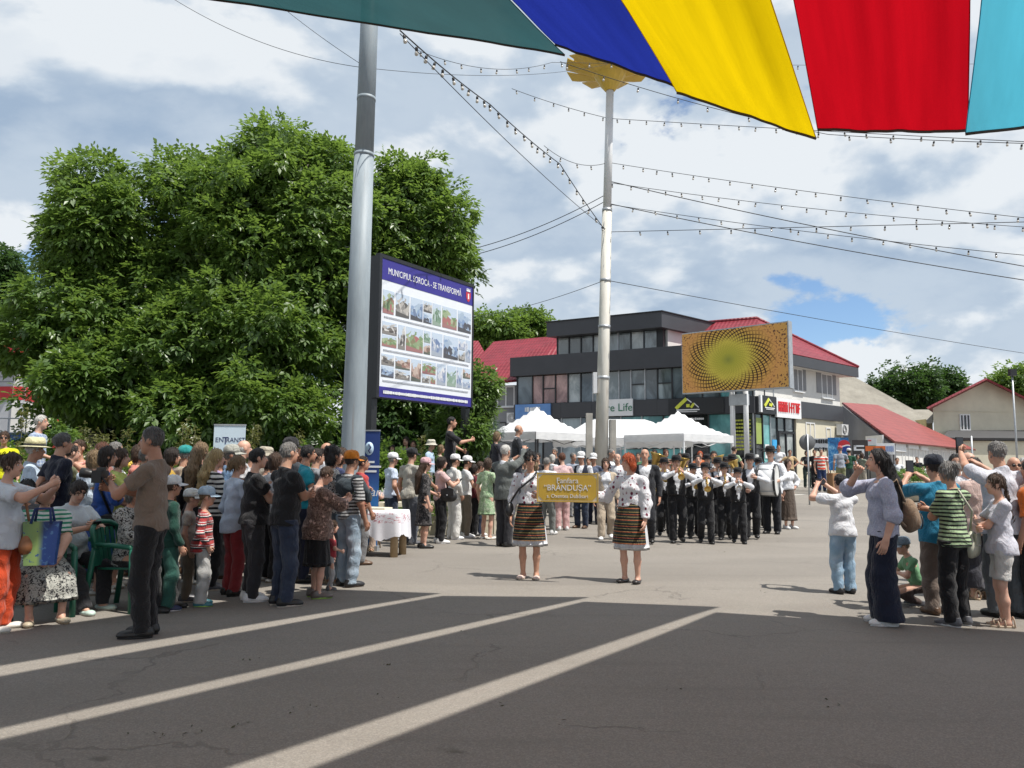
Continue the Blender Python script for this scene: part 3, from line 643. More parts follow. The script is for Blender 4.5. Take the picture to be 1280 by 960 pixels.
def posters():
    def board(px0, px1, y0, y1, D, name, label, mat, deco):
        a = AT(px0, y1, D); b = AT(px1, y1, D-0.25); t = AT(px0, y0, D); W = Wall((a.x, a.y), (b.x, b.y), (0, -1)); z0, z1 = a.z, t.z
        r = empty(name, (a.x, a.y, z0), 0, label, 'sign', None); p = MB(); W.box(p, 0, W.L, -0.04, 0.0, z0, z1); bw(p, 'panel', mat, r)
        l = MB()
        for uu in (0.05, W.L-0.09): W.box(l, uu, uu+0.04, -0.08, -0.043, gz(a.x, a.y)-0.02, z1-0.02)
        bw(l, 'leg', M_BLACKM, r); deco(W, r, z0, z1); return r
    def t_soda():
        t = NT('blue_poster_print'); c = t.coord(); n = t.noise(c, 3.5, 5, 0.6, 0.8)
        return t.done(t.bsdf(t.ramp(n, [(0.3, (0.01, 0.05, 0.16)), (0.5, (0.02, 0.17, 0.42)), (0.62, (0.25, 0.5, 0.7)), (0.75, (0.01, 0.03, 0.10))]), 0.4))
    def d1(W, r, z0, z1):                         # disc in red, white and blue with a wavy middle
        b = MB(); c = W.pt(W.L*0.78, 0.012, z1-0.38); R0 = 0.27
        for (za, zb, m) in ((0.10, 1.0, 0), (-0.12, 0.10, 1), (-1.0, -0.12, 2)):
            up_, lo_ = [], []
            for i in range(13):
                x = -1 + 2*i/12; yy = math.sqrt(max(0, 1-x*x)); w = 0.12*math.sin(x*3)
                up_.append(c + W.u*x*R0 + Vector((0, 0, R0*min(yy, max(-yy, zb + (w if zb < 0.9 else 0)))))); lo_.append(c + W.u*x*R0 + Vector((0, 0, R0*max(-yy, min(yy, za + (w if za > -0.9 else 0))))))
            b.add(up_+lo_, [(i, i+1, 14+i, 13+i) for i in range(12)], m)
        bw(b, 'disc_emblem', [paint('disc_red', (0.5, 0.02, 0.03), 0.4), M_SIGNW, paint('disc_blue', (0.01, 0.04, 0.25), 0.4)], r)
    board(1036, 1062, 547, 588, 35.5, 'poster_board', 'blue poster board with a round red white and blue disc', t_soda(), d1)
    def d2(W, r, z0, z1):
        o = paint('mark_orange', (0.72, 0.16, 0.03), 0.5); b = MB(); zc = (z0+z1)/2+0.1; u = W.L*0.1; h = 0.17
        for (a0, a1, b0, b1) in ((0, 0.5, 0.24, 0.34), (0, 0.12, 0.1, 0.34), (0, 0.5, 0.0, 0.10), (0.38, 0.5, -0.24, 0.0), (0, 0.5, -0.34, -0.24)): W.box(b, u+a0*0.9, u+a1*0.9, 0.004, 0.02, zc+b0*0.75, zc+b1*0.75)
        bw(b, 'white_mark', M_SIGNW, r); b = MB(); W.box(b, u+0.5, u+1.35, 0.004, 0.02, zc-0.02, zc+0.22); W.box(b, u+0.75, u+1.0, 0.004, 0.02, zc-0.22, zc-0.024); bw(b, 'orange_mark', o, r)
    board(1066, 1086, 550, 582, 36.5, 'poster_board', 'dark brown poster board with a white and orange mark', paint('poster_brown', (0.05, 0.042, 0.04), 0.5), d2)
    def d3(W, r, z0, z1):
        b = MB(); u0, u1 = W.L*0.12, W.L*0.88; za, zb = z0+(z1-z0)*0.35, z0+(z1-z0)*0.72; t_ = 0.05
        W.box(b, u0, u1, 0.004, 0.02, za, za+t_); W.box(b, u0, u1, 0.004, 0.02, zb-t_, zb); W.box(b, u0, u0+t_, 0.004, 0.018, za+t_, zb-t_); W.box(b, u1-t_, u1, 0.004, 0.018, za+t_, zb-t_); bw(b, 'green_frame', paint('frame_green', (0.03, 0.25, 0.14), 0.5), r)
        b = MB(); W.box(b, u0, u1*0.5, 0.004, 0.02, z1-0.14, z1-0.09); bw(b, 'red_lettering', M_SIGNR, r)
    board(1085, 1097, 548, 580, 38.5, 'sign_board', 'white sign board with a green framed box', M_SIGNW, d3)
    def d4(W, r, z0, z1):
        blur_lines(r, W, W.L*0.7, 0.004, (z0+z1)/2, W.L*0.45, 1, 0.32, paint('faint_blue', (0.25, 0.33, 0.55), 0.5), 5, 11)
    board(1097, 1119, 554, 568, 38.8, 'sign_board', 'long white sign board with pale blue lettering under the red eaves', M_SIGNW, d4)
    def d5(W, r, z0, z1):
        blur_lines(r, W, W.L*0.5, 0.004, z1-0.14, W.L*0.9, 2, 0.22, M_BLACKM, 6, 12)
    board(1017, 1036, 548, 562, 37.0, 'sign_board', 'white sign board with two rows of black lettering', M_SIGNW, d5)
posters()

def gable_house():
    D = 58.0; root_p = AT(1168, 585, D); root = empty('gable_house', (root_p.x, D, BASE), 0, 'cream gable-fronted house with a dark red roof and a lean-to', 'house')
    ap = AT(1232, 476, D); el = AT(1166, 509, D); er = AT(1330, 524, D); zb = 0.2
    wl = MB(); f = [Vector((el.x, D, zb)), Vector((er.x, D, zb)), Vector((er.x, D, er.z)), ap, Vector((el.x, D, el.z))]; bk = [p + Vector((6.0, 9, 0)) for p in f]; n = 5
    wl.add(f+bk, [(0, 1, 2, 3, 4), (9, 8, 7, 6, 5)] + [(i, 5+i, 5+(i+1) % n, (i+1) % n) for i in range(n)]); bw(wl, 'wall', M_CREAM, root)
    ov = Vector((-0.55, -0.95, 0)); bb = Vector((6.3, 9.5, 0)); up = Vector((0, 0, 0.12)); dl = (el-ap).normalized()*0.5; dr = (er-ap).normalized()*0.5
    for e_, d_ in ((el, dl), (er, dr)):
        rb = MB(); quad_slab(rb, [ap+ov+up, e_+d_+ov+up, e_+d_+bb+up, ap+bb+up], 0.14); bw(rb, 'roof_slope', M_ROOF, root)
    W = Wall((el.x, D), (er.x, D), (0, -1))
    u0, u1 = W.u_at(1201), W.u_at(1214); window(root, W, u0, u1, AT(1207, 538, D).z, AT(1207, 518, D).z, split=3, gl=GL_DARK, sill=False, rev=0.06)
    st = MB(); W.box(st, 0.1, W.L-0.1, 0.005, 0.04, AT(1200, 514.5, D).z, AT(1200, 513.5, D).z); bw(st, 'string_course', M_CREAM, root)
    # lean-to
    a, b = AT(1186, 538, D-0.05), AT(1320, 538, D-0.05); c_, d_ = AT(1325, 548, D-3.0), AT(1176, 547, D-3.0)
    rb = MB(); quad_slab(rb, [a, b, c_, d_], 0.18); lo = bw(rb, 'lean_to_roof', paint('dark_sheet', (0.06, 0.06, 0.062), 0.7), root)
    w2 = MB(); w2.box(d_.x+0.5, c_.x, D-2.7, D-0.05, zb, d_.z-0.2); bw(w2, 'lean_to_wall', M_CREAM, root)
    pw = MB(); p0 = AT(1150, 540, D+2); pw.box(p0.x, el.x-0.05, D+1, D+6, zb, AT(1160, 525, D+2).z); bw(pw, 'side_porch', paint('yellow_plaster', (0.62, 0.50, 0.24), 0.85), root)
gable_house()
def slate_house():
    D = 66; root = empty('slate_roof_house', (AT(1080, 580, D).x, D, BASE), 0, 'old house with a big weathered grey sheet roof behind the shops', 'house')
    a, b, c, d = AT(1040, 470, D+4), AT(1066, 470, D+4), AT(1146, 514, D), AT(1030, 514, D-2)
    rb = MB(); quad_slab(rb, [a, b, c, d], 0.15); bw(rb, 'roof_slope', M_OLDROOF, root)
    w = MB(); w.box(d.x+1, c.x-0.6, D+0.4, D+7, 0, d.z-0.2); bw(w, 'wall', M_CREAM, root)
    r2 = empty('shed', (AT(1130, 580, D-4).x, D-4, BASE), 0, 'shed with a pale sheet roof between the shops and the gable house', 'shed')
    rb = MB(); quad_slab(rb, [AT(1110, 512, D-3), AT(1166, 512, D-3), AT(1166, 529, D-6), AT(1110, 529, D-6)], 0.1); bw(rb, 'roof_slope', M_OLDROOF, r2)
    w = MB(); x0, x1 = AT(1112, 529, D-5).x, AT(1164, 529, D-5).x; w.box(x0, x1, D-5.2, D-2, 0, AT(1120, 527, D-5).z); bw(w, 'wall', M_CREAM, r2)
slate_house()
def left_building():
    D = 34; a = AT(-260, 560, D); b = AT(20, 560, D-1.5); c = AT(108, 560, D+5)
    root = empty('market_building', (b.x, b.y, BASE), 0, 'white commercial building with a red stripe behind the left trees', 'building')
    W1 = Wall(a, b, (0, -1)); W2 = Wall(b, c, (1, -0.5))
    zt, s0, s1 = AT(20, 452, D).z, AT(20, 503, D).z, AT(20, 487, D).z
    red = paint('red_stripe', (0.48, 0.012, 0.022), 0.5)
    for W, mm in ((W1, paint('pale_grey_sheet', (0.42, 0.43, 0.46), 0.6)), (W2, M_WHITE)):
        m = MB(); W.box(m, 0, W.L, -0.3, 0.0, -0.2, zt); bw(m, 'wall', mm, root)
        m = MB(); W.box(m, -0.01, W.L, -0.28, 0.03, s0, s1); bw(m, 'stripe', red, root)
        for k in range(1, 6):
            zz = s1 + (zt-s1)*k/6; j = MB(); W.box(j, 0.0, W.L, 0.0, 0.012, zz-0.02, zz+0.02); bw(j, 'sheet_joint', M_GREYW, root)
    m = MB(); W1.box(m, 0, W1.L+0.3, -0.5, 0.5, zt, zt+0.9); bw(m, 'fascia', red, root); m = MB(); W2.box(m, 0.1, W2.L+0.3, -0.5, 0.5, zt+0.002, zt+0.898); bw(m, 'fascia', red, root)
left_building()
# ------------------------------------------------------------------ trees and plants
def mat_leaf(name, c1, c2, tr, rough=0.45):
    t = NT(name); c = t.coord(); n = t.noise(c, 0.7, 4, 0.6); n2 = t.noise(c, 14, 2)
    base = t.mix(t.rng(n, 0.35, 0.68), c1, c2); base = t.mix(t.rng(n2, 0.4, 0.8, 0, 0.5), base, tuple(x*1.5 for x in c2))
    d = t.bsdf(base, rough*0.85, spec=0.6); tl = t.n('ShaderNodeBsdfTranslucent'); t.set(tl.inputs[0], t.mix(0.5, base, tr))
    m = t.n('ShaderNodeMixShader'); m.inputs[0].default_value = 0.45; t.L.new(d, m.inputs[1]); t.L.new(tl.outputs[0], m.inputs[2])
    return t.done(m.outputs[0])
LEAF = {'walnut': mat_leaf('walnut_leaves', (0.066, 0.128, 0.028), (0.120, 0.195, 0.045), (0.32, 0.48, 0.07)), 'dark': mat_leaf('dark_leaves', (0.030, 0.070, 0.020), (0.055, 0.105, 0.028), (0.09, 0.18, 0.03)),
        'pale': mat_leaf('pale_leaves', (0.075, 0.14, 0.030), (0.12, 0.19, 0.05), (0.22, 0.36, 0.06)), 'blue': mat_leaf('blue_needles', (0.075, 0.11, 0.105), (0.13, 0.17, 0.165), (0.1, 0.15, 0.12)),
        'olive': mat_leaf('olive_stalks', (0.11, 0.12, 0.035), (0.17, 0.16, 0.05), (0.2, 0.22, 0.05))}
def mat_bark():
    t = NT('bark'); c = t.coord(); n = t.noise(t.mapping(c, (6, 6, 1.2)), 2.2, 6, 0.65)
    return t.done(t.bsdf(t.ramp(n, [(0.3, (0.05, 0.042, 0.034)), (0.7, (0.16, 0.14, 0.115))]), 0.9, t.bump(n, 0.8, 0.03)))
M_BARK = mat_bark()
def leaf_cloud(rs, centres, radii, per, L, wid, leaflets, droop=0.35, shell=0.72):
    """sprays of narrow leaflets spread through clumps; returns verts, quads"""
    cs = np.repeat(np.asarray(centres), per, 0); rr = np.repeat(np.asarray(radii), per, 0); n = len(cs)
    d = rs.normal(size=(n, 3)); d /= np.linalg.norm(d, axis=1)[:, None]
    rad = (shell + (1.08-shell)*rs.rand(n)**0.6)[:, None]
    p = cs + d*rr*rad
    ax = d*0.8 + rs.normal(size=(n, 3))*0.45; ax[:, 2] -= droop; ax /= np.linalg.norm(ax, axis=1)[:, None]
    up = rs.normal(size=(n, 3))*0.35 + np.array([0, 0, 1.0]); sd = np.cross(ax, up); sd /= np.linalg.norm(sd, axis=1)[:, None]+1e-9; nn = np.cross(sd, ax)
    V = []
    for k in range(leaflets):
        if leaflets == 1: s_, f_ = 0.0, 0.0
        else: s_ = [0, 1, -1, 1, -1, 1, -1][k]*1.0; f_ = [1.0, 0.7, 0.7, 0.38, 0.38, 0.1, 0.1][k]
        sz = L*(0.75+0.5*rs.rand(n))[:, None]
        b = p + ax*(f_*L*1.5); dr = ax*(0.55 if s_ else 1.0) + sd*s_*0.85 + nn*(rs.rand(n)[:, None]-0.6)*0.5; dr /= np.linalg.norm(dr, axis=1)[:, None]
        wv = np.cross(dr, nn); wv /= np.linalg.norm(wv, axis=1)[:, None]+1e-9
        tip = b + dr*sz; tip[:, 2] -= sz[:, 0]*0.18; mid = b + dr*sz*0.5
        V.append(np.stack([b, mid + wv*sz*wid, tip, mid - wv*sz*wid], 1))
    V = np.concatenate(V, 0).reshape(-1, 3); return V, np.arange(len(V)).reshape(-1, 4)
def flat_mesh(name, v, q):
    me = np_mesh(name, v, q); me.polygons.foreach_set('use_smooth', np.zeros(len(me.polygons), bool)); return me
def tree(base, lobes, label, leaf='walnut', clumps=70, per=110, L=0.15, wid=0.24, leaflets=5, seed=1, trunk=0.22, group=None, cr=(0.55, 0.95), name='tree', droop=0.35, cat='tree', bark=True, sprig=0.55):
    """lobes: ellipsoids (centre, radii) in world space that make up the crown"""
    rs = np.random.RandomState(seed); root = empty(name, base, 0, label, cat, group); B = np.array(base)
    C = []; Rr = []; vol = np.array([l[1][0]*l[1][1]*l[1][2] for l in lobes])**0.67; vol = vol/vol.sum()
    for (c, r), w in zip(lobes, vol):
        k = max(3, int(clumps*w)); d = rs.normal(size=(k, 3)); d /= np.linalg.norm(d, axis=1)[:, None]
        f = (0.35+0.65*rs.rand(k)**0.45)[:, None]; rr_ = np.maximum(np.array(r)-0.85*(cr[0]+cr[1])/2, 0.3*np.array(r)); pts = np.array(c) + d*rr_*f
        C.append(pts); Rr.append(np.outer(rs.uniform(cr[0], cr[1], k), [1, 1, 0.72]))
        ks = int(k*sprig); d = rs.normal(size=(ks, 3)); d[:, 2] += 0.35; d /= np.linalg.norm(d, axis=1)[:, None]    # twigs that break the outline
        C.append(np.array(c) + d*np.array(r)*rs.uniform(0.86, 1.12, (ks, 1))); Rr.append(np.outer(rs.uniform(cr[0]*0.35, cr[0]*0.65, ks), [1, 1, 1.15]))
    C = np.concatenate(C); Rr = np.concatenate(Rr)
    big_ = Rr[:, 0] > cr[0]*0.7; v, q = leaf_cloud(rs, C[big_], Rr[big_], per, L, wid, leaflets, droop)
    if (~big_).any():
        v2, q2 = leaf_cloud(rs, C[~big_], Rr[~big_], max(10, int(per*0.22)), L, wid, leaflets, droop*0.3, 0.2); q = np.concatenate([q, q2+len(v)]); v = np.concatenate([v, v2])
    link('crown', flat_mesh('crown', v-B, q), LEAF[leaf], root)
    if bark:
        top = np.mean([l[0] for l in lobes], 0); b = MB(); bz = Vector(base); tp_ = Vector(top); tr_top = Vector((bz.x*0.6+tp_.x*0.4, bz.y*0.6+tp_.y*0.4, bz.z + (tp_.z-bz.z)*0.45))
        b.tube([Vector((0, 0, -0.1)), (tr_top-bz)*0.5 + Vector((0.05, 0, 0)), tr_top-bz, tp_-bz], [trunk*1.25, trunk, trunk*0.8, trunk*0.25], 9)
        for i in rs.choice(len(C), min(len(C), 16), replace=False):
            s = (tr_top-bz)*rs.uniform(0.75, 1.15); e = Vector(C[i]-B); mid = s.lerp(e, 0.5) + Vector((0, 0, 0.25)); b.tube([s, mid, e], [trunk*0.42, trunk*0.25, trunk*0.07], 6)
        b.build('trunk', M_BARK, root)
    return root
def lobe(px, py, D, rx, rz, ry=None):            # crown lobe from its place in the picture, radii in pixels at that distance
    p = AT(px, py, D); k = D/FPX; return ((p.x, p.y, p.z), (rx*k, (ry or rx)*k, rz*k))
def trees():
    g = 'walnut trees behind the crowd'
    b = AT(125, 560, 22); tree((b.x, b.y, 0), [lobe(132, 290, 22, 66, 86), lobe(95, 395, 21.5, 66, 70), lobe(170, 380, 22.5, 70, 90), lobe(120, 480, 21, 78, 60), lobe(105, 330, 22, 46, 50), lobe(125, 225, 22, 36, 30), lobe(36, 432, 21.5, 40, 36)],
         'leafy walnut tree growing beside the white red-striped building', clumps=78, per=190, cr=(0.6, 1.15), seed=3, group=g, L=0.19)
    b = AT(320, 560, 23.5); tree((b.x, b.y, 0), [lobe(330, 290, 23.5, 115, 120), lobe(265, 300, 23, 70, 110), lobe(400, 300, 23, 70, 110), lobe(230, 430, 22, 85, 85), lobe(340, 430, 22, 100, 95), lobe(350, 192, 23.5, 58, 34), lobe(232, 225, 23, 40, 34), lobe(410, 200, 23.5, 40, 30), lobe(300, 515, 21, 120, 50)],
         'tallest walnut tree with a broad crown behind the grey pole', clumps=130, per=200, cr=(0.6, 1.2), seed=5, group=g, L=0.19, trunk=0.3)
    b = AT(505, 560, 25); tree((b.x, b.y, 0), [lobe(500, 300, 25, 75, 95), lobe(545, 290, 25, 46, 70), lobe(470, 420, 24, 70, 100), lobe(520, 235, 25, 40, 35), lobe(560, 335, 25.5, 34, 45), lobe(440, 330, 24, 55, 80), lobe(530, 500, 24, 70, 50)],
         'walnut tree behind the billboard', clumps=84, per=190, cr=(0.55, 1.1), seed=8, group=g, L=0.19)
    b = AT(590, 560, 21); tree((b.x, b.y, 0), [lobe(588, 500, 21, 34, 36), lobe(600, 480, 21, 16, 14), lobe(575, 540, 20.5, 34, 28)], 'small pale green tree beside the billboard post', 'pale', clumps=22, per=90, seed=12, trunk=0.07, L=0.15, cr=(0.35, 0.55))
    b = AT(607, 560, 24); tree((b.x, b.y, 0.1), [lobe(604, 537, 24, 22, 14), lobe(592, 556, 24, 26, 18)], 'blue grey spruce branch tips next to the white tent', 'blue', clumps=12, per=160, seed=14, trunk=0.06, L=0.10, wid=0.06, leaflets=7, cr=(0.25, 0.4), name='spruce')
    g2 = 'trees on the skyline'
    for i, (px, py, D, rx, rz, leaf, lab) in enumerate(((618, 412, 75, 34, 22, 'walnut', 'skyline tree over the red hip roof'), (660, 410, 78, 32, 20, 'walnut', 'skyline tree against the dark top storey'), (1137, 484, 80, 34, 32, 'dark', 'large dark round tree above the weathered grey roof'),
            (1182, 486, 84, 24, 24, 'dark', 'smaller dark tree between the round tree and the gable house'), (1093, 484, 95, 7, 12, 'dark', 'thin scraggy tree top beside the grey sheet roof'), (1275, 474, 90, 34, 18, 'walnut', 'tree top showing over the red roof of the gable house'))):
        p = AT(px, py, D); k = D/FPX
        tree((p.x, D, 0.4), [lobe(px, py, D, rx, rz), lobe(px-rx*0.5, py+rz*0.5, D, rx*0.7, rz*0.8), lobe(px+rx*0.5, py+rz*0.55, D, rx*0.7, rz*0.8)], lab, leaf, clumps=60 if rx > 10 else 14, per=70, L=0.42, wid=0.3, leaflets=3, seed=20+i, trunk=0.3, group=g2, cr=(rx*k*0.22, rx*k*0.36))
    for i, (px, py, D, rx, rz, lab) in enumerate(((-8, 335, 60, 40, 30, 'hillside tree above the market building'), (-60, 400, 50, 70, 60, 'tree beyond the market building'))):
        p = AT(px, py, D); k = D/FPX; tree((p.x, D, 0.4), [lobe(px, py, D, rx, rz), lobe(px+10, py+rz, D, rx*0.8, rz)], lab, 'dark', clumps=60, per=70, L=0.35, wid=0.3, leaflets=3, seed=40+i, trunk=0.3, group=g2, cr=(rx*k*0.22, rx*k*0.36))
    # clipped shrubs that close the view under the trees
    for i in range(15):
        px = -30 + i*42; D = 17.5 + 1.5*((i*7) % 3); p = AT(px, 556, D); k = D/FPX
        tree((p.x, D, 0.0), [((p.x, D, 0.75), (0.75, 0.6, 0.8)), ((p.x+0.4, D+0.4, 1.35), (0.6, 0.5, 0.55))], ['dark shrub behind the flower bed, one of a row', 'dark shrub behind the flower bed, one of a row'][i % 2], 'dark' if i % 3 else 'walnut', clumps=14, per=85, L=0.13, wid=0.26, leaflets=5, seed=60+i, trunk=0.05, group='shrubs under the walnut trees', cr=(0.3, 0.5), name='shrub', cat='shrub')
trees()
def back_shrubs():
    for i in range(9):
        px = 60 + i*62; D = 22.5 + (i % 3); p = AT(px, 556, D)
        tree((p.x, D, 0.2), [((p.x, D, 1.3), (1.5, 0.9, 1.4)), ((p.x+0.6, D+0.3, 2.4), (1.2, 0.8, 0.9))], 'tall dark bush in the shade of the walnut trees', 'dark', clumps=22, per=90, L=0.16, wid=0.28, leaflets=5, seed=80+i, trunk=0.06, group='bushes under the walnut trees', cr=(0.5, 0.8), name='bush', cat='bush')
back_shrubs()
M_YROSE = paint('yellow_petals', (0.72, 0.50, 0.08), 0.7, 0.2, 20); M_PROSE = paint('peach_petals', (0.70, 0.40, 0.27), 0.7, 0.2, 20); M_RROSE = paint('red_petals', (0.55, 0.03, 0.03), 0.7, 0.2, 20)
def flowers():
    rr = random.Random(5)
    def rose(px, py, D, w, n, mat, lab, seed):
        p = AT(px, py, D); base = Vector((p.x, D, 0.0)); h = p.z
        root = tree(tuple(base), [((p.x, D, h*0.55), (w, 0.45, h*0.5))], lab, 'walnut', clumps=10, per=90, L=0.09, wid=0.32, leaflets=5, seed=seed, trunk=0.03, cr=(0.22, 0.34), name='rose_bush', cat='rose bush', group='roses in the flower bed')
        for i in range(n):
            b = MB(); c = Vector((rr.uniform(-w, w), rr.uniform(-0.45, 0.1), h*rr.uniform(0.72, 1.12))); c0_ = c; sc_ = rr.uniform(0.75, 1.1)
            for k in range(9):
                a = k*2.4; r = (0.008 + 0.0042*k)*sc_; q = c + Vector((r*math.cos(a), r*math.sin(a), 0.03-0.006*k)); b.ball(q, (0.024*sc_, 0.024*sc_, 0.030*sc_), 6, 4)
            b.build('flower', mat, root)
    rose(155, 585, 11.6, 0.55, 30, M_YROSE, 'rose bush covered in yellow blooms beside the woman in blue', 101)
    rose(95, 600, 11.9, 0.35, 12, M_PROSE, 'rose bush with cream and peach blooms', 102)
    rose(185, 596, 11.8, 0.4, 8, M_PROSE, 'low rose bush with a few peach blooms next to the yellow one', 103)
    rose(82, 524, 17.0, 0.25, 3, M_RROSE, 'tall shrub rose with bright red blooms under the walnut', 104)
    rose(20, 600, 11.5, 0.45, 5, M_PROSE, 'sparse rose bush behind the man in the straw hat', 105)
    for i, (px, y0, D) in enumerate(((27, 512, 14), (108, 533, 13.5), (118, 542, 13), (128, 545, 13.4), (137, 543, 14), (163, 536, 13.2), (228, 532, 13.0), (233, 525, 13.4), (240, 538, 13), (312, 535, 13.5), (322, 530, 13.8), (375, 540, 14), (525, 545, 18), (118, 560, 12.5))):
        p = AT(px, y0, D); root = empty('flower_spike', (p.x, D, 0), 0, 'tall flower stalk with small yellowish buds standing above the crowd', 'plant', 'tall flower stalks in the bed'); h = p.z
        s = MB(); bend = rr.uniform(-0.06, 0.06); s.tube([(0, 0, 0), (bend*0.5, 0, h*0.5), (bend, 0, h)], [0.012, 0.009, 0.004], 5); s.build('stem', LEAF['olive'], root)
        rs = np.random.RandomState(200+i); n = 60; z = rs.uniform(0.55*h, h, n); c = np.stack([bend*z/h, z*0, z], 1)
        v, q = leaf_cloud(rs, c, np.full((n, 3), 0.02), 2, 0.045, 0.35, 3, 0.1); link('buds', flat_mesh('buds', v, q), LEAF['olive'], root)['kind'] = 'stuff'
        n = 10; z = rs.uniform(0.05*h, 0.55*h, n); c = np.stack([bend*z/h, z*0, z], 1); v, q = leaf_cloud(rs, c, np.full((n, 3), 0.04), 2, 0.2, 0.2, 1, 0.2); link('leaves', flat_mesh('leaves', v, q), LEAF['pale'], root)['kind'] = 'stuff'
flowers()
# ------------------------------------------------------------------ poles, wires, signs, tents
def mat_pole():
    t = NT('weathered_pole_paint'); c = t.coord(); n = t.noise(t.mapping(c, (3, 3, 0.5)), 2.0, 6, 0.7); s = t.noise(t.mapping(c, (9, 9, 0.25)), 1.5, 5, 0.6)
    base = t.ramp(n, [(0.3, (0.20, 0.235, 0.26)), (0.6, (0.27, 0.315, 0.345)), (0.8, (0.23, 0.26, 0.28))]); base = t.mix(t.rng(s, 0.62, 0.72, 0, 0.5), base, (0.16, 0.10, 0.06))
    return t.done(t.bsdf(base, 0.55, t.bump(n, 0.15, 0.01), spec=0.4))
M_POLE = mat_pole()
def mat_pole2():
    t = NT('old_white_pole'); c = t.coord(); n = t.noise(t.mapping(c, (4, 4, 0.6)), 1.6, 6, 0.7); s = t.noise(t.mapping(c, (7, 7, 0.3)), 2.5, 5, 0.7)
    base = t.ramp(n, [(0.3, (0.52, 0.49, 0.43)), (0.6, (0.66, 0.64, 0.58)), (0.8, (0.58, 0.55, 0.48))]); base = t.mix(t.rng(s, 0.64, 0.74, 0, 0.6), base, (0.24, 0.15, 0.08))
    return t.done(t.bsdf(base, 0.7, t.bump(n, 0.2, 0.01), spec=0.3))
M_POLE2 = mat_pole2(); M_LAMPY = paint('yellow_lamp_petals', (0.62, 0.42, 0.07), 0.5, 0.15, 3)
M_WIRE = paint('black_cable', (0.012, 0.012, 0.013), 0.6); M_BULB = paint('bulb_glass', (0.55, 0.52, 0.47), 0.12)
def poles():
    D = 13.0; b = AT(441, 566, D); t = AT(461.5, 30, D); ax = (t-b).normalized(); b0 = b - ax*((b.z)/ax.z); h = 11.0/ax.z
    root = empty('lamp_pole', tuple(b0), 0, 'thick grey steel pole rising behind the crowd beside the billboard', 'pole'); m = MB()
    f = lambda z: ax*(z/ax.z); m.tube([f(z) for z in (-0.1, 0.0, 4.0, 6.9)], [0.21, 0.21, 0.187, 0.170], 24); m.tube([f(6.9), f(11.0)], [0.163, 0.15], 24); m.build('shaft', M_POLE, root)
    for z in (6.87, 7.9): c = MB(); c.tube([f(z-0.03), f(z+0.03)], 0.176 if z < 6.9 else 0.166, 24); c.build('collar', M_POLE, root)
    for z in (3.8, 4.5, 5.2, 5.9): c = MB(); c.tube([f(z) + Vector((-0.19, -0.03, 0)), f(z) + Vector((-0.25, -0.05, 0))], 0.012, 5); c.build('rung', M_BLACKM, root)
    # the centre pole with its flower-shaped lamp
    D = 24.0; b = AT(751, 590, D); t = AT(762.5, 112, D); ax = (t-b).normalized(); z0 = gz(b.x, b.y); b0 = b - ax*((b.z-z0)/ax.z); f = lambda z: ax*(z/ax.z); H = t.z - z0
    root = empty('lamp_mast', tuple(b0), 0, 'tall cream concrete mast with a yellow flower shaped lamp on top', 'lamp mast'); m = MB()
    m.tube([f(z*H) for z in (0, 0.35, 0.7)], [0.22, 0.185, 0.155], 20); m.build('shaft', M_POLE2, root); m = MB(); m.tube([f(z*H) for z in (0.695, 1.0)], [0.135, 0.125], 20); m.build('upper_shaft', M_WM, root)
    for z in (0.30, 0.42, 0.53, 0.70): c = MB(); c.tube([f(z*H-0.05), f(z*H+0.05)], 0.24 - 0.11*z, 20); c.build('collar', M_STEEL, root)
    M = Matrix.Translation(f(H)) 
    cup = MB(); cup.lathe([(0.16, -0.05), (0.30, 0.12), (0.62, 0.62), (0.60, 0.66), (0.2, 0.3)], 14, M=M, sm=False); cup.build('lamp_cup', M_LAMPY, root)
    for ring, (r0, r1, zz0, zz1, n, w) in enumerate(((0.50, 1.42, 0.50, 0.80, 10, 0.40), (0.42, 1.15, 0.62, 1.08, 10, 0.36))):
        for k in range(n):
            a = 2*math.pi*(k + 0.5*ring)/n; er = Vector((math.cos(a), math.sin(a), 0)); et = Vector((-math.sin(a), math.cos(a), 0)); p = MB(); w0 = w*0.45
            q = [er*r0 - et*w0 + Vector((0, 0, zz0)), er*r0 + et*w0 + Vector((0, 0, zz0)), er*r1 + et*w*0.95 + Vector((0, 0, zz1+0.05)), er*r1 - et*w*0.95 + Vector((0, 0, zz1+0.05))]
            mid = [er*(r0+r1)/2 + Vector((0, 0, (zz0+zz1)/2-0.10)), er*r1 + Vector((0, 0, zz1-0.06))]
            o_ = f(H); vs = [v + o_ for v in (q[0], er*r0 + Vector((0, 0, zz0-0.05)), q[1], q[2], er*r1*1.02 + Vector((0, 0, zz1-0.08)), q[3])]; vs2 = [v + Vector((0, 0, 0.03)) for v in vs]
            fs = [(0, 1, 4, 5), (1, 2, 3, 4), (11, 10, 7, 6), (10, 9, 8, 7)] + [(i, 6+i, 6+(i+1) % 6, (i+1) % 6) for i in range(6)]; p.add(vs+vs2, fs); p.build('petal', M_LAMPY, root)
    bx = MB(); c = f(AT(744, 478, D).z - z0); bx.box(c.x-0.32, c.x-0.20, c.y-0.2, c.y+0.05, c.z-0.35, c.z+0.3); bx.build('junction_box', M_WM, root)
    for sx, hh in ((-0.33, 3.1), (0.40, 2.9)):
        s = MB(); s.box(sx-0.10, sx+0.10, -0.12, 0.10, -0.05, hh - z0); s.build('footing_post', M_CONC, root)
    return b0, ax, H, z0
MAST, MAX_, MH, MZ = poles()
def mast_pt(y):                                  # point on the mast at picture row y
    p = AT(757, y, 24.0); return MAST + MAX_*((p.z-MZ)/MAX_.z)
BULB = None
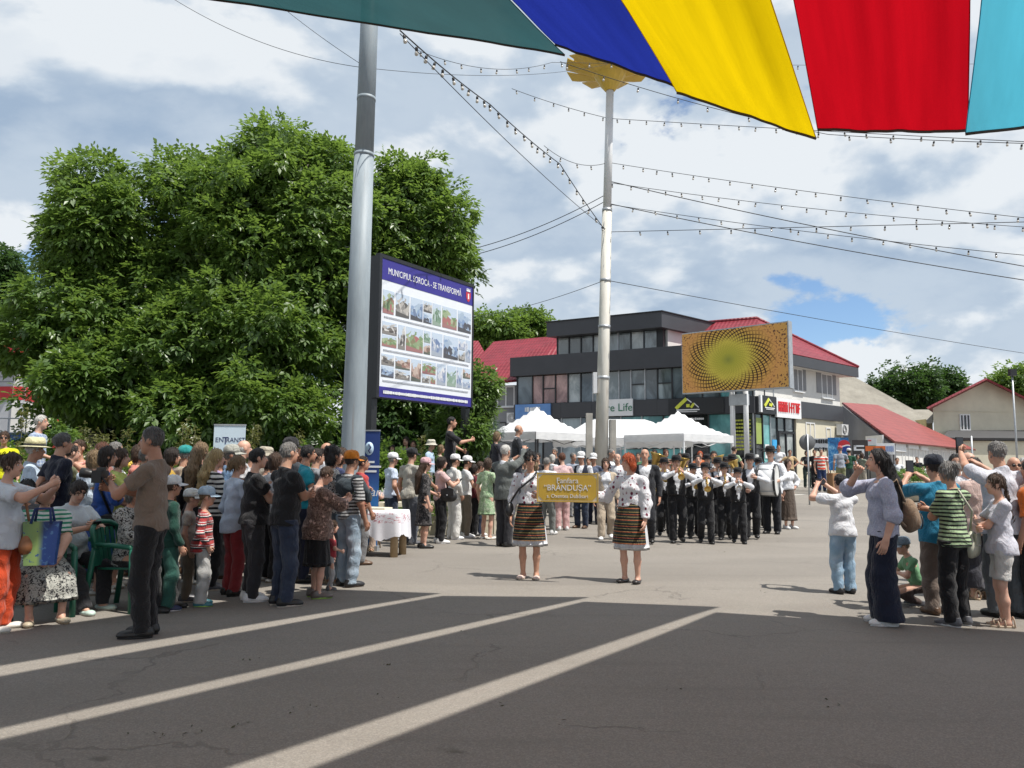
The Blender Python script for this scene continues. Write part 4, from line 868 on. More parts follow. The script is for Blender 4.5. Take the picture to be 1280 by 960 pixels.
def bulb_mesh():
    global BULB
    if BULB is None:
        b = MB(); b.lathe([(0.012, -0.02), (0.020, -0.03), (0.020, -0.065), (0.014, -0.07)], 7, 0); b.lathe([(0.014, -0.07), (0.026, -0.095), (0.024, -0.12), (0.004, -0.132)], 7, 1); BULB = b.mesh('bulb'); BULB.materials.append(M_WIRE); BULB.materials.append(M_BULB)
    return BULB
def cable(pts3, rad, label, name='cable', bulbs=0, sag=0.3, group=None, n=26, scale=1.6, cat='cable'):
    """a hanging wire through the given points, each span sagging; bulbs every so many metres"""
    root = empty(name, tuple(pts3[0]), 0, label, cat, group); P_ = []; pts3 = [Vector(p) for p in pts3]
    if pts3[-1].x > 9: pts3[-1] = pts3[-2] + (pts3[-1]-pts3[-2])*1.9 + Vector((0, 0, sag*0.9)); sag *= 1.25; n = 46     # runs on to a far mast out of view
    for a, b in zip(pts3[:-1], pts3[1:]):
        for i in range(n): t_ = i/n; p = Vector(a).lerp(Vector(b), t_); p.z -= sag*4*t_*(1-t_); P_.append(p)
    P_.append(Vector(pts3[-1])); o = Vector(pts3[0]); m = MB(); m.tube([p-o for p in P_], rad, 5); m.build('wire', M_WIRE, root)
    if bulbs:
        acc = 0.15
        for a, b in zip(P_[:-1], P_[1:]):
            d = (b-a).length
            while acc < d:
                p = a.lerp(b, acc/d); q = link('bulb', bulb_mesh(), None, root, tuple(p-o), (R(rnd.uniform(-14, 14)), R(rnd.uniform(-14, 14)), 0)); q.scale = (scale,)*3; acc += bulbs*rnd.uniform(0.8, 1.2)
            acc -= d
    return root
def wires():
    g = 'strings of bulbs across the square'; lab = 'black string of small bulbs strung from the mast to the right'
    far = lambda px, py, D=15: AT(px, py, D)
    L_ = 'string of bulbs '
    # strings crossing the picture to the right, each ending beyond the frame
    cable([mast_pt(132)+Vector((-3.2, -0.4, 0.35)), mast_pt(148), far(1340, 178, 16)], 0.0087, L_+'crossing highest, just under the hem of the red cloth', 'string_lights', 0.62, 0.05, g, scale=1.08, cat='string lights')
    cable([AT(700, 77, 14), AT(1035, 168, 15), far(1340, 176, 12)], 0.0068, L_+'that begins under the yellow lamp and skirts the yellow cloth', 'string_lights', 0.75, 0.08, g, scale=0.86, cat='string lights')
    cable([AT(680, 182, 23.0), mast_pt(203), far(1330, 268, 18)], 0.0087, L_+'second from the top of the four fanning from the mast', 'string_lights', 0.6, 0.25, g, scale=1.15, cat='string lights')
    cable([mast_pt(228), far(1340, 272, 20)], 0.0087, L_+'third of those fanning from the mast, running nearly level', 'string_lights', 0.62, 0.45, g, scale=1.15, cat='string lights')
    cable([mast_pt(255), far(1330, 312, 18)], 0.0087, L_+'lowest of those fanning out, starting at the cable clamp', 'string_lights', 0.7, 0.3, g, scale=1.08, cat='string lights')
    cable([mast_pt(290), far(1340, 276, 18)], 0.0099, L_+'stretched level from the lower mast collar', 'string_lights', 0.85, 0.0, g, scale=1.15, cat='string lights')
    for y0, y1 in ((226, 332), (254, 348)): cable([mast_pt(y0), far(1340, y1, 22)], 0.0136, 'plain black power cable slanting down to the right from the mast', 'cable', 0, 0.35, 'power cables')
    # the bulb-hung stay from the upper left down to the mast
    cable([AT(500, 38, 12), AT(612, 130, 17), AT(700, 205, 21), mast_pt(290)], 0.0124, L_+'hung along the steep stay left of the mast', 'string_lights', 0.5, 0.05, g, scale=1.37, cat='string lights')
    cable([AT(500, 42, 12), mast_pt(287)], 0.0081, 'thin plain stay beside the bulb string left of the mast', 'cable', 0, 0.15, 'power cables')
    cable([AT(520, 62, 16), AT(690, 78, 20), AT(1340, 70, 22)], 0.0062, L_+'passing behind the blue cloth', 'string_lights', 0.7, 0.25, g, scale=1.01, cat='string lights')
    for y in (250, 258): cable([mast_pt(y-8), AT(560, y+68, 26)], 0.0124, 'black cable from the mast towards the walnut tree', 'cable', 0, 0.25, 'cables towards the walnut')
    cable([mast_pt(350), AT(1340, 445, 40)], 0.0112, 'thin cable running over the roofs to the right', 'cable', 0, 0.3)
    cable([mast_pt(350), AT(560, 398, 40)], 0.0099, 'thin cable running over the roofs to the left', 'cable', 0, 0.3)
    cable([AT(200, -12, 14), AT(450, 84, 13.0), AT(760, 80, 22)], 0.0050, 'thin wire tied round the grey pole', 'cable', 0, 0.25)
    cable([AT(330, -10, 14), AT(451, 80, 13.0)], 0.0050, 'short thin wire running from the teal net to the grey pole', 'cable', 0, 0.05)
wires()

# ---- the municipal billboard
def billboard():
    tl, tr = AT(477, 325, 17.0), AT(592, 357, 19.9); bl, br = AT(473, 493, 17.0), AT(587, 511, 19.9)
    x0, y0, x1, y1 = (tl.x+bl.x)/2, 17.0, (tr.x+br.x)/2, 19.9; W = Wall((x0, y0), (x1, y1), (0.5, -1)); z0 = (bl.z+br.z)/2; z1 = (tl.z+tr.z)/2; L = W.L
    root = empty('billboard', (x0, y0, 0), 0, 'large blue and white notice board of photographs on two black posts', 'billboard'); l = Vector(root.location)
    blue = paint('poster_blue', (0.035, 0.028, 0.23), 0.5, 0.05); white = paint('poster_white', (0.68, 0.71, 0.76), 0.5, 0.04)
    b = MB(); W.box(b, 0, L, -0.05, 0.0, z0, z1); bw(b, 'panel', white, root); H = z1-z0
    b = MB(); W.box(b, 0, L, 0.0, 0.006, z1-H*0.155, z1); bw(b, 'title_band', blue, root); b = MB(); W.box(b, 0, L, 0.0, 0.006, z0, z0+H*0.075); bw(b, 'footer_band', blue, root)
    text_obj('MUNICIPIUL SOROCA - SE TRANSFORMĂ', 0.215, M_SIGNW, root, frame_on(W, L*0.46, 0.010, z1-H*0.085, root), 0.002, squeeze=0.70)
    blur_lines(root, W, L*0.5, 0.008, z0+H*0.037, L*0.92, 1, 0.075, M_SIGNW, 46, 5)
    # crest: red shield under a small crown
    s = MB(); c = (L*0.945, z1-H*0.085); sh_ = [(-0.10, 0.10), (0.10, 0.10), (0.10, -0.03), (0.05, -0.12), (0, -0.16), (-0.05, -0.12), (-0.10, -0.03)]
    f_ = [W.pt(c[0]+x, 0.012, c[1]+z) for x, z in sh_]; k = len(f_); s.add(f_, [tuple(range(k))]); bw(s, 'crest', paint('crest_red', (0.5, 0.03, 0.05), 0.5), root)
    s = MB(); W.box(s, c[0]-0.025, c[0]+0.025, 0.013, 0.018, c[1]-0.08, c[1]+0.06); W.box(s, c[0]-0.08, c[0]+0.08, 0.008, 0.015, c[1]+0.12, c[1]+0.16)
    for q in (-0.06, 0.0, 0.06): W.box(s, c[0]+q-0.015, c[0]+q+0.015, 0.009, 0.014, c[1]+0.162, c[1]+0.20)
    bw(s, 'crown', M_SIGNW, root)
    # three rows of photographs (u0, u1, v0, v1 in fractions of the row)
    rows = [(0.775, 0.605, [(0.02, 0.125, 0, 1), (0.145, 0.28, 0, 1), (0.295, 0.42, 0, 1), (0.43, 0.52, 0.5, 1), (0.43, 0.52, 0, 0.46), (0.53, 0.625, 0, 1), (0.64, 0.81, 0, 1), (0.825, 0.985, 0, 1)]),
            (0.545, 0.365, [(0.02, 0.16, 0.5, 1), (0.02, 0.16, 0, 0.46), (0.175, 0.245, 0, 1), (0.255, 0.43, 0, 1), (0.44, 0.51, 0.5, 1), (0.44, 0.51, 0, 0.46), (0.525, 0.645, 0, 1), (0.66, 0.83, 0, 1), (0.84, 0.915, 0.5, 1), (0.84, 0.915, 0, 0.46), (0.925, 0.985, 0, 1)]),
            (0.31, 0.145, [(0.02, 0.14, 0.52, 1), (0.02, 0.14, 0, 0.48), (0.155, 0.30, 0.45, 1), (0.155, 0.30, 0, 0.41), (0.315, 0.415, 0, 1), (0.43, 0.575, 0.42, 1), (0.43, 0.51, 0, 0.38), (0.52, 0.575, 0, 0.38), (0.59, 0.69, 0, 1), (0.705, 0.81, 0, 1), (0.82, 0.885, 0, 1), (0.895, 0.985, 0.5, 1), (0.895, 0.985, 0, 0.46)])]
    pal = [((0.30, 0.28, 0.26), (0.10, 0.09, 0.08), (0.55, 0.5, 0.42)), ((0.10, 0.25, 0.55), (0.07, 0.07, 0.09), (0.3, 0.45, 0.6)), ((0.06, 0.20, 0.08), (0.20, 0.38, 0.25), (0.45, 0.6, 0.6)), ((0.35, 0.12, 0.08), (0.10, 0.13, 0.08), (0.55, 0.4, 0.3)), ((0.05, 0.15, 0.42), (0.25, 0.35, 0.5), (0.6, 0.62, 0.65)),
           ((0.06, 0.05, 0.05), (0.22, 0.19, 0.16), (0.6, 0.58, 0.55)), ((0.12, 0.28, 0.06), (0.45, 0.08, 0.07), (0.35, 0.45, 0.2))]
    pm = []
    for i, (a, b_, c_) in enumerate(pal):
        t = NT('photo_print_%d' % i); g_ = t.coord('Generated'); oi = t.n('ShaderNodeObjectInfo').outputs['Random']; gx = t.sep(g_); ph = t.math('MULTIPLY', oi, 37.0)
        cv = t.n('ShaderNodeCombineXYZ'); t.L.new(t.math('ADD', t.math('MULTIPLY', gx[0], 3.2), ph), cv.inputs[0]); t.L.new(t.math('MULTIPLY', gx[2], 3.0), cv.inputs[2])
        blk = t.voro(cv.outputs[0], 1.5, out=1); bl = t.sep(blk)[0]; n2 = t.noise(cv.outputs[0], 5, 4, 0.65)
        grey = lambda c, k=0.55: tuple(k*x + (1-k)*sum(c)/3 for x in c)
        body = t.ramp(t.math('ADD', t.math('MULTIPLY', bl, 0.65), t.math('MULTIPLY', n2, 0.4)), [(0.25, grey(b_)), (0.5, grey(a)), (0.8, grey(c_))]); skyc = t.mix(n2, (0.30, 0.42, 0.58), (0.62, 0.66, 0.70))
        hor = t.math('ADD', t.math('MULTIPLY', t.math('SINE', t.math('ADD', t.math('MULTIPLY', gx[0], 5.0), ph)), 0.12), t.math('MULTIPLY', bl, 0.35)); base = t.mix(t.math('GREATER_THAN', t.math('SUBTRACT', gx[2], hor), 0.52), body, skyc)
        base = t.mix(t.math('LESS_THAN', t.math('ADD', gx[2], t.math('MULTIPLY', gx[0], 0.12)), 0.22), base, grey(b_, 0.4)); pm.append(t.done(t.bsdf(base, 0.5)))
    rr = random.Random(2); last = -1
    for vt, vb, cells in rows:
        for (ua, ub, va, vb2) in cells:
            k = rr.randrange(7)
            if k == last: k = (k+1) % 7
            last = k; za = z0+H*(vb + (vt-vb)*va); zb = z0+H*(vb + (vt-vb)*vb2); p = MB(); W.box(p, L*ua, L*ub, 0.0, 0.006, za, zb); bw(p, 'photograph', pm[k], root)
        cap = blur_lines(root, W, L*0.5, 0.003, z0+H*(vb-0.022), L*0.93, 2, 0.012, paint('caption_grey', (0.60, 0.63, 0.68), 0.6), 60, int(vt*100), 'caption'); cap['kind'] = 'stuff'
    fr = MB(); W.box(fr, -0.09, L+0.05, -0.10, -0.052, z0-0.03, z1+0.09); W.box(fr, -0.09, -0.004, -0.052, 0.03, z0-0.03, z1+0.09); W.box(fr, 0.0, L, -0.052, 0.02, z1+0.003, z1+0.09); W.box(fr, L+0.004, L+0.05, -0.052, 0.02, z0-0.03, z1+0.09); bw(fr, 'frame', M_BLACKM, root)
    for u in (-0.09, L-0.08): p = MB(); W.box(p, u, u+0.17, -0.26, -0.102, -0.05, z1+0.05); bw(p, 'post', M_BLACKM, root)
    return W
BBW = billboard()

# ---- LED screen with the sunflower head
def led():
    a, b = AT(853, 452, 36.0), AT(985, 446, 32.6); W = Wall((a.x, a.y), (b.x, b.y), (-0.2, -1)); z0 = (AT(853, 488, 36).z + AT(985, 487, 32.6).z)/2; z1 = (AT(853, 417, 36).z + AT(985, 404, 32.6).z)/2; L = W.L; H = z1-z0
    root = empty('video_screen', (b.x, b.y, BASE), 0, 'outdoor video screen showing a golden sunflower head on two white posts', 'screen')
    c = MB(); W.box(c, -0.03, L+0.03, -0.33, -0.004, z0-0.05, z1+0.05); bw(c, 'cabinet', M_STEEL, root)
    t = NT('screen_sunflower'); co = t.coord('UV'); ctr = t.mapping(co, loc=(-0.46, -0.5, 0)); xyz = t.sep(ctr); x = t.math('MULTIPLY', xyz[0], 0.76*L/H); y = t.math('MULTIPLY', xyz[1], 0.92)
    r = t.math('SQRT', t.math('ADD', t.math('MULTIPLY', x, x), t.math('MULTIPLY', y, y))); th = t.math('ARCTAN2', y, x)
    lr = t.math('LOGARITHM', t.math('ADD', r, 0.02), 2.718)
    s1 = t.math('SINE', t.math('ADD', t.math('MULTIPLY', th, 34), t.math('MULTIPLY', r, 92))); s2 = t.math('SINE', t.math('SUBTRACT', t.math('MULTIPLY', th, 55), t.math('MULTIPLY', r, 118)))
    net = t.math('MAXIMUM', s1, s2); ringm = t.math('MULTIPLY', t.rng(t.math('ADD', r, t.math('MULTIPLY', t.noise(co, 7, 2), 0.2)), 0.34, 0.48), t.rng(t.math('ADD', r, t.math('MULTIPLY', t.noise(co, 5, 3), 0.35)), 0.66, 0.78, 1, 0)); inner = t.rng(r, 0.30, 0.12)
    seeds = t.math('MULTIPLY', t.math('GREATER_THAN', net, 0.62), ringm)
    fl = t.noise(t.mapping(co, (1.9, 1, 1)), 30, 2, 0.6); fleck = t.math('MULTIPLY', t.math('GREATER_THAN', fl, 0.565), t.math('MULTIPLY', t.rng(r, 0.56, 0.68), t.math('GREATER_THAN', t.noise(co, 5, 2), 0.42)))
    base = t.ramp(r, [(0.0, (0.24, 0.26, 0.05)), (0.10, (0.42, 0.40, 0.05)), (0.28, (0.56, 0.46, 0.07)), (0.45, (0.56, 0.33, 0.07)), (0.62, (0.58, 0.29, 0.09)), (0.9, (0.50, 0.30, 0.08))])
    base = t.mix(t.math('MULTIPLY', t.math('GREATER_THAN', net, 0.72), t.math('MULTIPLY', t.rng(r, 0.30, 0.2), 0.45)), base, (0.22, 0.2, 0.02)); base = t.mix(seeds, base, (0.035, 0.015, 0.012)); base = t.mix(fleck, base, (0.10, 0.045, 0.03))
    em = t.n('ShaderNodeEmission'); t.L.new(base, em.inputs[0]); em.inputs[1].default_value = 0.55; bs = t.bsdf(base, 0.5); ad = t.n('ShaderNodeMixShader'); ad.inputs[0].default_value = 0.5; t.L.new(bs, ad.inputs[1]); t.L.new(em.outputs[0], ad.inputs[2]); m = t.done(ad.outputs[0])
    p = MB(); l = Vector(root.location); p.add([W.pt(0, 0.006, z0)-l, W.pt(L, 0.006, z0)-l, W.pt(L, 0.006, z1)-l, W.pt(0, 0.006, z1)-l], [(0, 1, 2, 3)]); me = p.mesh('display'); uv = me.uv_layers.new(name='UVMap')
    for lo_, q in zip(me.loops, [(0, 0), (1, 0), (1, 1), (0, 1)]): uv.data[lo_.index].uv = q
    link('display', me, m, root)
    e = MB(); W.box(e, L+0.032, L+0.07, -0.35, 0.03, z0-0.06, z1+0.06); bw(e, 'side_frame', M_STEEL, root)
    for px in (909, 926): u = W.u_at(px); q = MB(); c_ = W.pt(u, -0.6, 0)-l; q.tube([(c_.x, c_.y, -0.1), (c_.x, c_.y, z1-0.4-l.z)], 0.115, 14); q.build('post', M_WM, root)
    u0, u1 = W.u_at(909), W.u_at(926); q = MB(); W.box(q, u0-0.1, u1+0.1, -0.75, -0.47, z0-0.65, z0-0.15); bw(q, 'bracket', M_STEEL, root)
led()

# ---- tents
def mat_tent():
    t = NT('white_tent_cloth'); c = t.coord(); h = t.noise(t.mapping(c, (1, 1, 1.5)), 2.4, 4, 0.6, 0.4); col = t.mix(t.rng(h, 0.35, 0.7), (0.78, 0.79, 0.80), (0.70, 0.71, 0.73))
    d = t.bsdf(col, 0.75, t.bump(h, 0.35, 0.08)); tl = t.n('ShaderNodeBsdfTranslucent'); tl.inputs[0].default_value = (0.8, 0.8, 0.8, 1); m = t.n('ShaderNodeMixShader'); m.inputs[0].default_value = 0.25; t.L.new(d, m.inputs[1]); t.L.new(tl.outputs[0], m.inputs[2]); return t.done(m.outputs[0])
M_TENT = mat_tent()
def tent(c, rz, sx, sy, eave, peak, label, legs=M_BLACKM, ridge=0.0, val=0.28, scallop=False):
    """pop-up tent: roof with concave slopes, hanging valance, four legs"""
    g = gz(c[0], c[1]); root = empty('market_tent', (c[0], c[1], g), rz, label, 'tent', 'white market tents'); n = 10
    m = MB(); hx, hy = sx/2, sy/2
    def roofpt(u, v):                            # u,v in -1..1
        if ridge: d = max(abs(v), max(0, (abs(u)*hx-ridge)/(hx-ridge)))
        else: d = max(abs(u), abs(v))
        return Vector((u*hx, v*hy, eave + (peak-eave)*((1-d)**1.55*0.55 + (1-d)*0.45) - 0.05*math.sin(math.pi*min(1, abs(u*v)))*(1-d)))
    N = 16; vs = [roofpt(-1+2*i/N, -1+2*j/N) for j in range(N+1) for i in range(N+1)]; m.add(vs, [(j*(N+1)+i, j*(N+1)+i+1, (j+1)*(N+1)+i+1, (j+1)*(N+1)+i) for j in range(N) for i in range(N)], 0, True); m.build('roof', M_TENT, root)
    cs = [(-hx, -hy), (hx, -hy), (hx, hy), (-hx, hy)]
    for k in range(4):
        a, b = Vector((*cs[k], eave)), Vector((*cs[(k+1) % 4], eave)); q = 36; v = MB(); vs = []
        o = Vector((a.x+b.x, a.y+b.y, 0)).normalized()*0.012
        for i in range(q+1):
            p = a.lerp(b, i/q) + o*(1+math.sin(i*1.1)*0.6); drop = val - (0.06*abs(math.sin(i*math.pi/3)) if scallop else 0.01*math.sin(i*0.7)); vs += [p, p - Vector((0, 0, drop))]
        v.add(vs, [(2*i, 2*i+1, 2*i+3, 2*i+2) for i in range(q)], 0, True); v.build('valance', M_TENT, root)
        l = MB(); x, y = cs[k][0]*0.985, cs[k][1]*0.985; l.box(x-0.025, x+0.025, y-0.025, y+0.025, 0, eave-0.02); l.build('leg', legs, root)
    for k in range(4):
        a, b = Vector((*cs[k], eave-0.03))*1.0, Vector((*cs[(k+1) % 4], eave-0.03)); m2 = MB(); mid = (a+b)/2; m2.tube([a*0.98, mid*0.98 - Vector((0, 0, 0.35)), b*0.98], 0.014, 5); m2.build('brace', legs, root)
    return root
p = AT(671, 560, 29.5); tent((p.x, p.y), R(42), 2.95, 2.95, 2.32, 3.35, 'white pop-up tent with a pointed top and black legs, left of the mast')
p = AT(848, 560, 29.5); tent((p.x, p.y), R(38), 2.9, 2.9, 2.30, 3.25, 'white pop-up tent with a pointed top in front of the video screen posts', legs=M_WM)
p = AT(775, 560, 31.5); tent((p.x, p.y), R(-4), 5.4, 3.0, 2.15, 2.95, 'long white ridge tent with a scalloped valance behind the mast', ridge=1.2, scallop=True, legs=M_WM, val=0.36)

# ---- kerb, steps, planter, traffic sign, lamp posts at the far side
def far_side():
    a, b = G(880, 622, 0.40), G(1075, 614, 0.46)
    W = Wall((a.x, a.y), (b.x, b.y), (0, -1)); m = MB(); M_KERB = paint('pale_kerb', (0.55, 0.53, 0.49), 0.85, 0.15, 2)
    n = int(W.L/1.0); r = empty('kerb', (a.x, a.y, gz(a.x, a.y)), 0); r['kind'] = 'structure'
    for i in range(n):
        k = MB(); W.box(k, i*W.L/n+0.006, (i+1)*W.L/n-0.006, -0.16, 0.0, 0.2, gz(a.x, a.y)+0.14+0.004*(i % 3)); bw(k, 'kerb_stone', M_KERB, r)
    m = MB(); pts = [W.pt(0, -0.162, 0), W.pt(W.L, -0.162, 0), W.pt(W.L+3, -9, 0), W.pt(-4, -9, 0)]; z = gz(a.x, a.y)+0.13
    m.hexa([Vector((p.x, p.y, 0.1)) for p in pts] + [Vector((p.x, p.y, z)) for p in pts]); o = m.build('pavement', paint('paving', (0.33, 0.32, 0.30), 0.9, 0.2, 1.2, bump=0.2)); tag(o, kind='structure')
    # entrance steps of the corner shop
    st = empty('entrance_steps', tuple(RW.pt(3.0, 0.3, z)), 0, 'grey entrance steps in front of the corner shop door', 'steps')
    for i in range(3): s = MB(); RW.box(s, 1.0-0.2*i, 8.6, 0.02, 1.6-0.4*i, z-0.02+0.14*i + (0.002 if i else 0), z+0.14*(i+1)); bw(s, 'step', M_CONC, st)
    # planter bowl
    D = 28.0; p = AT(1137, 600, D); g = gz(p.x, p.y); r = empty('planter', (p.x, p.y, g), 0, 'round concrete planter bowl with a green bush', 'planter'); b = MB(); k = D/FPX
    b.lathe([(0.42, 0.0), (0.50, 0.05), (0.66, 0.62), (0.70, 0.66), (0.70, 0.72), (0.60, 0.72), (0.56, 0.60)], 24); b.build('bowl', paint('pale_concrete', (0.50, 0.46, 0.36), 0.9, 0.15, 3, bump=0.2), r)
    rs = np.random.RandomState(4); C = rs.uniform(-1, 1, (16, 3))*np.array([0.5, 0.5, 0.12]) + np.array([0, 0, 0.82]); v, q = leaf_cloud(rs, C, np.full((16, 3), 0.2), 60, 0.09, 0.3, 3, 0.0); link('bush', flat_mesh('bush', v, q), LEAF['pale'], r)
    p = AT(1218, 604, 30); r = empty('planter', (p.x, p.y, gz(p.x, p.y)), 0, 'second concrete planter bowl, hidden behind the people filming', 'planter')
    # back of a round traffic sign
    D = 26.0; p = AT(1011, 600, D); g = gz(p.x, p.y); c = AT(1011, 553, D); r = empty('traffic_sign', (p.x, p.y, g), 0, 'grey back of a round traffic sign on a thin post', 'traffic sign')
    b = MB(); b.tube([(0, 0, 0), (0, 0, c.z-g+0.28)], 0.028, 8); b.build('post', M_STEEL, r); b = MB(); b.lathe([(0.27, -0.012), (0.275, 0.0), (0.27, 0.012)], 28, M=Matrix.Translation((0, 0.045, c.z-g)) @ Matrix.Rotation(R(90), 4, 'X')); b.build('disc', paint('sign_back_grey', (0.12, 0.125, 0.13), 0.5), r)
    for px, y0, y1, D, lab in ((1273, 470, 600, 34, 'slim grey lamp post in front of the gable house'), (1217, 545, 600, 33, 'short grey post rising among the people filming')):
        p = AT(px, 600, D); g = gz(p.x, p.y); t_ = AT(px, y0, D); r = empty('lamp_post', (p.x, p.y, g), 0, lab, 'lamp post'); b = MB(); b.tube([(0, 0, 0), (0, 0, t_.z-g)], [0.05, 0.035], 8); b.build('post', M_STEEL, r)
        if y0 < 500: b = MB(); b.box(-0.14, 0.14, -0.12, 0.08, t_.z-g, t_.z-g+0.3); b.build('floodlight', M_BLACKM, r)
far_side()
bpy.data.objects.remove(bpy.data.objects['planter.001'])

# ---- left side: low stone wall, fence, banners, table
def left_side():
    M_ST = [paint('pale_stone_%d' % i, c, 0.9, 0.2, 4, bump=0.3) for i, c in enumerate(((0.52, 0.46, 0.34), (0.58, 0.53, 0.42), (0.46, 0.41, 0.31)))]
    w = empty('low_wall', (-5.5, 13.6, 0), 0, 'low pale stone wall along the flower bed behind the crowd', 'wall')
    pts = [Vector((-14, 10.8, 0)), Vector((-9, 11.0, 0)), Vector((-5.0, 12.6, 0)), Vector((-3.2, 15.4, 0)), Vector((-1.6, 16.6, 0)), Vector((0.2, 17.0, 0))]
    o = Vector(w.location); rr = random.Random(4)
    for a, b in zip(pts[:-1], pts[1:]):
        d = b-a; n = max(2, int(d.length/0.55)); u = d.normalized(); nrm = Vector((-u.y, u.x, 0))
        for i in range(n):
            p0 = a + d*(i/n) + u*0.008; p1 = a + d*((i+1)/n) - u*0.008
            for (z0, z1, t_) in ((-0.05, 0.30, 0.15), (0.308, 0.60, 0.15), (0.608, 0.70, 0.19)):
                k = MB(); j = rr.uniform(-0.012, 0.012); q = [p0 - nrm*(t_+j), p1 - nrm*(t_+j), p1 + nrm*t_, p0 + nrm*t_]; k.hexa([x - o + Vector((0, 0, z0)) for x in q] + [x - o + Vector((0, 0, z1 + rr.uniform(-0.006, 0.006))) for x in q]); k.build('stone' if z1 < 0.65 else 'coping', rr.choice(M_ST), w)
    # soil behind it
    s = MB(); poly = [(-14, 11.0), (-9, 11.2), (-5.0, 12.8), (-3.2, 15.6), (-1.6, 16.8), (0.2, 17.2), (0.2, 21), (-30, 21), (-30, 11)]
    s.add([(x, y, 0.45) for x, y in poly] + [(x, y, -0.1) for x, y in poly], [tuple(range(9))] + [(i, 9+i, 9+(i+1) % 9, (i+1) % 9) for i in range(9)]); so = s.build('flower_bed', paint('bed_soil', (0.07, 0.075, 0.03), 0.95, 0.4, 2)); tag(so, kind='structure')
    rs = np.random.RandomState(9); n = 2600; P_ = np.stack([rs.uniform(-12, -0.2, n), rs.uniform(12.9, 20, n), np.full(n, 0.47)], 1); P_ = P_[P_[:, 1] > 13.4 + np.maximum(0, (P_[:, 0]+5)*0.75)]
    v, q = leaf_cloud(rs, P_, np.full((len(P_), 3), 0.05), 8, 0.20, 0.10, 1, -0.8); g = link('bed_grass', flat_mesh('grass', v, q), LEAF['walnut']); tag(g, 'green weeds and grass growing in the flower bed', 'grass', kind='stuff')
    # thin pipe fence in front of the white building
    f = empty('fence', tuple(AT(-40, 570, 24)), 0, 'thin grey pipe fence in front of the white building', 'fence'); o = Vector(f.location); o.z = 0; f.location.z = 0
    a, b = AT(-60, 523, 24), AT(78, 523, 24)
    for y in (523, 541): q = MB(); z = AT(20, y, 24).z; q.tube([Vector((a.x, 24, z))-o, Vector((b.x, 24, z))-o], 0.02, 6); q.build('rail', M_STEEL, f)
    for px in range(-55, 80, 22): q = MB(); x = AT(px, 523, 24).x; q.tube([Vector((x, 24, 0))-o, Vector((x, 24, a.z))-o], 0.022, 6); q.build('post', M_STEEL, f)
    # blue bin behind the fence
    p = AT(22, 556, 25); r = empty('waste_container', (p.x, p.y, 0), 0, 'blue waste container behind the pipe fence', 'container'); q = MB(); h = AT(22, 544, 25).z
    q.hexa([Vector(v) for v in ((-0.55, -0.4, 0.1), (0.55, -0.4, 0.1), (0.55, 0.4, 0.1), (-0.55, 0.4, 0.1), (-0.65, -0.5, h), (0.65, -0.5, h), (0.65, 0.5, h), (-0.65, 0.5, h))]); q.build('bin_body', paint('container_blue', (0.04, 0.12, 0.36), 0.5), r); q = MB(); q.box(-0.68, 0.68, -0.53, 0.53, h+0.004, h+0.08); q.build('lid', paint('container_lid', (0.03, 0.09, 0.28), 0.5), r)
    # roll-up banners
    def rollup(px0, px1, y0, D, rz, name, lab, mat, deco):
        a, b = AT(px0, 600, D), AT(px1, 600, D); w_ = b.x-a.x; z1 = AT(px0, y0, D).z; g = 0.0; r = empty(name, ((a.x+b.x)/2, D, g), rz, lab, 'banner'); h = z1-g
        m = MB(); m.box(-w_/2, w_/2, -0.004, 0.004, 0.09, h); m.build('banner_sheet', mat, r); m = MB(); m.box(-w_/2-0.02, w_/2+0.02, -0.07, 0.07, 0, 0.088); m.build('base', M_STEEL, r); m = MB(); m.box(-w_/2-0.005, w_/2+0.005, -0.012, 0.012, h+0.002, h+0.025); m.build('top_rail', M_STEEL, r); deco(r, w_, h)
    F = lambda x, z: Matrix.Translation((x, -0.006, z)) @ Matrix.Rotation(R(90), 4, 'X')
    navy = paint('print_navy', (0.03, 0.04, 0.12), 0.5)
    def b1(r, w_, h):
        text_obj('EN', 0.11, navy, r, F(-w_*0.31, h-0.235), 0.001); text_obj('T', 0.17, navy, r, F(-w_*0.125, h-0.25), 0.001); text_obj('RANST', 0.11, navy, r, F(w_*0.20, h-0.235), 0.001, squeeze=0.9)
    rollup(265, 304, 532, 12.6, R(3), 'rollup_banner', 'pale blue and white roll-up banner with dark heading behind the crowd', paint('banner_pale', (0.60, 0.72, 0.80), 0.5, 0.15, 1.2), b1)
    def b2(r, w_, h):
        t = MB(); t.lathe([(0.10, 0), (0.10, 0.003)], 20, M=Matrix.Translation((-0.02, -0.006, h-0.30)) @ Matrix.Rotation(R(90), 4, 'X') @ Matrix.Diagonal((0.8, 1.15, 1, 1))); t.build('oval_emblem', paint('emblem_pale', (0.45, 0.6, 0.75), 0.5), r)
        t = MB(); t.tube([(-0.03, -0.012, h-0.22), (0.01, -0.012, h-0.28), (-0.03, -0.012, h-0.34), (0.0, -0.012, h-0.38)], 0.012, 5); t.build('emblem_stroke', navy, r)
        q = MB()
        for i, ww in enumerate((0.22, 0.34, 0.26)):
            q = MB(); q.box(-w_*0.42, -w_*0.42+ww, -0.009, -0.005, h-0.55-0.08*i, h-0.515-0.08*i); q.build('print_line', M_SIGNW, r)
        text_obj('de ani', 0.22, M_SIGNW, r, F(0.0, h-1.05), 0.001, shear=0.25)
    t = NT('banner_blue_print'); c = t.coord(); base = t.ramp(t.math('MULTIPLY', t.sep(c)[2], 0.45), [(0.35, (0.03, 0.17, 0.45)), (0.6, (0.02, 0.05, 0.20))]); M_B2 = t.done(t.bsdf(base, 0.5))
    rollup(450, 474, 539, 13.4, R(-8), 'rollup_banner', 'blue roll-up banner with an oval emblem beside the grey pole', M_B2, b2)
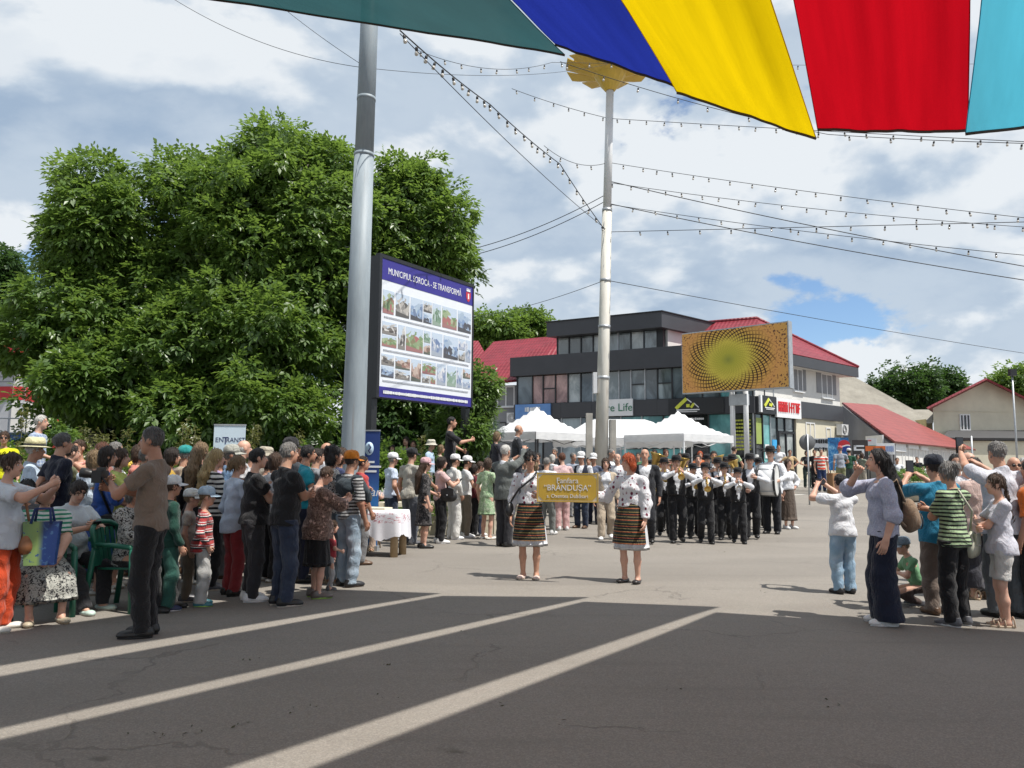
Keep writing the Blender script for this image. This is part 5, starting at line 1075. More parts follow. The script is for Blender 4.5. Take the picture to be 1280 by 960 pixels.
    # table with an embroidered cloth
    D = 12.8; c = AT(474, 660, D); r = empty('display_table', (c.x, D, 0), R(-12), 'rustic table on short log legs under a white lace cloth', 'table'); ht = 0.72
    wood = paint('log_wood', (0.36, 0.26, 0.15), 0.8, 0.25, 8, bump=0.2)
    m = MB(); m.box(-0.42, 0.42, -0.26, 0.26, ht-0.05, ht); m.build('table_top', wood, r)
    for x in (-0.34, 0.34):
        for y in (-0.2, 0.2): m = MB(); m.tube([(x, y, 0), (x, y, ht-0.052)], [0.065, 0.06], 10); m.build('leg', wood, r)
    # cloth: its own thing
    cl = MB(); n = 64; rows = 9; vs = []; per = []
    for i in range(n):
        a = 2*math.pi*i/n; x, y = math.cos(a), math.sin(a); k = 1/max(abs(x)/0.445, abs(y)/0.285); per.append((x*k, y*k, a))
    for j in range(rows):
        t_ = j/(rows-1)
        for (x, y, a) in per:
            if j == 0: vs.append((x*0.97, y*0.97, ht+0.012))
            else:
                f_ = 1 + 0.06*t_ + 0.055*t_*math.sin(9*a+1.0) ; drop = (0.42 + 0.05*math.sin(4*a) + 0.012*math.sin(40*a))*t_
                vs.append((x*f_, y*f_, ht+0.008-drop))
    fs = [(j*n+i, (j+1)*n+i, (j+1)*n+(i+1) % n, j*n+(i+1) % n) for j in range(rows-1) for i in range(n)]; cl.add(vs, fs+[tuple(range(n))], 0, True)
    t = NT('lace_cloth'); co = t.coord(); z = t.sep(co)[2]; f1 = t.noise(co, 60, 2); band = t.math('MULTIPLY', t.math('GREATER_THAN', t.noise(t.mapping(co, (5, 5, 12)), 2.5, 2), 0.55), t.math('MULTIPLY', t.rng(z, 0.52, 0.55), t.rng(z, 0.72, 0.69)))
    base = t.mix(t.math('MULTIPLY', t.math('GREATER_THAN', f1, 0.5), band), (0.68, 0.68, 0.72), (0.42, 0.13, 0.16)); M_LACE = t.done(t.bsdf(base, 0.85, t.bump(f1, 0.4, 0.01)))
    co_ = cl.build('tablecloth', M_LACE, None, (c.x, D, 0), (0, 0, R(-12))); tag(co_, 'white lace tablecloth with dusky red embroidery draped over the log table', 'tablecloth')
    b = MB(); b.box(-0.26, 0.16, -0.12, 0.14, ht+0.016, ht+0.05); o_ = b.build('papers', paint('papers_cream', (0.70, 0.64, 0.48), 0.7), None, (c.x, D, 0), (0, 0, R(-20))); tag(o_, 'stack of cream coloured sheets lying on the lace tablecloth', 'papers')
left_side()
# ------------------------------------------------------------------ people: bodies and clothes from blended solids
def rc_prim(a, b, ra, rb, cap=False, cut=None): return ('c', np.array(a, float), np.array(b, float), ra, rb, cap)
def el_prim(c, r, rot=None): return ('e', np.array(c, float), np.array(r, float), None if rot is None else np.array(rot, float))
def sdf_mesh(prims, vox, k=0.03, wrinkle=0.0, cuts=(), seed=0, late=()):
    """smooth union of tapered capsules and ellipsoids, meshed with surface nets"""
    lo = np.full(3, 1e9); hi = np.full(3, -1e9); bbs = []
    for p in list(prims)+list(late):
        if p[0] == 'c':
            r = max(p[3], p[4]); l = np.minimum(p[1], p[2]) - r; h = np.maximum(p[1], p[2]) + r
        else:
            r = p[2].max() if p[3] is not None else p[2]; l = p[1]-r; h = p[1]+r
        bbs.append((l, h)); lo = np.minimum(lo, l); hi = np.maximum(hi, h)
    pad = 2.5*vox + wrinkle; lo = lo-pad; hi = hi+pad
    n = np.ceil((hi-lo)/vox).astype(int)+1
    V = np.full(n, 0.5, np.float32)
    ax = [lo[i] + vox*np.arange(n[i]) for i in range(3)]
    m = k + 2*vox
    GX = ax[0][:, None, None]; GY = ax[1][None, :, None]; GZ = ax[2][None, None, :]
    for pi, (p, (l, h)) in enumerate(zip(list(prims)+list(late), bbs)):
        if pi == len(prims):
            for (pt, nm) in cuts: V = np.maximum(V, (GX-pt[0])*nm[0]+(GY-pt[1])*nm[1]+(GZ-pt[2])*nm[2]).astype(np.float32)
        i0 = np.maximum(0, np.floor((l-m-lo)/vox).astype(int)); i1 = np.minimum(n, np.ceil((h+m-lo)/vox).astype(int)+1)
        X = ax[0][i0[0]:i1[0]][:, None, None]; Y = ax[1][i0[1]:i1[1]][None, :, None]; Z = ax[2][i0[2]:i1[2]][None, None, :]
        if p[0] == 'c':
            a, b = p[1], p[2]; d = b-a; L2 = float(d@d)+1e-9
            t = ((X-a[0])*d[0]+(Y-a[1])*d[1]+(Z-a[2])*d[2])/L2; tc = np.clip(t, 0, 1)
            D = np.sqrt((X-a[0]-tc*d[0])**2+(Y-a[1]-tc*d[1])**2+(Z-a[2]-tc*d[2])**2) - (p[3]+(p[4]-p[3])*tc)
            if p[5]: D = np.maximum(D, (t-1)*math.sqrt(L2))
        else:
            x = X-p[1][0]; y = Y-p[1][1]; z = Z-p[1][2]
            if p[3] is not None:
                M = p[3]; x, y, z = (M[0,0]*x+M[1,0]*y+M[2,0]*z, M[0,1]*x+M[1,1]*y+M[2,1]*z, M[0,2]*x+M[1,2]*y+M[2,2]*z)
            r = p[2]; k0 = np.sqrt((x/r[0])**2+(y/r[1])**2+(z/r[2])**2); k1 = np.sqrt((x/r[0]**2)**2+(y/r[1]**2)**2+(z/r[2]**2)**2)+1e-6
            D = np.where(k0 < 0.05, -r.min(), k0*(k0-1)/k1)
        S = V[i0[0]:i1[0], i0[1]:i1[1], i0[2]:i1[2]]
        hh = np.maximum(k-np.abs(S-D), 0)/k
        V[i0[0]:i1[0], i0[1]:i1[1], i0[2]:i1[2]] = np.minimum(S, D) - hh*hh*k*0.25
    X, Y, Z = GX, GY, GZ
    if wrinkle:
        rs = np.random.RandomState(seed); f = rs.uniform(0, 6.28, 6)
        W = np.sin(31*Z+9*X-7*Y+f[0]+1.6*np.sin(11*X+6*Z+f[1]))*0.5 + np.sin(17*X+21*Y+13*Z+f[2]+1.4*np.sin(12*Z+f[3]))*0.5 + 0.4*np.sin(49*Z-23*X+17*Y+f[4])
        V += (wrinkle*W).astype(np.float32)
    for (pt, nm) in (cuts if not late else ()):  # keep the side the normal points away from
        V = np.maximum(V, (X-pt[0])*nm[0]+(Y-pt[1])*nm[1]+(Z-pt[2])*nm[2]).astype(np.float32)
    return surface_nets(V, lo, vox)
def surface_nets(V, lo, vox):
    ins = V < 0
    s = ins[:-1,:-1,:-1].astype(np.int8)
    cnt = np.zeros_like(s)
    for dx in (0, 1):
        for dy in (0, 1):
            for dz in (0, 1):
                cnt = cnt + ins[dx:ins.shape[0]-1+dx, dy:ins.shape[1]-1+dy, dz:ins.shape[2]-1+dz]
    cells = np.argwhere((cnt > 0) & (cnt < 8))
    if len(cells) == 0: return np.zeros((0, 3)), np.zeros((0, 4), int)
    idx = -np.ones(cnt.shape, int); idx[tuple(cells.T)] = np.arange(len(cells))
    acc = np.zeros((len(cells), 3)); num = np.zeros(len(cells))
    corners = [(a, b, c) for a in (0, 1) for b in (0, 1) for c in (0, 1)]
    for c0 in corners:
        for axx in range(3):
            if c0[axx]: continue
            c1 = list(c0); c1[axx] = 1
            v0 = V[cells[:,0]+c0[0], cells[:,1]+c0[1], cells[:,2]+c0[2]]; v1 = V[cells[:,0]+c1[0], cells[:,1]+c1[1], cells[:,2]+c1[2]]
            x = (v0 < 0) != (v1 < 0); t = v0[x]/(v0[x]-v1[x])
            pt = np.tile(np.array(c0, float), (x.sum(), 1)); pt[:, axx] += t
            acc[x] += pt; num[x] += 1
    vert = (cells + acc/num[:, None])*vox + lo
    quads = []
    for axx in range(3):
        a, b = [(1, 2), (2, 0), (0, 1)][axx]
        sl0 = [slice(None)]*3; sl1 = [slice(None)]*3; sl0[axx] = slice(0, -1); sl1[axx] = slice(1, None)
        ch = ins[tuple(sl0)] != ins[tuple(sl1)]
        e = np.argwhere(ch)
        e = e[(e[:, a] > 0) & (e[:, b] > 0) & (e[:, a] < cnt.shape[a]) & (e[:, b] < cnt.shape[b]) & (e[:, axx] < cnt.shape[axx])]
        da = np.zeros(3, int); da[a] = 1; db = np.zeros(3, int); db[b] = 1
        q = np.stack([idx[tuple((e-da-db).T)], idx[tuple((e-db).T)], idx[tuple(e.T)], idx[tuple((e-da).T)]], 1)
        flip = ~ins[tuple(e.T)]
        q[flip] = q[flip][:, ::-1]
        quads.append(q)
    return vert, np.concatenate(quads)
# ---- cloth, skin and hair materials
def mat_skin(name, col):
    t = NT(name); c = t.coord()
    n = t.noise(c, 9, 4); col2 = tuple(x*0.82 for x in col); base = t.mix(t.rng(n, 0.35, 0.7), col, (col2[0], col2[1]*0.9, col2[2]*0.88))
    return t.done(t.bsdf(base, 0.52, t.bump(t.noise(c, 160, 2), 0.08, 0.003), spec=0.4, Subsurface_Weight=0.12, Subsurface_Radius=(0.012, 0.005, 0.003), Subsurface_Scale=1.0))
SKIN = [mat_skin('skin_light', (0.60, 0.365, 0.27)), mat_skin('skin_warm', (0.50, 0.285, 0.195)), mat_skin('skin_tan', (0.42, 0.225, 0.15))]
M_LIP = paint('lips', (0.36, 0.10, 0.09), 0.45); M_EYE = paint('eyes', (0.02, 0.014, 0.012), 0.25); M_EYEW = paint('eye_white', (0.62, 0.58, 0.55), 0.3)
M_DARKGLASS = paint('dark_lenses', (0.012, 0.01, 0.01), 0.12)
def mat_hair(name, col):
    t = NT(name); c = t.coord()
    n = t.noise(t.mapping(c, (60, 60, 9)), 1.6, 4, 0.6); f = t.rng(n, 0.3, 0.7, 0.55, 1.35)
    v = t.n('ShaderNodeVectorMath', operation='SCALE'); v.inputs[0].default_value = col; t.L.new(f, v.inputs['Scale'])
    return t.done(t.bsdf(v.outputs[0], 0.48, t.bump(n, 1.0, 0.02), spec=0.45))
HAIR = {k: mat_hair('hair_'+k, c) for k, c in dict(black=(0.010, 0.008, 0.008), dark=(0.022, 0.013, 0.009), brown=(0.06, 0.032, 0.018), auburn=(0.10, 0.035, 0.016), red=(0.42, 0.075, 0.018),
        blond=(0.36, 0.26, 0.12), light=(0.19, 0.125, 0.065), grey=(0.19, 0.18, 0.17), white=(0.52, 0.50, 0.47), salt=(0.085, 0.08, 0.077)).items()}
FAB = {}
def fabric(col, pat=None, col2=(0.02, 0.02, 0.02), scale=1.0, col3=None, rough=0.85):
    """woven cloth; pat: stripes / floral / leopard / plaid / embroidery / folk / denim / sheer"""
    key = (tuple(col), pat, tuple(col2), scale, col3)
    if key in FAB: return FAB[key]
    t = NT('fabric_%s_%d' % (pat or 'plain', len(FAB))); c = t.coord(); xyz = t.sep(c)
    n = t.noise(c, 7, 4, 0.6); base = t.mix(t.rng(n, 0.3, 0.72, 0, 0.35), col, tuple(x*0.72 for x in col))
    if pat == 'stripes':
        wob = t.math('ADD', t.math('MULTIPLY', xyz[2], 1.0), t.math('MULTIPLY', t.noise(c, 4, 2), 0.03))
        s = t.math('FRACT', t.math('MULTIPLY', wob, 28.0*scale)); base = t.mix(t.math('GREATER_THAN', s, 0.55), base, col2)
    elif pat == 'blocks':
        s = t.math('FRACT', t.math('MULTIPLY', t.math('ADD', xyz[2], t.math('MULTIPLY', t.noise(c, 3, 2), 0.02)), 9.5*scale))
        base = t.ramp(s, [(0.0, col), (0.42, col2), (0.62, (0.75, 0.72, 0.7)), (0.72, col), (0.9, (0.6, 0.55, 0.55))], 'CONSTANT')
    elif pat == 'floral':
        v = t.voro(c, 26*scale, out=0); n2 = t.noise(c, 34*scale, 3, 0.7, 1.2)
        base = t.mix(t.math('GREATER_THAN', n2, 0.53), base, col2)
        if col3: base = t.mix(t.math('LESS_THAN', v, 0.24), base, col3)
    elif pat == 'leopard':
        v = t.noise(c, 48*scale, 4, 0.7, 2.0); n2 = t.noise(c, 14, 2)
        base = t.mix(t.math('GREATER_THAN', v, 0.5), base, col2); base = t.mix(t.math('GREATER_THAN', n2, 0.62), base, col3 or col)
    elif pat == 'plaid':
        a = t.math('GREATER_THAN', t.math('FRACT', t.math('MULTIPLY', xyz[2], 18*scale)), 0.6); b = t.math('GREATER_THAN', t.math('FRACT', t.math('MULTIPLY', xyz[0], 18*scale)), 0.6)
        base = t.mix(t.math('MULTIPLY', t.math('ADD', a, b), 0.5), base, col2)
    elif pat == 'embroidery':                    # white linen with dark red and black motifs in rows
        v = t.voro(t.mapping(c, (1, 1, 0.8)), 19*scale, out=0, rand=0.5); band = t.rng(t.noise(t.mapping(c, (3.2, 3.2, 0.6)), 3.0, 1), 0.47, 0.50)
        m = t.math('MULTIPLY', t.math('LESS_THAN', v, 0.34), band); n2 = t.noise(c, 90, 1)
        base = t.mix(m, base, t.mix(t.math('GREATER_THAN', n2, 0.5), col2, (0.10, 0.02, 0.05)))
    elif pat == 'folk':                          # woven apron: dark ground with bright bands
        s = t.math('FRACT', t.math('MULTIPLY', t.math('ADD', xyz[2], t.math('MULTIPLY', t.noise(c, 5, 2), 0.006)), 6.8))
        rows = [(0.0, (0.012, 0.014, 0.012)), (0.13, (0.42, 0.30, 0.09)), (0.165, (0.015, 0.02, 0.014)), (0.33, (0.02, 0.035, 0.02)), (0.42, (0.40, 0.05, 0.03)), (0.47, (0.50, 0.33, 0.12)),
                (0.50, (0.01, 0.01, 0.01)), (0.66, (0.016, 0.03, 0.018)), (0.72, (0.55, 0.40, 0.16)), (0.745, (0.012, 0.012, 0.012)), (0.90, (0.22, 0.025, 0.02)), (0.935, (0.5, 0.16, 0.05)), (0.96, (0.012, 0.012, 0.012))]
        base = t.ramp(s, rows, 'CONSTANT')
    elif pat == 'denim':
        base = t.mix(t.rng(t.noise(c, 5, 3), 0.45, 0.7), col, col2)
    w = t.noise(c, 380, 1); fold = t.noise(t.mapping(c, (1, 1, 0.55), rot=(0.25, 0.5, 0.3)), 8.5, 5, 0.55, 1.6); h = t.math('ADD', t.math('MULTIPLY', w, 0.06), fold)
    FAB[key] = t.done(t.bsdf(base, rough, t.bump(h, 0.85, 0.045), spec=0.25, Sheen_Weight=0.15))
    return FAB[key]
W_ = (0.66, 0.67, 0.70); BK = (0.012, 0.012, 0.014); CH = (0.028, 0.028, 0.032)
def leather(col, name=None): return paint('leather_%.3f_%.3f_%.3f' % tuple(col), col, 0.42, 0.2, 8)

# ---- shoes: one mesh a kind, shared
SHOES = {}
def shoe_mesh(kind):
    if kind in SHOES: return SHOES[kind]
    pr = []; L = 0.27                            # local: heel at y=-0.07, toe at y=+0.19, sole at z=0
    if kind in ('sneaker', 'dress', 'flat'):
        top = {'sneaker': 0.078, 'dress': 0.07, 'flat': 0.045}[kind]
        pr = [el_prim((0, -0.02, top*0.52), (0.042, 0.065, top*0.62)), el_prim((0, 0.075, top*0.42), (0.047, 0.085, top*0.52)), el_prim((0.004, 0.145, 0.026), (0.044, 0.06, 0.032))]
        if kind != 'flat': pr.append(rc_prim((0, -0.02, 0.05), (0, -0.025, 0.10 if kind == 'sneaker' else 0.085), 0.042, 0.043, True))
        v, q = sdf_mesh(pr, 0.009, 0.03, cuts=[((0, 0, 0.012), (0, 0, -1))])
        b = MB()
    else:                                        # sandal: straps over a sole, bare foot is the body's
        b = MB(); v = np.zeros((0, 3)); q = np.zeros((0, 4), int)
        for y0, h, w in ((0.12, 0.055, 0.046), (0.05, 0.075, 0.043), (-0.045, 0.10, 0.042)):
            b.tube([(w*math.cos(a), y0, 0.012 + h*math.sin(a)) for a in [math.pi*i/8 for i in range(9)]], 0.008, 5, 0, flat=1.6)
    ring = []
    for i in range(20):
        a = 2*math.pi*i/20; y = 0.06 + 0.135*math.sin(a); w = 0.045*(1.06 if y > 0.08 else 0.92)
        ring.append((w*math.cos(a)*(1-0.25*max(0, y-0.12)/0.075) , y))
    vs = [(x, y, 0.0) for x, y in ring] + [(x*0.98, y*0.99, 0.022) for x, y in ring]
    b.add(vs, [tuple(reversed(range(20)))] + [(i, (i+1) % 20, 20+(i+1) % 20, 20+i) for i in range(20)] + [tuple(range(20, 40))], 1)
    SHOES[kind] = np_mesh('shoe_'+kind, v, q, b); return SHOES[kind]

# ---- hats: shared meshes, centred on the head
HATS = {}
def hat_mesh(kind):
    if kind in HATS: return HATS[kind]
    b = MB()
    if kind == 'cap':
        b.lathe([(0.0985, -0.012), (0.1005, 0.02), (0.096, 0.055), (0.078, 0.085), (0.045, 0.102), (0.006, 0.107)], 16, M=Matrix.Diagonal((0.94, 1.10, 1, 1)))
        vs = []; n = 9
        for r, dz in ((0.0, 0.0), (1.0, -0.024)):
            for i in range(n):
                a = -1.15 + 2.3*i/(n-1); rr = 0.0965 + r*0.080*math.cos(a*0.95); vs.append((math.sin(a)*rr*0.94, math.cos(a)*rr*1.08, dz + 0.0 - 0.010*abs(a)))
        m = len(vs); vs += [(x, y, z-0.006) for x, y, z in vs]
        b.add(vs, [(i, i+1, n+i+1, n+i) for i in range(n-1)] + [(m+i+1, m+i, m+n+i, m+n+i+1) for i in range(n-1)] + [(n+i, n+i+1, m+n+i+1, m+n+i) for i in range(n-1)], 0, True)
        b.ball((0, 0, 0.108), 0.007, 6, 4)
        for i in range(6): a = math.pi*i/3+0.3; b.tube([(math.cos(a)*r*0.945, math.sin(a)*r*1.105, z+0.001) for r, z in ((0.1005, 0.02), (0.096, 0.055), (0.078, 0.085), (0.045, 0.102))], 0.0022, 4)
    elif kind in ('fedora', 'straw', 'bucket'):
        br = {'fedora': 0.175, 'straw': 0.20, 'bucket': 0.16}[kind]; dr = {'fedora': 0.012, 'straw': -0.012, 'bucket': -0.045}[kind]
        h = {'fedora': 0.115, 'straw': 0.11, 'bucket': 0.10}[kind]
        b.lathe([(br, dr), (br-0.03, dr*0.4-0.006), (0.112, 0.0), (0.108, 0.03)], 24, M=Matrix.Diagonal((0.92, 1.08, 1, 1)), cap=False)
        b.lathe([(br, dr-0.006), (br-0.03, dr*0.4-0.012), (0.10, -0.006)], 24, M=Matrix.Diagonal((0.92, 1.08, 1, 1)), cap=False)
        b.lathe([(0.109, 0.022), (0.104, 0.06), (0.094, h-0.015), (0.07, h), (0.045, h-0.012), (0.004, h-0.018)], 20, M=Matrix.Diagonal((0.92, 1.08, 1, 1)))
        b.lathe([(0.1125, 0.002), (0.1105, 0.028)], 20, 1, M=Matrix.Diagonal((0.925, 1.085, 1, 1)), cap=False)
    HATS[kind] = b.mesh('hat_'+kind)
    for p in HATS[kind].polygons: p.use_smooth = True
    return HATS[kind]

def ik(a, c, l1, l2, hint):
    d = c-a; L = d.length; mx = (l1+l2)*0.995
    if L > mx: c = a + d*(mx/L); d = c-a; L = mx
    x = (l1*l1-l2*l2+L*L)/(2*L); h = math.sqrt(max(0, l1*l1-x*x)); u = d/L
    w = hint - u*hint.dot(u); w = w.normalized() if w.length > 1e-6 else u.orthogonal()
    return a + u*x + w*h, c
ARMS = {  # wrist for the right arm as fractions of height (x outwards, y forward, z up), elbow hint, grip
    'down': ((0.150, 0.025, 0.485), (0.4, -1, 0), 0.35), 'down2': ((0.135, 0.06, 0.485), (0.5, -1, 0), 0.4),
    'chest': ((0.045, 0.20, 0.70), (1, -0.3, -0.7), 0.9), 'read': ((0.05, 0.19, 0.66), (1, -0.3, -0.6), 0.8),
    'face': ((0.055, 0.23, 0.865), (0.9, 0.1, -0.8), 0.9), 'high': ((0.06, 0.24, 0.96), (0.9, 0.2, -0.7), 0.9),
    'over': ((0.07, 0.20, 1.04), (1, 0.1, -0.5), 0.9), 'cross': ((-0.085, 0.12, 0.675), (1, 0.1, -0.5), 0.7), 'cross2': ((-0.075, 0.15, 0.645), (1, 0.1, -0.5), 0.7),
    'clap': ((0.02, 0.19, 0.71), (1, -0.3, -0.6), 0.15), 'waist': ((0.08, 0.155, 0.595), (1, -0.6, -0.2), 0.6), 'clasp': ((0.025, 0.135, 0.53), (1, -0.5, 0), 0.6),
    'back': ((0.02, -0.10, 0.52), (1, -0.4, 0), 0.6), 'pocket': ((0.125, 0.045, 0.515), (1, -0.8, 0), 0.5), 'hip': ((0.125, 0.01, 0.60), (1, -0.6, 0.1), 0.5),
    'horn': ((0.04, 0.20, 0.83), (1, 0, -0.5), 0.95), 'hornlow': ((0.06, 0.18, 0.74), (1, 0, -0.5), 0.95), 'out': ((0.24, 0.20, 0.66), (0.5, -0.6, -0.8), 0.8),
    'brow': ((0.04, 0.13, 0.90), (0.8, 0.5, -0.5), 0.5), 'lap': ((0.06, 0.2, 0.56), (1, -0.4, -0.2), 0.5), 'side': ((0.20, 0.05, 0.60), (0.7, -0.7, 0), 0.5)}
class P: pass
def person(px, head, D, face, label, group=None, sex='m', build=1.0, skin=1, hair=('short', 'dark'), arms=('down', 'down'), top=None, bottom=None, shoes=('sneaker', (0.6, 0.6, 0.6), (0.7, 0.7, 0.7)),
           hat=None, legs=None, lean=0.0, look=(0, 0), base=None, vest=None, seat=None, glasses=None, extra=(), H=None, wide=0.12, walk=0.0, jacket=None, squat=False, vox=None):
    """one standing, walking or seated figure. px, head: pixel of the crown; D: distance; face: 0 away, 180 to the camera, 90 to the left, -90 to the right"""
    c = AT(px, head, D); gx, gy = c.x, c.y
    g = gz(gx, gy) if base is None else base
    h_top = c.z - g
    hat_add = 0.0 if hat is None else {'cap': 0.035, 'fedora': 0.06, 'straw': 0.06, 'bucket': 0.04}[hat[0]]
    if H is None: H = (h_top - hat_add)/(1.0 if seat is None and not squat else 1.0)
    dist = math.hypot(gx, gy); vx = vox or max(0.0115, min(0.024, dist*0.00145))
    f = sex == 'f'; s = H; k_ = H/1.72
    sw = (0.103 if f else 0.115)*s; hw = (0.055 if f else 0.052)*s; B = build
    up = Vector((0, 0, 1)); fw = Vector((0, 1, 0)); rt = Vector((1, 0, 0))
    if seat is not None:
        pel = Vector((0, 0, seat + 0.09*k_)); 
    elif squat: pel = Vector((0, -0.02, 0.20*s))
    else: pel = Vector((0, 0, 0.515*s))
    ln = R(lean); tup = (up*math.cos(ln) + fw*math.sin(ln)).normalized(); tfw = (fw*math.cos(ln) - up*math.sin(ln)).normalized()
    T = np.array([[rt.x, tfw.x, tup.x], [rt.y, tfw.y, tup.y], [rt.z, tfw.z, tup.z]])
    tp = lambda x, y, z: pel + rt*x*s + tfw*y*s + tup*(z-0.515)*s
    sh = {1: tp(0, -0.004, 0.788) + rt*sw, -1: tp(0, -0.004, 0.788) - rt*sw}
    neck0 = tp(0, -0.008, 0.822); 
    ly, lp = R(look[0]), R(look[1])
    Hm = Matrix.Rotation(ly, 3, 'Z') @ Matrix.Rotation(lp + ln*-0.35, 3, 'X')
    hx, hy, hz = Hm @ rt, Hm @ fw, Hm @ up
    hs = 0.128*H if H > 1.45 else 0.128*H*(1 + (1.45-H)*0.55)       # children have larger heads
    hc = tp(0, 0.010, 0.864) + hz*hs*0.52 + hy*0.012*s
    HB = np.array([[hx.x, hy.x, hz.x], [hx.y, hy.y, hz.y], [hx.z, hy.z, hz.z]])
    hp = lambda x, y, z: hc + (hx*x + hy*y + hz*z)*hs
    # joints
    J = {}
    for sd_, a in ((1, arms[1]), (-1, arms[0])):
        w, hint, grip = ARMS[a] if isinstance(a, str) else a
        zoff = (pel.z - 0.515*s)
        wr = Vector((w[0]*s*sd_, w[1]*s, w[2]*s + zoff)) + (tfw-fw)*0 
        if ln: wr += fw*math.sin(ln)*(w[2]-0.515)*s
        el, wr = ik(sh[sd_], wr, 0.168*s, 0.148*s, Vector((hint[0]*sd_, hint[1], hint[2])))
        J[sd_] = (el, wr, grip)
    K = {}
    for sd_ in (1, -1):
        hipj = pel + rt*hw*sd_ + up*-0.01*s
        if seat is not None:
            fr = 0.26*s; dx = (0.05 if legs is None else legs[0 if sd_ < 0 else 1][0])*sd_; dy = fr + (0 if legs is None else legs[0 if sd_ < 0 else 1][1])
            an = Vector((hw*sd_ + dx*s*0.5, dy, 0.055*k_))
        elif squat: an = Vector((0.075*s*sd_, 0.02*s, 0.05*k_))
        else:
            dy = walk*s*sd_; an = Vector((wide*0.5*s*sd_*0.95, dy, 0.052*k_ + (0.035*s if (walk and sd_*walk < 0) else 0)))
        kn, an = ik(hipj, an, 0.245*s, 0.232*s, Vector((0.10*sd_ if seat is None else 0.2*sd_, 1, 0.25 if (seat is not None or squat) else 0)))
        K[sd_] = (hipj, kn, an)
    root = empty('person', (gx, gy, g), R(face), label, 'person', group)
    sk = SKIN[skin]
    r_ = lambda x: x*k_
    gB = B
    # ---------------- body
    pr = [el_prim(tp(0, 0.005, 0.735), (r_(0.150 if not f else 0.135)*gB, r_(0.098)*gB, r_(0.155)), T),
          el_prim(tp(0, 0.004, 0.625), (r_(0.128 if not f else 0.115)*gB, r_(0.092)*gB, r_(0.13)), T),
          el_prim(tp(0, -0.004, 0.535), (r_(0.150 if not f else 0.158)*gB, r_(0.105)*gB, r_(0.115)), T),
          rc_prim(neck0, hp(0, -0.10, -0.30), r_(0.058 if not f else 0.049), r_(0.054 if not f else 0.046)),
          rc_prim(sh[1]+(neck0-sh[1])*0.05, neck0-tup*r_(0.012), r_(0.040), r_(0.044)), rc_prim(sh[-1]+(neck0-sh[-1])*0.05, neck0-tup*r_(0.012), r_(0.040), r_(0.044))]
    head_pr = [el_prim(hp(0, -0.07, 0.13), (hs*0.335, hs*0.40, hs*0.385), HB), el_prim(hp(0, 0.08, -0.16), (hs*0.265, hs*0.285, hs*0.35), HB),
               rc_prim(hp(0, 0.375, 0.03), hp(0, 0.43, -0.10), hs*0.035, hs*0.058), el_prim(hp(0.335, -0.05, -0.02), (hs*0.05, hs*0.09, hs*0.13), HB), el_prim(hp(-0.335, -0.05, -0.02), (hs*0.05, hs*0.09, hs*0.13), HB),
               el_prim(hp(0, 0.22, -0.40), (hs*0.12, hs*0.11, hs*0.09), HB)]
    fing = MB()
    for sd_ in (1, -1):
        el, wr, grip = J[sd_]
        pr += [rc_prim(sh[sd_], el, r_(0.045)*gB, r_(0.040)*gB), rc_prim(el, wr, r_(0.043)*gB, r_(0.028))]
        h_ = (wr-el).normalized(); th = (up*0.8 + fw) if abs(h_.z) > 0.6 else (up + fw*0.2)
        th = (th - h_*th.dot(h_)).normalized(); nm = h_.cross(th)
        mid = Vector((0, 0.3, 0.6*s)) - wr
        if nm.dot(Vector((-sd_, 0.0, -0.2))) < 0: nm = -nm
        pc = wr + h_*r_(0.048)
        Hn = np.array([[h_.x, th.x, nm.x], [h_.y, th.y, nm.y], [h_.z, th.z, nm.z]])
        pr.append(el_prim(pc, (r_(0.056), r_(0.041), r_(0.019)), Hn))
        for i, (o, ln_) in enumerate(((0.030, 0.072), (0.010, 0.080), (-0.010, 0.074), (-0.029, 0.058))):
            st = wr + h_*r_(0.085) + th*r_(o); p_ = [st - h_*r_(0.02), st]; a_ = 0.12
            for sgm in (0.45, 0.32, 0.25):
                a_ += grip*(0.95 if sgm < 0.4 else 0.8); st = st + (h_*math.cos(a_) + nm*math.sin(a_))*r_(ln_)*sgm; p_.append(st)
            fing.tube(p_, [r_(0.0095), r_(0.0098), r_(0.009), r_(0.0082), r_(0.0066)], 6, 0)
        st = wr + h_*r_(0.025) + th*r_(0.03) + nm*r_(0.006); a1 = (th*0.75 + h_*0.8 + nm*0.25*grip).normalized(); a2 = (h_ + th*0.15 + nm*0.7*grip).normalized()
        fing.tube([st - a1*r_(0.015), st + a1*r_(0.032), st + a1*r_(0.032) + a2*r_(0.030), st + a1*r_(0.032) + a2*r_(0.05)], [r_(0.0125), r_(0.0115), r_(0.0102), r_(0.0075)], 6, 0)
        hipj, kn, an = K[sd_]
        pr += [rc_prim(hipj, kn, r_(0.080)*gB, r_(0.050)), rc_prim(kn + (an-kn)*0.12 - fw*0.004, kn+(an-kn)*0.40 - fw*r_(0.008), r_(0.047), r_(0.049)), rc_prim(kn+(an-kn)*0.40 - fw*r_(0.008), an, r_(0.048), r_(0.031)),
               rc_prim(an + Vector((0, 0, -0.006*k_)), an + Vector((0.015*sd_, 0.125*k_, -0.030*k_)), r_(0.031), r_(0.019)), rc_prim(an, an + Vector((0, -0.03*k_, -0.022*k_)), r_(0.030), r_(0.024))]
    v, q = sdf_mesh(pr, vx*1.05, 0.028)
    hv, hq = sdf_mesh(head_pr + [rc_prim(neck0, hp(0, -0.10, -0.30), r_(0.056 if not f else 0.047), r_(0.053 if not f else 0.045))], min(vx, 0.012), 0.018)
    v, q = np.concatenate([v, hv]), np.concatenate([q, hq+len(v)])
    HM = Matrix((hx, hy, hz)).transposed()
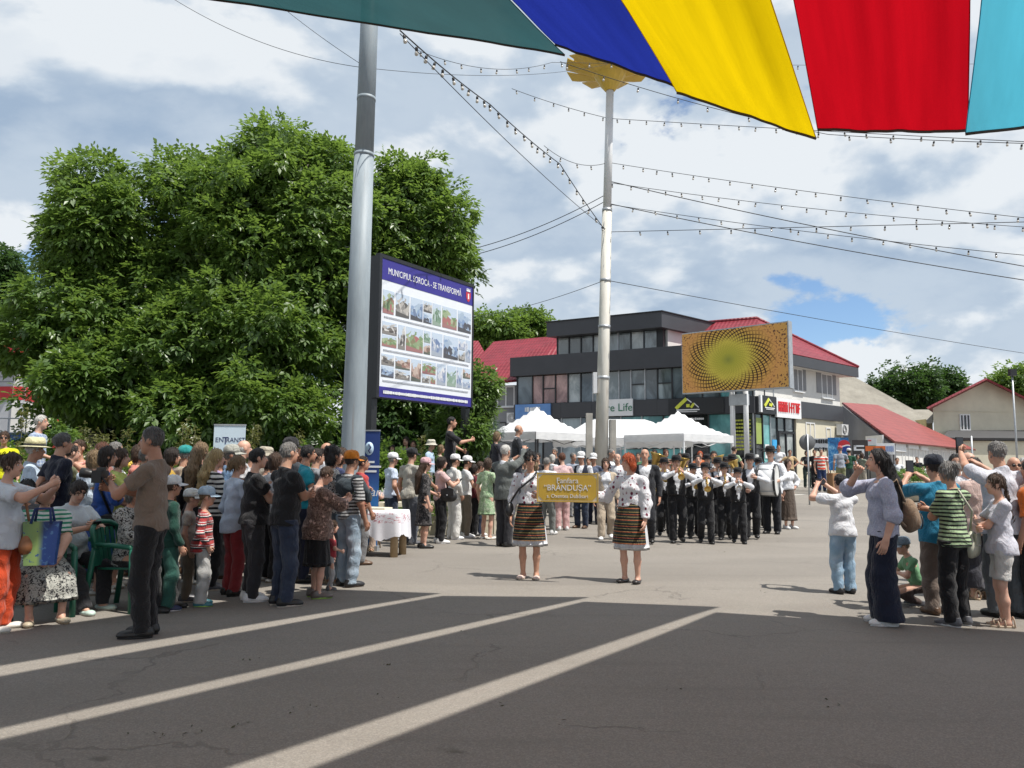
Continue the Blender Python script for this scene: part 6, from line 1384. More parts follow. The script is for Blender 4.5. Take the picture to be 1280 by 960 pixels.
    for sx in (1, -1):
        fing.ball(hp(0.140*sx, 0.285, 0.03), (hs*0.062, hs*0.035, hs*0.036), 8, 5, 2, M=HM)
        fing.ball(hp(0.140*sx, 0.308, 0.03), (hs*0.030, hs*0.018, hs*0.032), 6, 4, 1, M=HM)
        fing.tube([hp(0.07*sx, 0.325, 0.115), hp(0.15*sx, 0.305, 0.14), hp(0.215*sx, 0.262, 0.115)], hs*0.021, 5, 3)
    fing.tube([hp(-0.10, 0.335, -0.235), hp(-0.04, 0.362, -0.222), hp(0.04, 0.362, -0.222), hp(0.10, 0.335, -0.235)], [hs*0.014, hs*0.026, hs*0.026, hs*0.014], 6, 4)
    hk, hcname = hair; hm = HAIR[hcname]
    link('body', np_mesh('body', v, q, fing), [sk, M_EYE, M_EYEW, hm if hcname not in ('red', 'blond', 'white') else HAIR['light'], M_LIP], root)
    # ---------------- clothes
    cseed = rnd.randint(0, 9999); them = 0.6
    if top:
        kind, tm = top[0], top[1]; o = dict(slv=0.55, hem=0.50, loose=1.0, vneck=False); o.update(top[2] if len(top) > 2 else {})
        lo_ = o['loose']; pp = [el_prim(tp(0, 0.006, 0.735), (r_(0.158 if not f else 0.145)*gB*lo_, r_(0.110)*gB*lo_, r_(0.15)), T),
                 el_prim(tp(0, 0.004, 0.63), (r_(0.156 if not f else 0.140)*gB*lo_, r_(0.116)*gB*lo_, r_(0.19)), T)]
        if f: pp += [el_prim(tp(0.042, 0.045, 0.73), (r_(0.058), r_(0.055), r_(0.058)), T), el_prim(tp(-0.042, 0.045, 0.73), (r_(0.058), r_(0.055), r_(0.058)), T)]
        if B > 1.08: pp.append(el_prim(tp(0, 0.035, 0.60), (r_(0.13)*gB, r_(0.10)*gB, r_(0.13)), T))
        hem = them = o['hem']
        if hem < 0.60: 
            wide_h = o.get('flare', 1.0)
            pp += [el_prim(tp(0, 0.0, max(hem-0.01, 0.50)), (r_(0.170 if not f else 0.175)*gB*lo_*wide_h, r_(0.130)*gB*lo_*wide_h, r_(0.24)), T)]
            if hem < 0.50: pp.append(rc_prim(tp(0, 0, 0.52), tp(0, 0, hem), r_(0.150)*gB*lo_*wide_h, r_(0.155)*gB*lo_*wide_h))
        pp += [rc_prim(sh[1]+(neck0-sh[1])*0.05, neck0+(sh[1]-neck0)*0.15-tup*r_(0.012), r_(0.055), r_(0.056)), rc_prim(sh[-1]+(neck0-sh[-1])*0.05, neck0+(sh[-1]-neck0)*0.15-tup*r_(0.012), r_(0.055), r_(0.056)), rc_prim(neck0-tup*r_(0.04), neck0+tup*r_(0.03), r_(0.07), r_(0.066 if not f else 0.06))]
        cuts = [(tp(0, 0, hem), (-tup.x, -tup.y, -tup.z))]
        nk = neck0 + tup*r_(0.026 if not o.get('collar') else 0.05); nd = (tup + tfw*(0.28 if not o['vneck'] else 0.9)).normalized()
        cuts.append((nk, (nd.x*1.0, nd.y*1.0, nd.z*1.0)))
        lt = []
        if o['slv'] is not None:
            for sd_ in (1, -1):
                el, wr, _ = J[sd_]; sr = o.get('srad', 1.0)
                if o['slv'] <= 1.0:
                    e = sh[sd_] + (el-sh[sd_])*o['slv']; lt.append(rc_prim(sh[sd_], e, r_(0.063)*gB, r_(0.064)*gB*sr, True))
                else:
                    q_ = o['slv']-1; e = el + (wr-el)*q_; lt += [rc_prim(sh[sd_], el, r_(0.062)*gB, r_(0.056)*gB*sr), rc_prim(el, e, r_(0.056)*gB*sr, r_(0.043)*sr*(o.get('cuff', 1.0)), True)]
        v, q = sdf_mesh(pp, vx, 0.03, 0.0085 if vx < 0.02 else 0.006, cuts, cseed, lt)
        link(kind, np_mesh(kind, v, q), tm, root)
    if vest:                                     # sleeveless waistcoat or open jacket over the shirt
        pp = [el_prim(tp(0, 0.002, 0.735), (r_(0.180)*gB, r_(0.132)*gB, r_(0.16)), T), el_prim(tp(0, 0.002, 0.63), (r_(0.178)*gB, r_(0.136)*gB, r_(0.20)), T), el_prim(tp(0, 0, 0.55), (r_(0.182)*gB, r_(0.140)*gB, r_(0.20)), T),
              rc_prim(sh[1]+(neck0-sh[1])*0.2, neck0+(sh[1]-neck0)*0.3-tup*r_(0.012), r_(0.060), r_(0.064)), rc_prim(sh[-1]+(neck0-sh[-1])*0.2, neck0+(sh[-1]-neck0)*0.3-tup*r_(0.012), r_(0.060), r_(0.064))]
        hem = vest[2] if len(vest) > 2 else 0.53
        lt = []
        if vest[0] == 'jacket':
            for sd_ in (1, -1):
                el, wr, _ = J[sd_]; lt += [rc_prim(sh[sd_], el, r_(0.066)*gB, r_(0.060)*gB), rc_prim(el, el+(wr-el)*0.93, r_(0.060)*gB, r_(0.046), True)]
            if hem < 0.52: pp.append(rc_prim(tp(0, 0, 0.53), tp(0, 0, hem), r_(0.155)*gB, r_(0.155)*gB))
        V_ = sdf_mesh(pp, vx, 0.03, 0.004, [(tp(0, 0, hem), (-tup.x, -tup.y, -tup.z)), (neck0+tup*r_(0.04), (0, 0.1, 1))], cseed, lt)
        # open front: take away a wedge over the chest
        v, q = V_; loc = (v - np.array(pel)) ; yy = loc @ np.array(tfw); zz_ = loc @ np.array(tup)/s + 0.515; xx = np.abs(loc @ np.array(rt))
        gap = np.clip((zz_-0.58)/0.20, 0, 1)*0.085*k_ + (0.035*k_ if vest[0] == 'jacket' else 0.020*k_)
        openv = (yy > 0.02*k_) & (xx < gap); keep = ~(openv[q].all(1))
        link('waistcoat' if vest[0] == 'vest' else 'jacket', np_mesh('waistcoat', v, q[keep]), vest[1], root)
    if bottom:
        kind, bm_ = bottom[0], bottom[1]; o = dict(end=1.02, flare=1.0, hem=0.28, waist=0.575); o.update(bottom[2] if len(bottom) > 2 else {})
        if kind in ('trousers', 'shorts', 'jeans', 'leggings'):
            pp = [el_prim(tp(0, -0.004, 0.535), (r_(0.160 if not f else 0.168)*gB, r_(0.118)*gB, r_(0.12)), T), el_prim(tp(0, 0, 0.585), (r_(0.143)*gB, r_(0.112)*gB, r_(0.09)), T)]
            for sd_ in (1, -1):
                hipj, kn, an = K[sd_]; w = o['flare']; tight = 0.82 if kind == 'leggings' else 1.0
                if kind == 'shorts': e = hipj + (kn-hipj)*o['end']*0.8; pp.append(rc_prim(hipj, e, r_(0.096)*gB, r_(0.088)*gB, True))
                else:
                    e = kn + (an-kn)*o['end']
                    pp += [rc_prim(hipj, kn, r_(0.096)*gB*tight, r_(0.079)*(0.5+0.5*w)*tight*(0.6+0.4*gB)), rc_prim(kn, e, r_(0.079)*(0.5+0.5*w)*tight*(0.6+0.4*gB), r_(0.067)*w*tight, True)]
            v, q = sdf_mesh(pp, vx, 0.022, 0.0075 if vx < 0.02 else 0.005, [(tp(0, 0, (0.61 if (not top or them >= 0.555) else them+0.035)), (tup.x, tup.y, tup.z))], cseed+1)
            link(kind if kind != 'leggings' else 'trousers', np_mesh(kind, v, q), bm_, root)
        if kind in ('skirt', 'dress_skirt'):
            b = MB(); n = 44; rows = 9; z0 = o['waist']; z1 = o['hem']; fl = o['flare']; rr = random.Random(cseed); ph = [rr.uniform(0, 6.28) for _ in range(4)]
            seatq = seat is not None
            vs = []
            for i in range(rows):
                t_ = i/(rows-1); z = (z0 + (z1-z0)*t_)
                for j in range(n):
                    a = 2*math.pi*j/n
                    rx = r_(0.135*gB + (0.175*gB*fl-0.135*gB)*min(1, t_*2.2)**0.8 + 0.045*fl*max(0, t_-0.4)); ry = rx*0.78
                    fold = 1 + (0.022+0.06*t_*fl*0.8)*t_**0.6*math.sin(9*a+ph[0]+0.5*math.sin(3*a+ph[1])) + 0.02*t_*math.sin(17*a+ph[2])
                    if seatq:
                        hipm = pel; knm = (K[1][1]+K[-1][1])*0.5
                        if t_ < 0.55: cc_ = hipm.lerp(knm, t_/0.55) + up*0.01; ux, uy = rt, (up*0.9+fw*0.1).normalized()
                        else: cc_ = knm + (Vector((knm.x, knm.y+0.02, 0.12*s))-knm)*((t_-0.55)/0.45); ux, uy = rt, fw
                        p = cc_ + ux*math.cos(a)*r_(0.19*gB+0.05*t_)*fold + uy*math.sin(a)*r_(0.105+0.03*t_)*fold
                    else:
                        base_c = tp(0, 0, max(z, 0.5)); p = Vector((base_c.x, base_c.y, pel.z + (z-0.515)*s)) + rt*math.cos(a)*rx*fold + fw*math.sin(a)*ry*fold
                    vs.append(p)
            fs = [(i*n+j, (i+1)*n+j, (i+1)*n+(j+1) % n, i*n+(j+1) % n) for i in range(rows-1) for j in range(n)]
            vs2 = [v_ + (up*0.03) for v_ in vs[-n:]]; cn = sum(vs2, Vector())/n
            fs += [((rows-1)*n+j, rows*n+j, rows*n+(j+1) % n, (rows-1)*n+(j+1) % n) for j in range(n)]
            fs.append(tuple(range(rows*n, rows*n+n))); fs.append(tuple(reversed(range(n))))
            b.add(vs+vs2, fs, 0, True); b.build('skirt', bm_, root)
            if o.get('apron'):                   # two woven panels, front and back, over the white petticoat
                for sgn in (1, -1):
                    ab = MB(); m_ = 13; av = []
                    for i in range(rows):
                        t_ = i/(rows-1); z = (z0+0.012 + (o['apron_hem']-z0)*t_)
                        for j in range(m_):
                            a = math.pi/2*sgn + (j/(m_-1)-0.5)*2.35
                            rx = r_(0.150*gB + (0.182*gB*fl-0.142*gB)*min(1, t_*2.0)**0.8 + 0.052*fl*max(0, t_-0.4)); ry = rx*0.80
                            fold = 1.0 + 0.012*t_*math.sin(7*a+ph[3])
                            bc = tp(0, 0, max(z, 0.5)); av.append(Vector((bc.x, bc.y, pel.z+(z-0.515)*s)) + rt*math.cos(a)*rx*fold + fw*math.sin(a)*ry*fold)
                    av2 = [p + Vector((0, -0.006*sgn, 0)) for p in av]; N_ = len(av)
                    ff = [(i*m_+j, (i+1)*m_+j, (i+1)*m_+j+1, i*m_+j+1) for i in range(rows-1) for j in range(m_-1)]
                    ab.add(av+av2, ff + [tuple(N_+x for x in reversed(f_)) for f_ in ff], 0, True); ab.build('apron', o['apron'], root)
                sb = MB(); sb.lathe([(r_(0.148)*gB, -0.045*k_), (r_(0.142)*gB, 0.0), (r_(0.138)*gB, 0.035*k_)], 28, M=Matrix.Translation(tp(0, 0, 0.588)) @ Matrix.Diagonal((1, 0.80, 1, 1)), cap=False)
                sb.build('sash', o['sash'], root)
    # ---------------- shoes
    if shoes:
        me = shoe_mesh(shoes[0]); mu = leather(shoes[1]); ms = paint('sole_%.2f' % shoes[2][0], shoes[2], 0.7)
        for sd_ in (1, -1):
            an = K[sd_][2]
            if len(me.materials) == 0: me.materials.append(mu); me.materials.append(ms)
            lift = an.z - 0.052*k_
            so = link('shoe', me, [mu, ms], root, (an.x, an.y-0.01, lift if lift > 0.01 else 0.0), (R(-12) if lift > 0.02 else 0, 0, R(-8*sd_))); so.scale = (k_*1.04, k_*1.0, k_*1.04)
    # ---------------- hair
    if hk != 'bald':
        hpz = [el_prim(hp(0, -0.085, 0.155), (hs*0.372, hs*0.43, hs*0.415), HB)]
        cuts = []
        fwn = np.array(hy)*0.9 + np.array(hz)*-0.45; fwn /= np.linalg.norm(fwn)
        if hk == 'short': cuts = [(hp(0, 0.17, 0.13), fwn), (hp(0, -0.1, -0.22), -np.array(hz)+0.25*np.array(hy))]
        elif hk == 'fringe': cuts = [(hp(0, 0.30, 0.10), fwn*1.0), (hp(0, 0, -0.12), -np.array(hz)+0.3*np.array(hy))]; hpz[0] = el_prim(hp(0, -0.07, 0.155), (hs*0.40, hs*0.46, hs*0.43), HB)
        elif hk == 'balding': hpz = [el_prim(hp(0, -0.10, 0.0), (hs*0.365, hs*0.405, hs*0.25), HB)]; cuts = [(hp(0, 0.02, 0.0), np.array(hy)), (hp(0, 0, -0.24), -np.array(hz))]
        else:
            cuts = [(hp(0, 0.20, 0.12), fwn)]
            hpz[0] = el_prim(hp(0, -0.075, 0.150), (hs*0.395, hs*0.45, hs*0.425), HB)
            if hk == 'bob': hpz += [el_prim(hp(0, -0.17, -0.20), (hs*0.41, hs*0.33, hs*0.40), HB)]
            elif hk == 'long': hpz += [rc_prim(hp(0, -0.25, 0.0), tp(0, -0.062, 0.80), hs*0.36, hs*0.35), rc_prim(tp(0, -0.062, 0.80), tp(0, -0.082, 0.615), hs*0.36, hs*0.20)]; cuts = [(hp(0, 0.16, 0.0), np.array(hy)-0.25*np.array(hz))]
            elif hk == 'ponytail': hpz += [rc_prim(hp(0, -0.50, 0.12), tp(0, -0.075, 0.83), hs*0.15, hs*0.14), rc_prim(tp(0, -0.075, 0.83), tp(0, -0.075, 0.74), hs*0.14, hs*0.06)]; cuts.append((hp(0, -0.1, -0.30), -np.array(hz)))
            elif hk == 'braid':
                cuts = [(hp(0, 0.20, 0.12), fwn)]; p0 = hp(0, -0.42, -0.15); p1 = tp(0, -0.085, 0.56)
                for i in range(12): hpz.append(el_prim(p0.lerp(p1, i/11.0) - tfw*0.01 + rt*(0.012 if i % 2 else -0.012), (hs*0.13*(1-0.035*i), hs*0.12*(1-0.03*i), hs*0.17)))
            elif hk == 'bun': hpz += [el_prim(hp(0, -0.46, 0.36), (hs*0.17, hs*0.17, hs*0.16), HB)]; cuts.append((hp(0, -0.1, -0.30), -np.array(hz)))
            elif hk == 'curly':
                rr = random.Random(cseed)
                for i in range(22):
                    a = rr.uniform(0.25, 0.75)*2*math.pi + math.pi*0.0; zz2 = rr.uniform(-0.5, 0.5); hpz.append(el_prim(hp(0.42*math.sin(a*1.0), -0.15-0.32*abs(math.cos(a)), zz2), (hs*0.17,)*3))
        v, q = sdf_mesh(hpz, min(0.014, vx), 0.02, 0.004, cuts, cseed+2)
        if len(v):
            sb = MB(); rs = np.random.RandomState(cseed); longh = hk in ('bob', 'long', 'ponytail', 'braid', 'bun', 'curly', 'fringe'); nst = int((260 if longh else 170)*min(1.0, 9.0/dist + 0.15))
            hcv = np.array(hc); crown = np.array(hp(0, -0.15, 0.5)); idx_ = rs.choice(len(v), min(nst, len(v)), replace=False); fwv = np.array(hy)
            for ii in idx_:
                p_ = v[ii]; nrm = p_ - hcv; nrm[2] *= 0.55; nrm /= np.linalg.norm(nrm)+1e-9
                d_ = np.array([0, 0, -1.0]) + 0.55*(p_-crown)/0.12*(0.25 if longh else 0.6) + rs.normal(size=3)*0.22; d_ -= nrm*(d_@nrm)*0.85; d_ /= np.linalg.norm(d_)+1e-9
                ln_ = rs.uniform(0.035, 0.09)*(1.0 if longh else 0.42)*k_; wv = np.cross(d_, nrm); wv /= np.linalg.norm(wv)+1e-9; wd = rs.uniform(0.003, 0.0065)
                a_ = p_ - d_*ln_*0.4 + nrm*0.001; b_ = p_ + d_*ln_*0.2 + nrm*0.006; c_ = p_ + d_*ln_*0.7 + nrm*rs.uniform(0.0, 0.010)
                sb.add([a_-wv*wd, a_+wv*wd, b_+wv*wd, b_-wv*wd, c_+wv*wd*0.15, c_-wv*wd*0.15], [(0, 1, 2, 3), (3, 2, 4, 5)], 0, True)
            link('hair', np_mesh('hair', v, q, sb), hm, root)
    if hat:
        mh = fabric(hat[1]) if hat[0] != 'straw' else fabric(hat[1], rough=0.7); mb = fabric(hat[2]) if len(hat) > 2 else mh
        me = hat_mesh(hat[0])
        if len(me.materials) == 0: me.materials.append(mh); me.materials.append(mb)
        z_ = 0.22 if hat[0] == 'cap' else 0.26
        ho = link('hat', me, [mh, mb] if len(me.materials) > 1 else [mh], root); tl = Matrix.Rotation(R(rnd.uniform(-5, 3)), 4, 'X')
        sc_ = hs/0.225*1.02
        ho.matrix_local = Matrix.Translation(hp(0, -0.07, z_)) @ HM.to_4x4() @ tl @ Matrix.Diagonal((sc_, sc_, sc_, 1))
    if glasses:
        gb = MB()
        for sx in (1, -1):
            gb.ball(hp(0.15*sx, 0.385, 0.03), (hs*0.105, hs*0.022, hs*0.085), 10, 6, 0, M=HM); gb.tube([hp(0.25*sx, 0.36, 0.045), hp(0.345*sx, 0.0, 0.04)], hs*0.015, 5, 0)
        gb.tube([hp(-0.05, 0.41, 0.05), hp(0.05, 0.41, 0.05)], hs*0.015, 5, 0)
        if glasses == 'dark': gb.build('sunglasses', M_DARKGLASS, root)
        else:
            g2 = MB()
            for sx in (1, -1):
                g2.tube([hp((0.15+0.10*math.cos(a))*sx, 0.39, 0.03+0.08*math.sin(a)) for a in [2*math.pi*i/10 for i in range(11)]], hs*0.010, 4); g2.tube([hp(0.25*sx, 0.36, 0.045), hp(0.345*sx, 0.0, 0.04)], hs*0.012, 4)
            g2.build('glasses', M_DARKGLASS, root)
    MW = Matrix.Translation(Vector((gx, gy, g))) @ Matrix.Rotation(R(face), 4, 'Z')
    o = P(); o.root = root; o.M = MW; o.H = H; o.k = k_; o.J = J; o.sh = sh; o.tp = tp; o.hp = hp; o.hs = hs; o.K = K; o.pel = pel
    o.hand = {sd_: J[sd_][1] + (J[sd_][1]-J[sd_][0]).normalized()*0.085*k_ for sd_ in (1, -1)}   # local palm ends
    o.face = face; o.g = g
    PEOPLE.append((label, round(H, 2), round(gx, 1), round(gy, 1)))
    return o
PEOPLE = []
# ------------------------------------------------------------------ things people hold or wear loose
M_PHONE = paint('phone_black', (0.010, 0.010, 0.012), 0.25, 0.05); M_SCREEN = paint('phone_screen', (0.03, 0.035, 0.045), 0.1)
def place(name, o, M, label, cat, group=None):
    e = empty(name, (0, 0, 0), 0, label, cat, group); e.matrix_world = o.M @ M; return e
def phone(o, label, at=None, tilt=20, land=False, k=1.0):
    p = (o.hand[1]+o.hand[-1])/2 if at is None else at
    M = Matrix.Translation(p) @ Matrix.Rotation(R(-tilt), 4, 'X') @ Matrix.Rotation(R(90 if land else 0), 4, 'Y')
    e = place('phone', o, M, label, 'phone', 'phones held up by onlookers'); b = MB(); b.box(-0.038*k, 0.038*k, -0.005, 0.005, -0.078*k, 0.078*k); b.build('case', M_PHONE, e); b = MB(); b.box(-0.034*k, 0.034*k, -0.0075, -0.0055, -0.073*k, 0.073*k); b.build('screen', M_SCREEN, e); return e
def handbag(o, at, size, col, label, strap=None, flap=True, cat='handbag', rz=0):
    """soft bag: rounded body, flap, strap"""
    e = place('handbag', o, Matrix.Translation(at) @ Matrix.Rotation(R(rz), 4, 'Z'), label, cat); w, d, h = size; m = leather(col)
    v, q = sdf_mesh([el_prim((0, 0, -h*0.15), (w*0.55, d*0.6, h*0.45)), el_prim((w*0.3, 0, -h*0.25), (w*0.25, d*0.5, h*0.3)), el_prim((-w*0.3, 0, -h*0.25), (w*0.25, d*0.5, h*0.3)), el_prim((0, 0, h*0.2), (w*0.42, d*0.42, h*0.3))], 0.012, 0.05); link('bag_body', np_mesh('bag', v, q), m, e)
    if flap: b = MB(); b.box(-w*0.40, w*0.40, -d*0.62, -d*0.45, -h*0.1, h*0.38); b.build('flap', m, e); b = MB(); b.ball((0, -d*0.64, -h*0.08), 0.012, 8, 5); b.build('clasp', M_STEEL, e)
    if strap: b = MB(); b.tube([Vector(x)-Vector(at) if rz == 0 else (Matrix.Rotation(R(-rz), 3, 'Z') @ (Vector(x)-Vector(at))) for x in strap], 0.011, 6, flat=1.4); b.build('strap', m, e)
    return e
M_BRASS = paint('brass', (0.62, 0.42, 0.13), 0.28, 0.15, 9, metal=0.9); M_SILV = paint('silver_plate', (0.62, 0.62, 0.60), 0.25, 0.1, 9, metal=0.9)
def trumpet(o, label, mat=M_BRASS, down=18, k=1.0):
    m0 = o.hp(0, 0.47, -0.22); e = place('trumpet', o, Matrix.Translation(m0) @ Matrix.Rotation(R(-down), 4, 'X') @ Matrix.Scale(k, 4), label, 'trumpet', 'brass instruments of the band')
    b = MB(); b.tube([(0, 0, 0), (0, 0.10, 0), (0, 0.40, 0), (0, 0.46, -0.035), (0, 0.44, -0.08), (0, 0.36, -0.085), (0, 0.12, -0.085), (0, 0.09, -0.05), (0.0, 0.14, -0.03)], 0.008, 7); b.tube([(0.02, 0.12, -0.04), (0.02, 0.50, -0.04)], 0.008, 7); b.build('tubing', mat, e)
    b = MB(); b.lathe([(0.010, 0.36), (0.014, 0.44), (0.026, 0.50), (0.045, 0.535), (0.066, 0.552), (0.062, 0.552), (0.03, 0.52), (0.004, 0.50)], 16, M=Matrix.Translation((0.02, 0, -0.04)) @ Matrix.Rotation(R(-90), 4, 'X')); b.build('bell', mat, e)
    for i in range(3): b = MB(); b.tube([(0.01, 0.20+0.032*i, -0.10), (0.01, 0.20+0.032*i, 0.03)], 0.013, 8); b.build('valve', mat, e)
    b = MB(); b.lathe([(0.006, 0.0), (0.012, -0.02), (0.013, -0.026)], 8, M=Matrix.Rotation(R(-90), 4, 'X')); b.build('mouthpiece', mat, e)
def horn(o, label, mat=M_BRASS, side=1, big=1.0, lean=14):
    """upright tenor horn or tuba: coiled tubing with a bell that opens upwards"""
    c = o.tp(0.03*side, 0.15, 0.70); e = place('tuba', o, Matrix.Translation(c) @ Matrix.Rotation(R(-lean*side), 4, 'Y') @ Matrix.Scale(big, 4), label, 'tuba', 'brass instruments of the band')
    b = MB(); b.tube([(0.11*math.cos(a), 0.02*math.sin(a*2), 0.19*math.sin(a) - 0.05) for a in [2*math.pi*i/20 for i in range(21)]], 0.024, 8); b.tube([(0.075*math.cos(a), 0.03, 0.14*math.sin(a) - 0.05) for a in [2*math.pi*i/16 for i in range(17)]], 0.013, 7); b.build('tubing', mat, e)
    b = MB(); b.lathe([(0.026, -0.10), (0.045, 0.12), (0.065, 0.26), (0.10, 0.36), (0.155, 0.42), (0.150, 0.425), (0.08, 0.35), (0.01, 0.28)], 20, M=Matrix.Translation((0.11*side, 0.02, 0.0))); b.build('bell', mat, e)
    for i in range(3): b = MB(); b.tube([(-0.03+0.034*i, 0.06, -0.12), (-0.03+0.034*i, 0.06, 0.06)], 0.014, 8); b.build('valve', mat, e)
    m0 = (Matrix.Translation(c) @ Matrix.Rotation(R(-lean*side), 4, 'Y') @ Matrix.Scale(big, 4)).inverted() @ o.hp(0, 0.45, -0.22); b = MB(); b.tube([Vector((-0.08*side, 0.03, 0.08)), Vector((-0.04*side, 0.0, 0.16)).lerp(m0, 0.4), m0], 0.009, 7); b.build('mouth_pipe', mat, e)
def clarinet(o, label):
    m0 = o.hp(0, 0.45, -0.22); e = place('clarinet', o, Matrix.Translation(m0) @ Matrix.Rotation(R(-52), 4, 'X'), label, 'clarinet'); b = MB(); b.lathe([(0.008, 0.0), (0.012, 0.06), (0.015, 0.10), (0.015, 0.55), (0.022, 0.62), (0.036, 0.66)], 12, M=Matrix.Rotation(R(-90), 4, 'X')); b.build('barrel', M_BLACKM, e)
    for i in range(6): b = MB(); b.tube([(0, 0.16+0.06*i, 0.012), (0.0, 0.19+0.06*i, 0.022)], 0.006, 5); b.build('key', M_SILV, e)

# ------------------------------------------------------------------ the people, from the photograph
F = lambda px, fy: G(px, fy).y
fb = fabric
WHT = fb(W_); BLK = fb(BK); CHAR = fb(CH); JEAN = fb((0.13, 0.21, 0.33), 'denim', (0.24, 0.33, 0.45)); DJEAN = fb((0.022, 0.032, 0.06), 'denim', (0.05, 0.065, 0.10)); NAVY = fb((0.012, 0.016, 0.038))
GREY = fb((0.16, 0.16, 0.165)); LGREY = fb((0.40, 0.40, 0.40)); BEIGE = fb((0.46, 0.38, 0.29)); LBLUE = fb((0.42, 0.55, 0.70)); KHAKI = fb((0.17, 0.14, 0.105)); CREAM = fb((0.60, 0.57, 0.50))
S_BLK = ('dress', (0.014, 0.013, 0.013), (0.02, 0.02, 0.02)); S_WHT = ('sneaker', (0.66, 0.66, 0.66), (0.7, 0.7, 0.7)); S_GRY = ('sneaker', (0.09, 0.09, 0.10), (0.6, 0.6, 0.6)); S_FLAT = ('flat', (0.55, 0.53, 0.48), (0.4, 0.36, 0.3)); S_SAND = ('sandal', (0.42, 0.30, 0.20), (0.40, 0.30, 0.2))
S_NAVY = ('sneaker', (0.02, 0.03, 0.08), (0.66, 0.66, 0.66)); S_BRN = ('dress', (0.10, 0.055, 0.03), (0.05, 0.03, 0.02))
GL1 = 'onlookers on the left'; GM = 'onlookers by the low wall'; GB = 'brass band'; GC = 'people in the procession'; GF = 'people by the shops'; GR = 'onlookers on the right'; GT = 'people near the tents'

# ---- left, front row
o = person(12, 567, F(12, 788), -82, 'woman in white tee and orange red trousers raising her hands to her face', GL1, 'f', 1.12, 0, ('bun', 'brown'), ('high2' if 0 else ((0.05, 0.24, 0.80), (1, -0.2, -0.8), 0.8), ((0.05, 0.25, 0.82), (1, -0.2, -0.8), 0.8)),
           ('tee_shirt', fb((0.58, 0.62, 0.68)), {'hem': 0.46, 'loose': 1.08, 'slv': 0.75, 'srad': 1.15}), ('trousers', fb((0.55, 0.065, 0.018)), {'flare': 1.15}), ('flat', (0.68, 0.67, 0.62), (0.6, 0.55, 0.45)))
# her shopping bag and brown shoulder bag
p0 = AT(50, 706, 7.05); e = empty('shopping_bag', (p0.x, p0.y, p0.z), R(18), 'blue and green shopping bag hanging in front of the seated women', 'bag'); t = NT('printed_bag'); c_ = t.coord(); xx = t.sep(c_)
cb = t.ramp(t.math('ADD', t.math('MULTIPLY', xx[0], 2.2), 0.5), [(0.0, (0.10, 0.20, 0.10)), (0.45, (0.22, 0.32, 0.10)), (0.56, (0.012, 0.035, 0.14)), (1.0, (0.01, 0.025, 0.11))]); MBAG = t.done(t.bsdf(t.mix(t.math('GREATER_THAN', t.noise(c_, 22, 2), 0.62), cb, (0.04, 0.09, 0.2)), 0.35))
b = MB(); b.hexa([Vector(v) for v in ((-0.12, -0.05, 0), (0.12, -0.05, 0), (0.12, 0.05, 0), (-0.12, 0.05, 0), (-0.145, -0.06, 0.385), (0.145, -0.06, 0.385), (0.145, 0.06, 0.385), (-0.145, 0.06, 0.385))]); b.build('bag_body', MBAG, e)
for y in (-0.065, 0.065): b = MB(); b.tube([(-0.08, y, 0.37), (-0.06, y*0.6, 0.50), (0.06, y*0.6, 0.50), (0.08, y, 0.37)], 0.012, 6); b.build('handle', paint('bag_webbing', (0.02, 0.04, 0.15), 0.7), e)
handbag(o, o.tp(-0.04, 0.13, 0.50), (0.24, 0.11, 0.22), (0.26, 0.11, 0.045), 'tan brown handbag on the arm of the woman in orange trousers', [o.tp(-0.04, 0.13, 0.54), o.tp(-0.07, 0.08, 0.70), o.tp(-0.09, 0.0, 0.82)], True)
o = person(196, 534, F(190, 795), 96, 'man in taupe tee and black trousers holding a camera to his chest', GL1, 'm', 1.0, 2, ('short', 'salt'), (((0.00, 0.20, 0.72), (1, -0.2, -0.8), 0.6), ((0.05, 0.21, 0.70), (1, -0.3, -0.8), 0.6)),
           ('tee_shirt', fb((0.205, 0.155, 0.12)), {'hem': 0.50, 'slv': 0.62, 'loose': 1.05}), ('trousers', BLK, {'flare': 1.0}), S_BLK, look=(0, -2), wide=0.09)
e = place('camera', o, Matrix.Translation(o.tp(0.02, 0.255, 0.76)), 'black camera with a long lens held by the man in taupe', 'camera'); m = paint('camera_black', (0.012, 0.012, 0.013), 0.45)
b = MB(); b.box(-0.075, 0.075, -0.035, 0.035, -0.055, 0.045); b.box(-0.03, 0.03, -0.03, 0.03, 0.045, 0.075); b.build('camera_body', m, e); b = MB(); b.lathe([(0.036, 0.035), (0.036, 0.10), (0.043, 0.12), (0.043, 0.17), (0.036, 0.172)], 16, M=Matrix.Rotation(R(-80), 4, 'X')); b.build('lens', m, e)
b = MB(); b.tube([(-0.075, 0, 0.03), (-0.10, -0.14, -0.12), (-0.03, -0.17, -0.22), (0.06, -0.16, -0.20), (0.09, -0.10, -0.1), (0.075, 0, 0.03)], 0.009, 6); b.build('strap', m, e); b = MB(); b.box(-0.10, -0.078, -0.04, 0.04, -0.06, 0.05); b.build('grip', m, e)
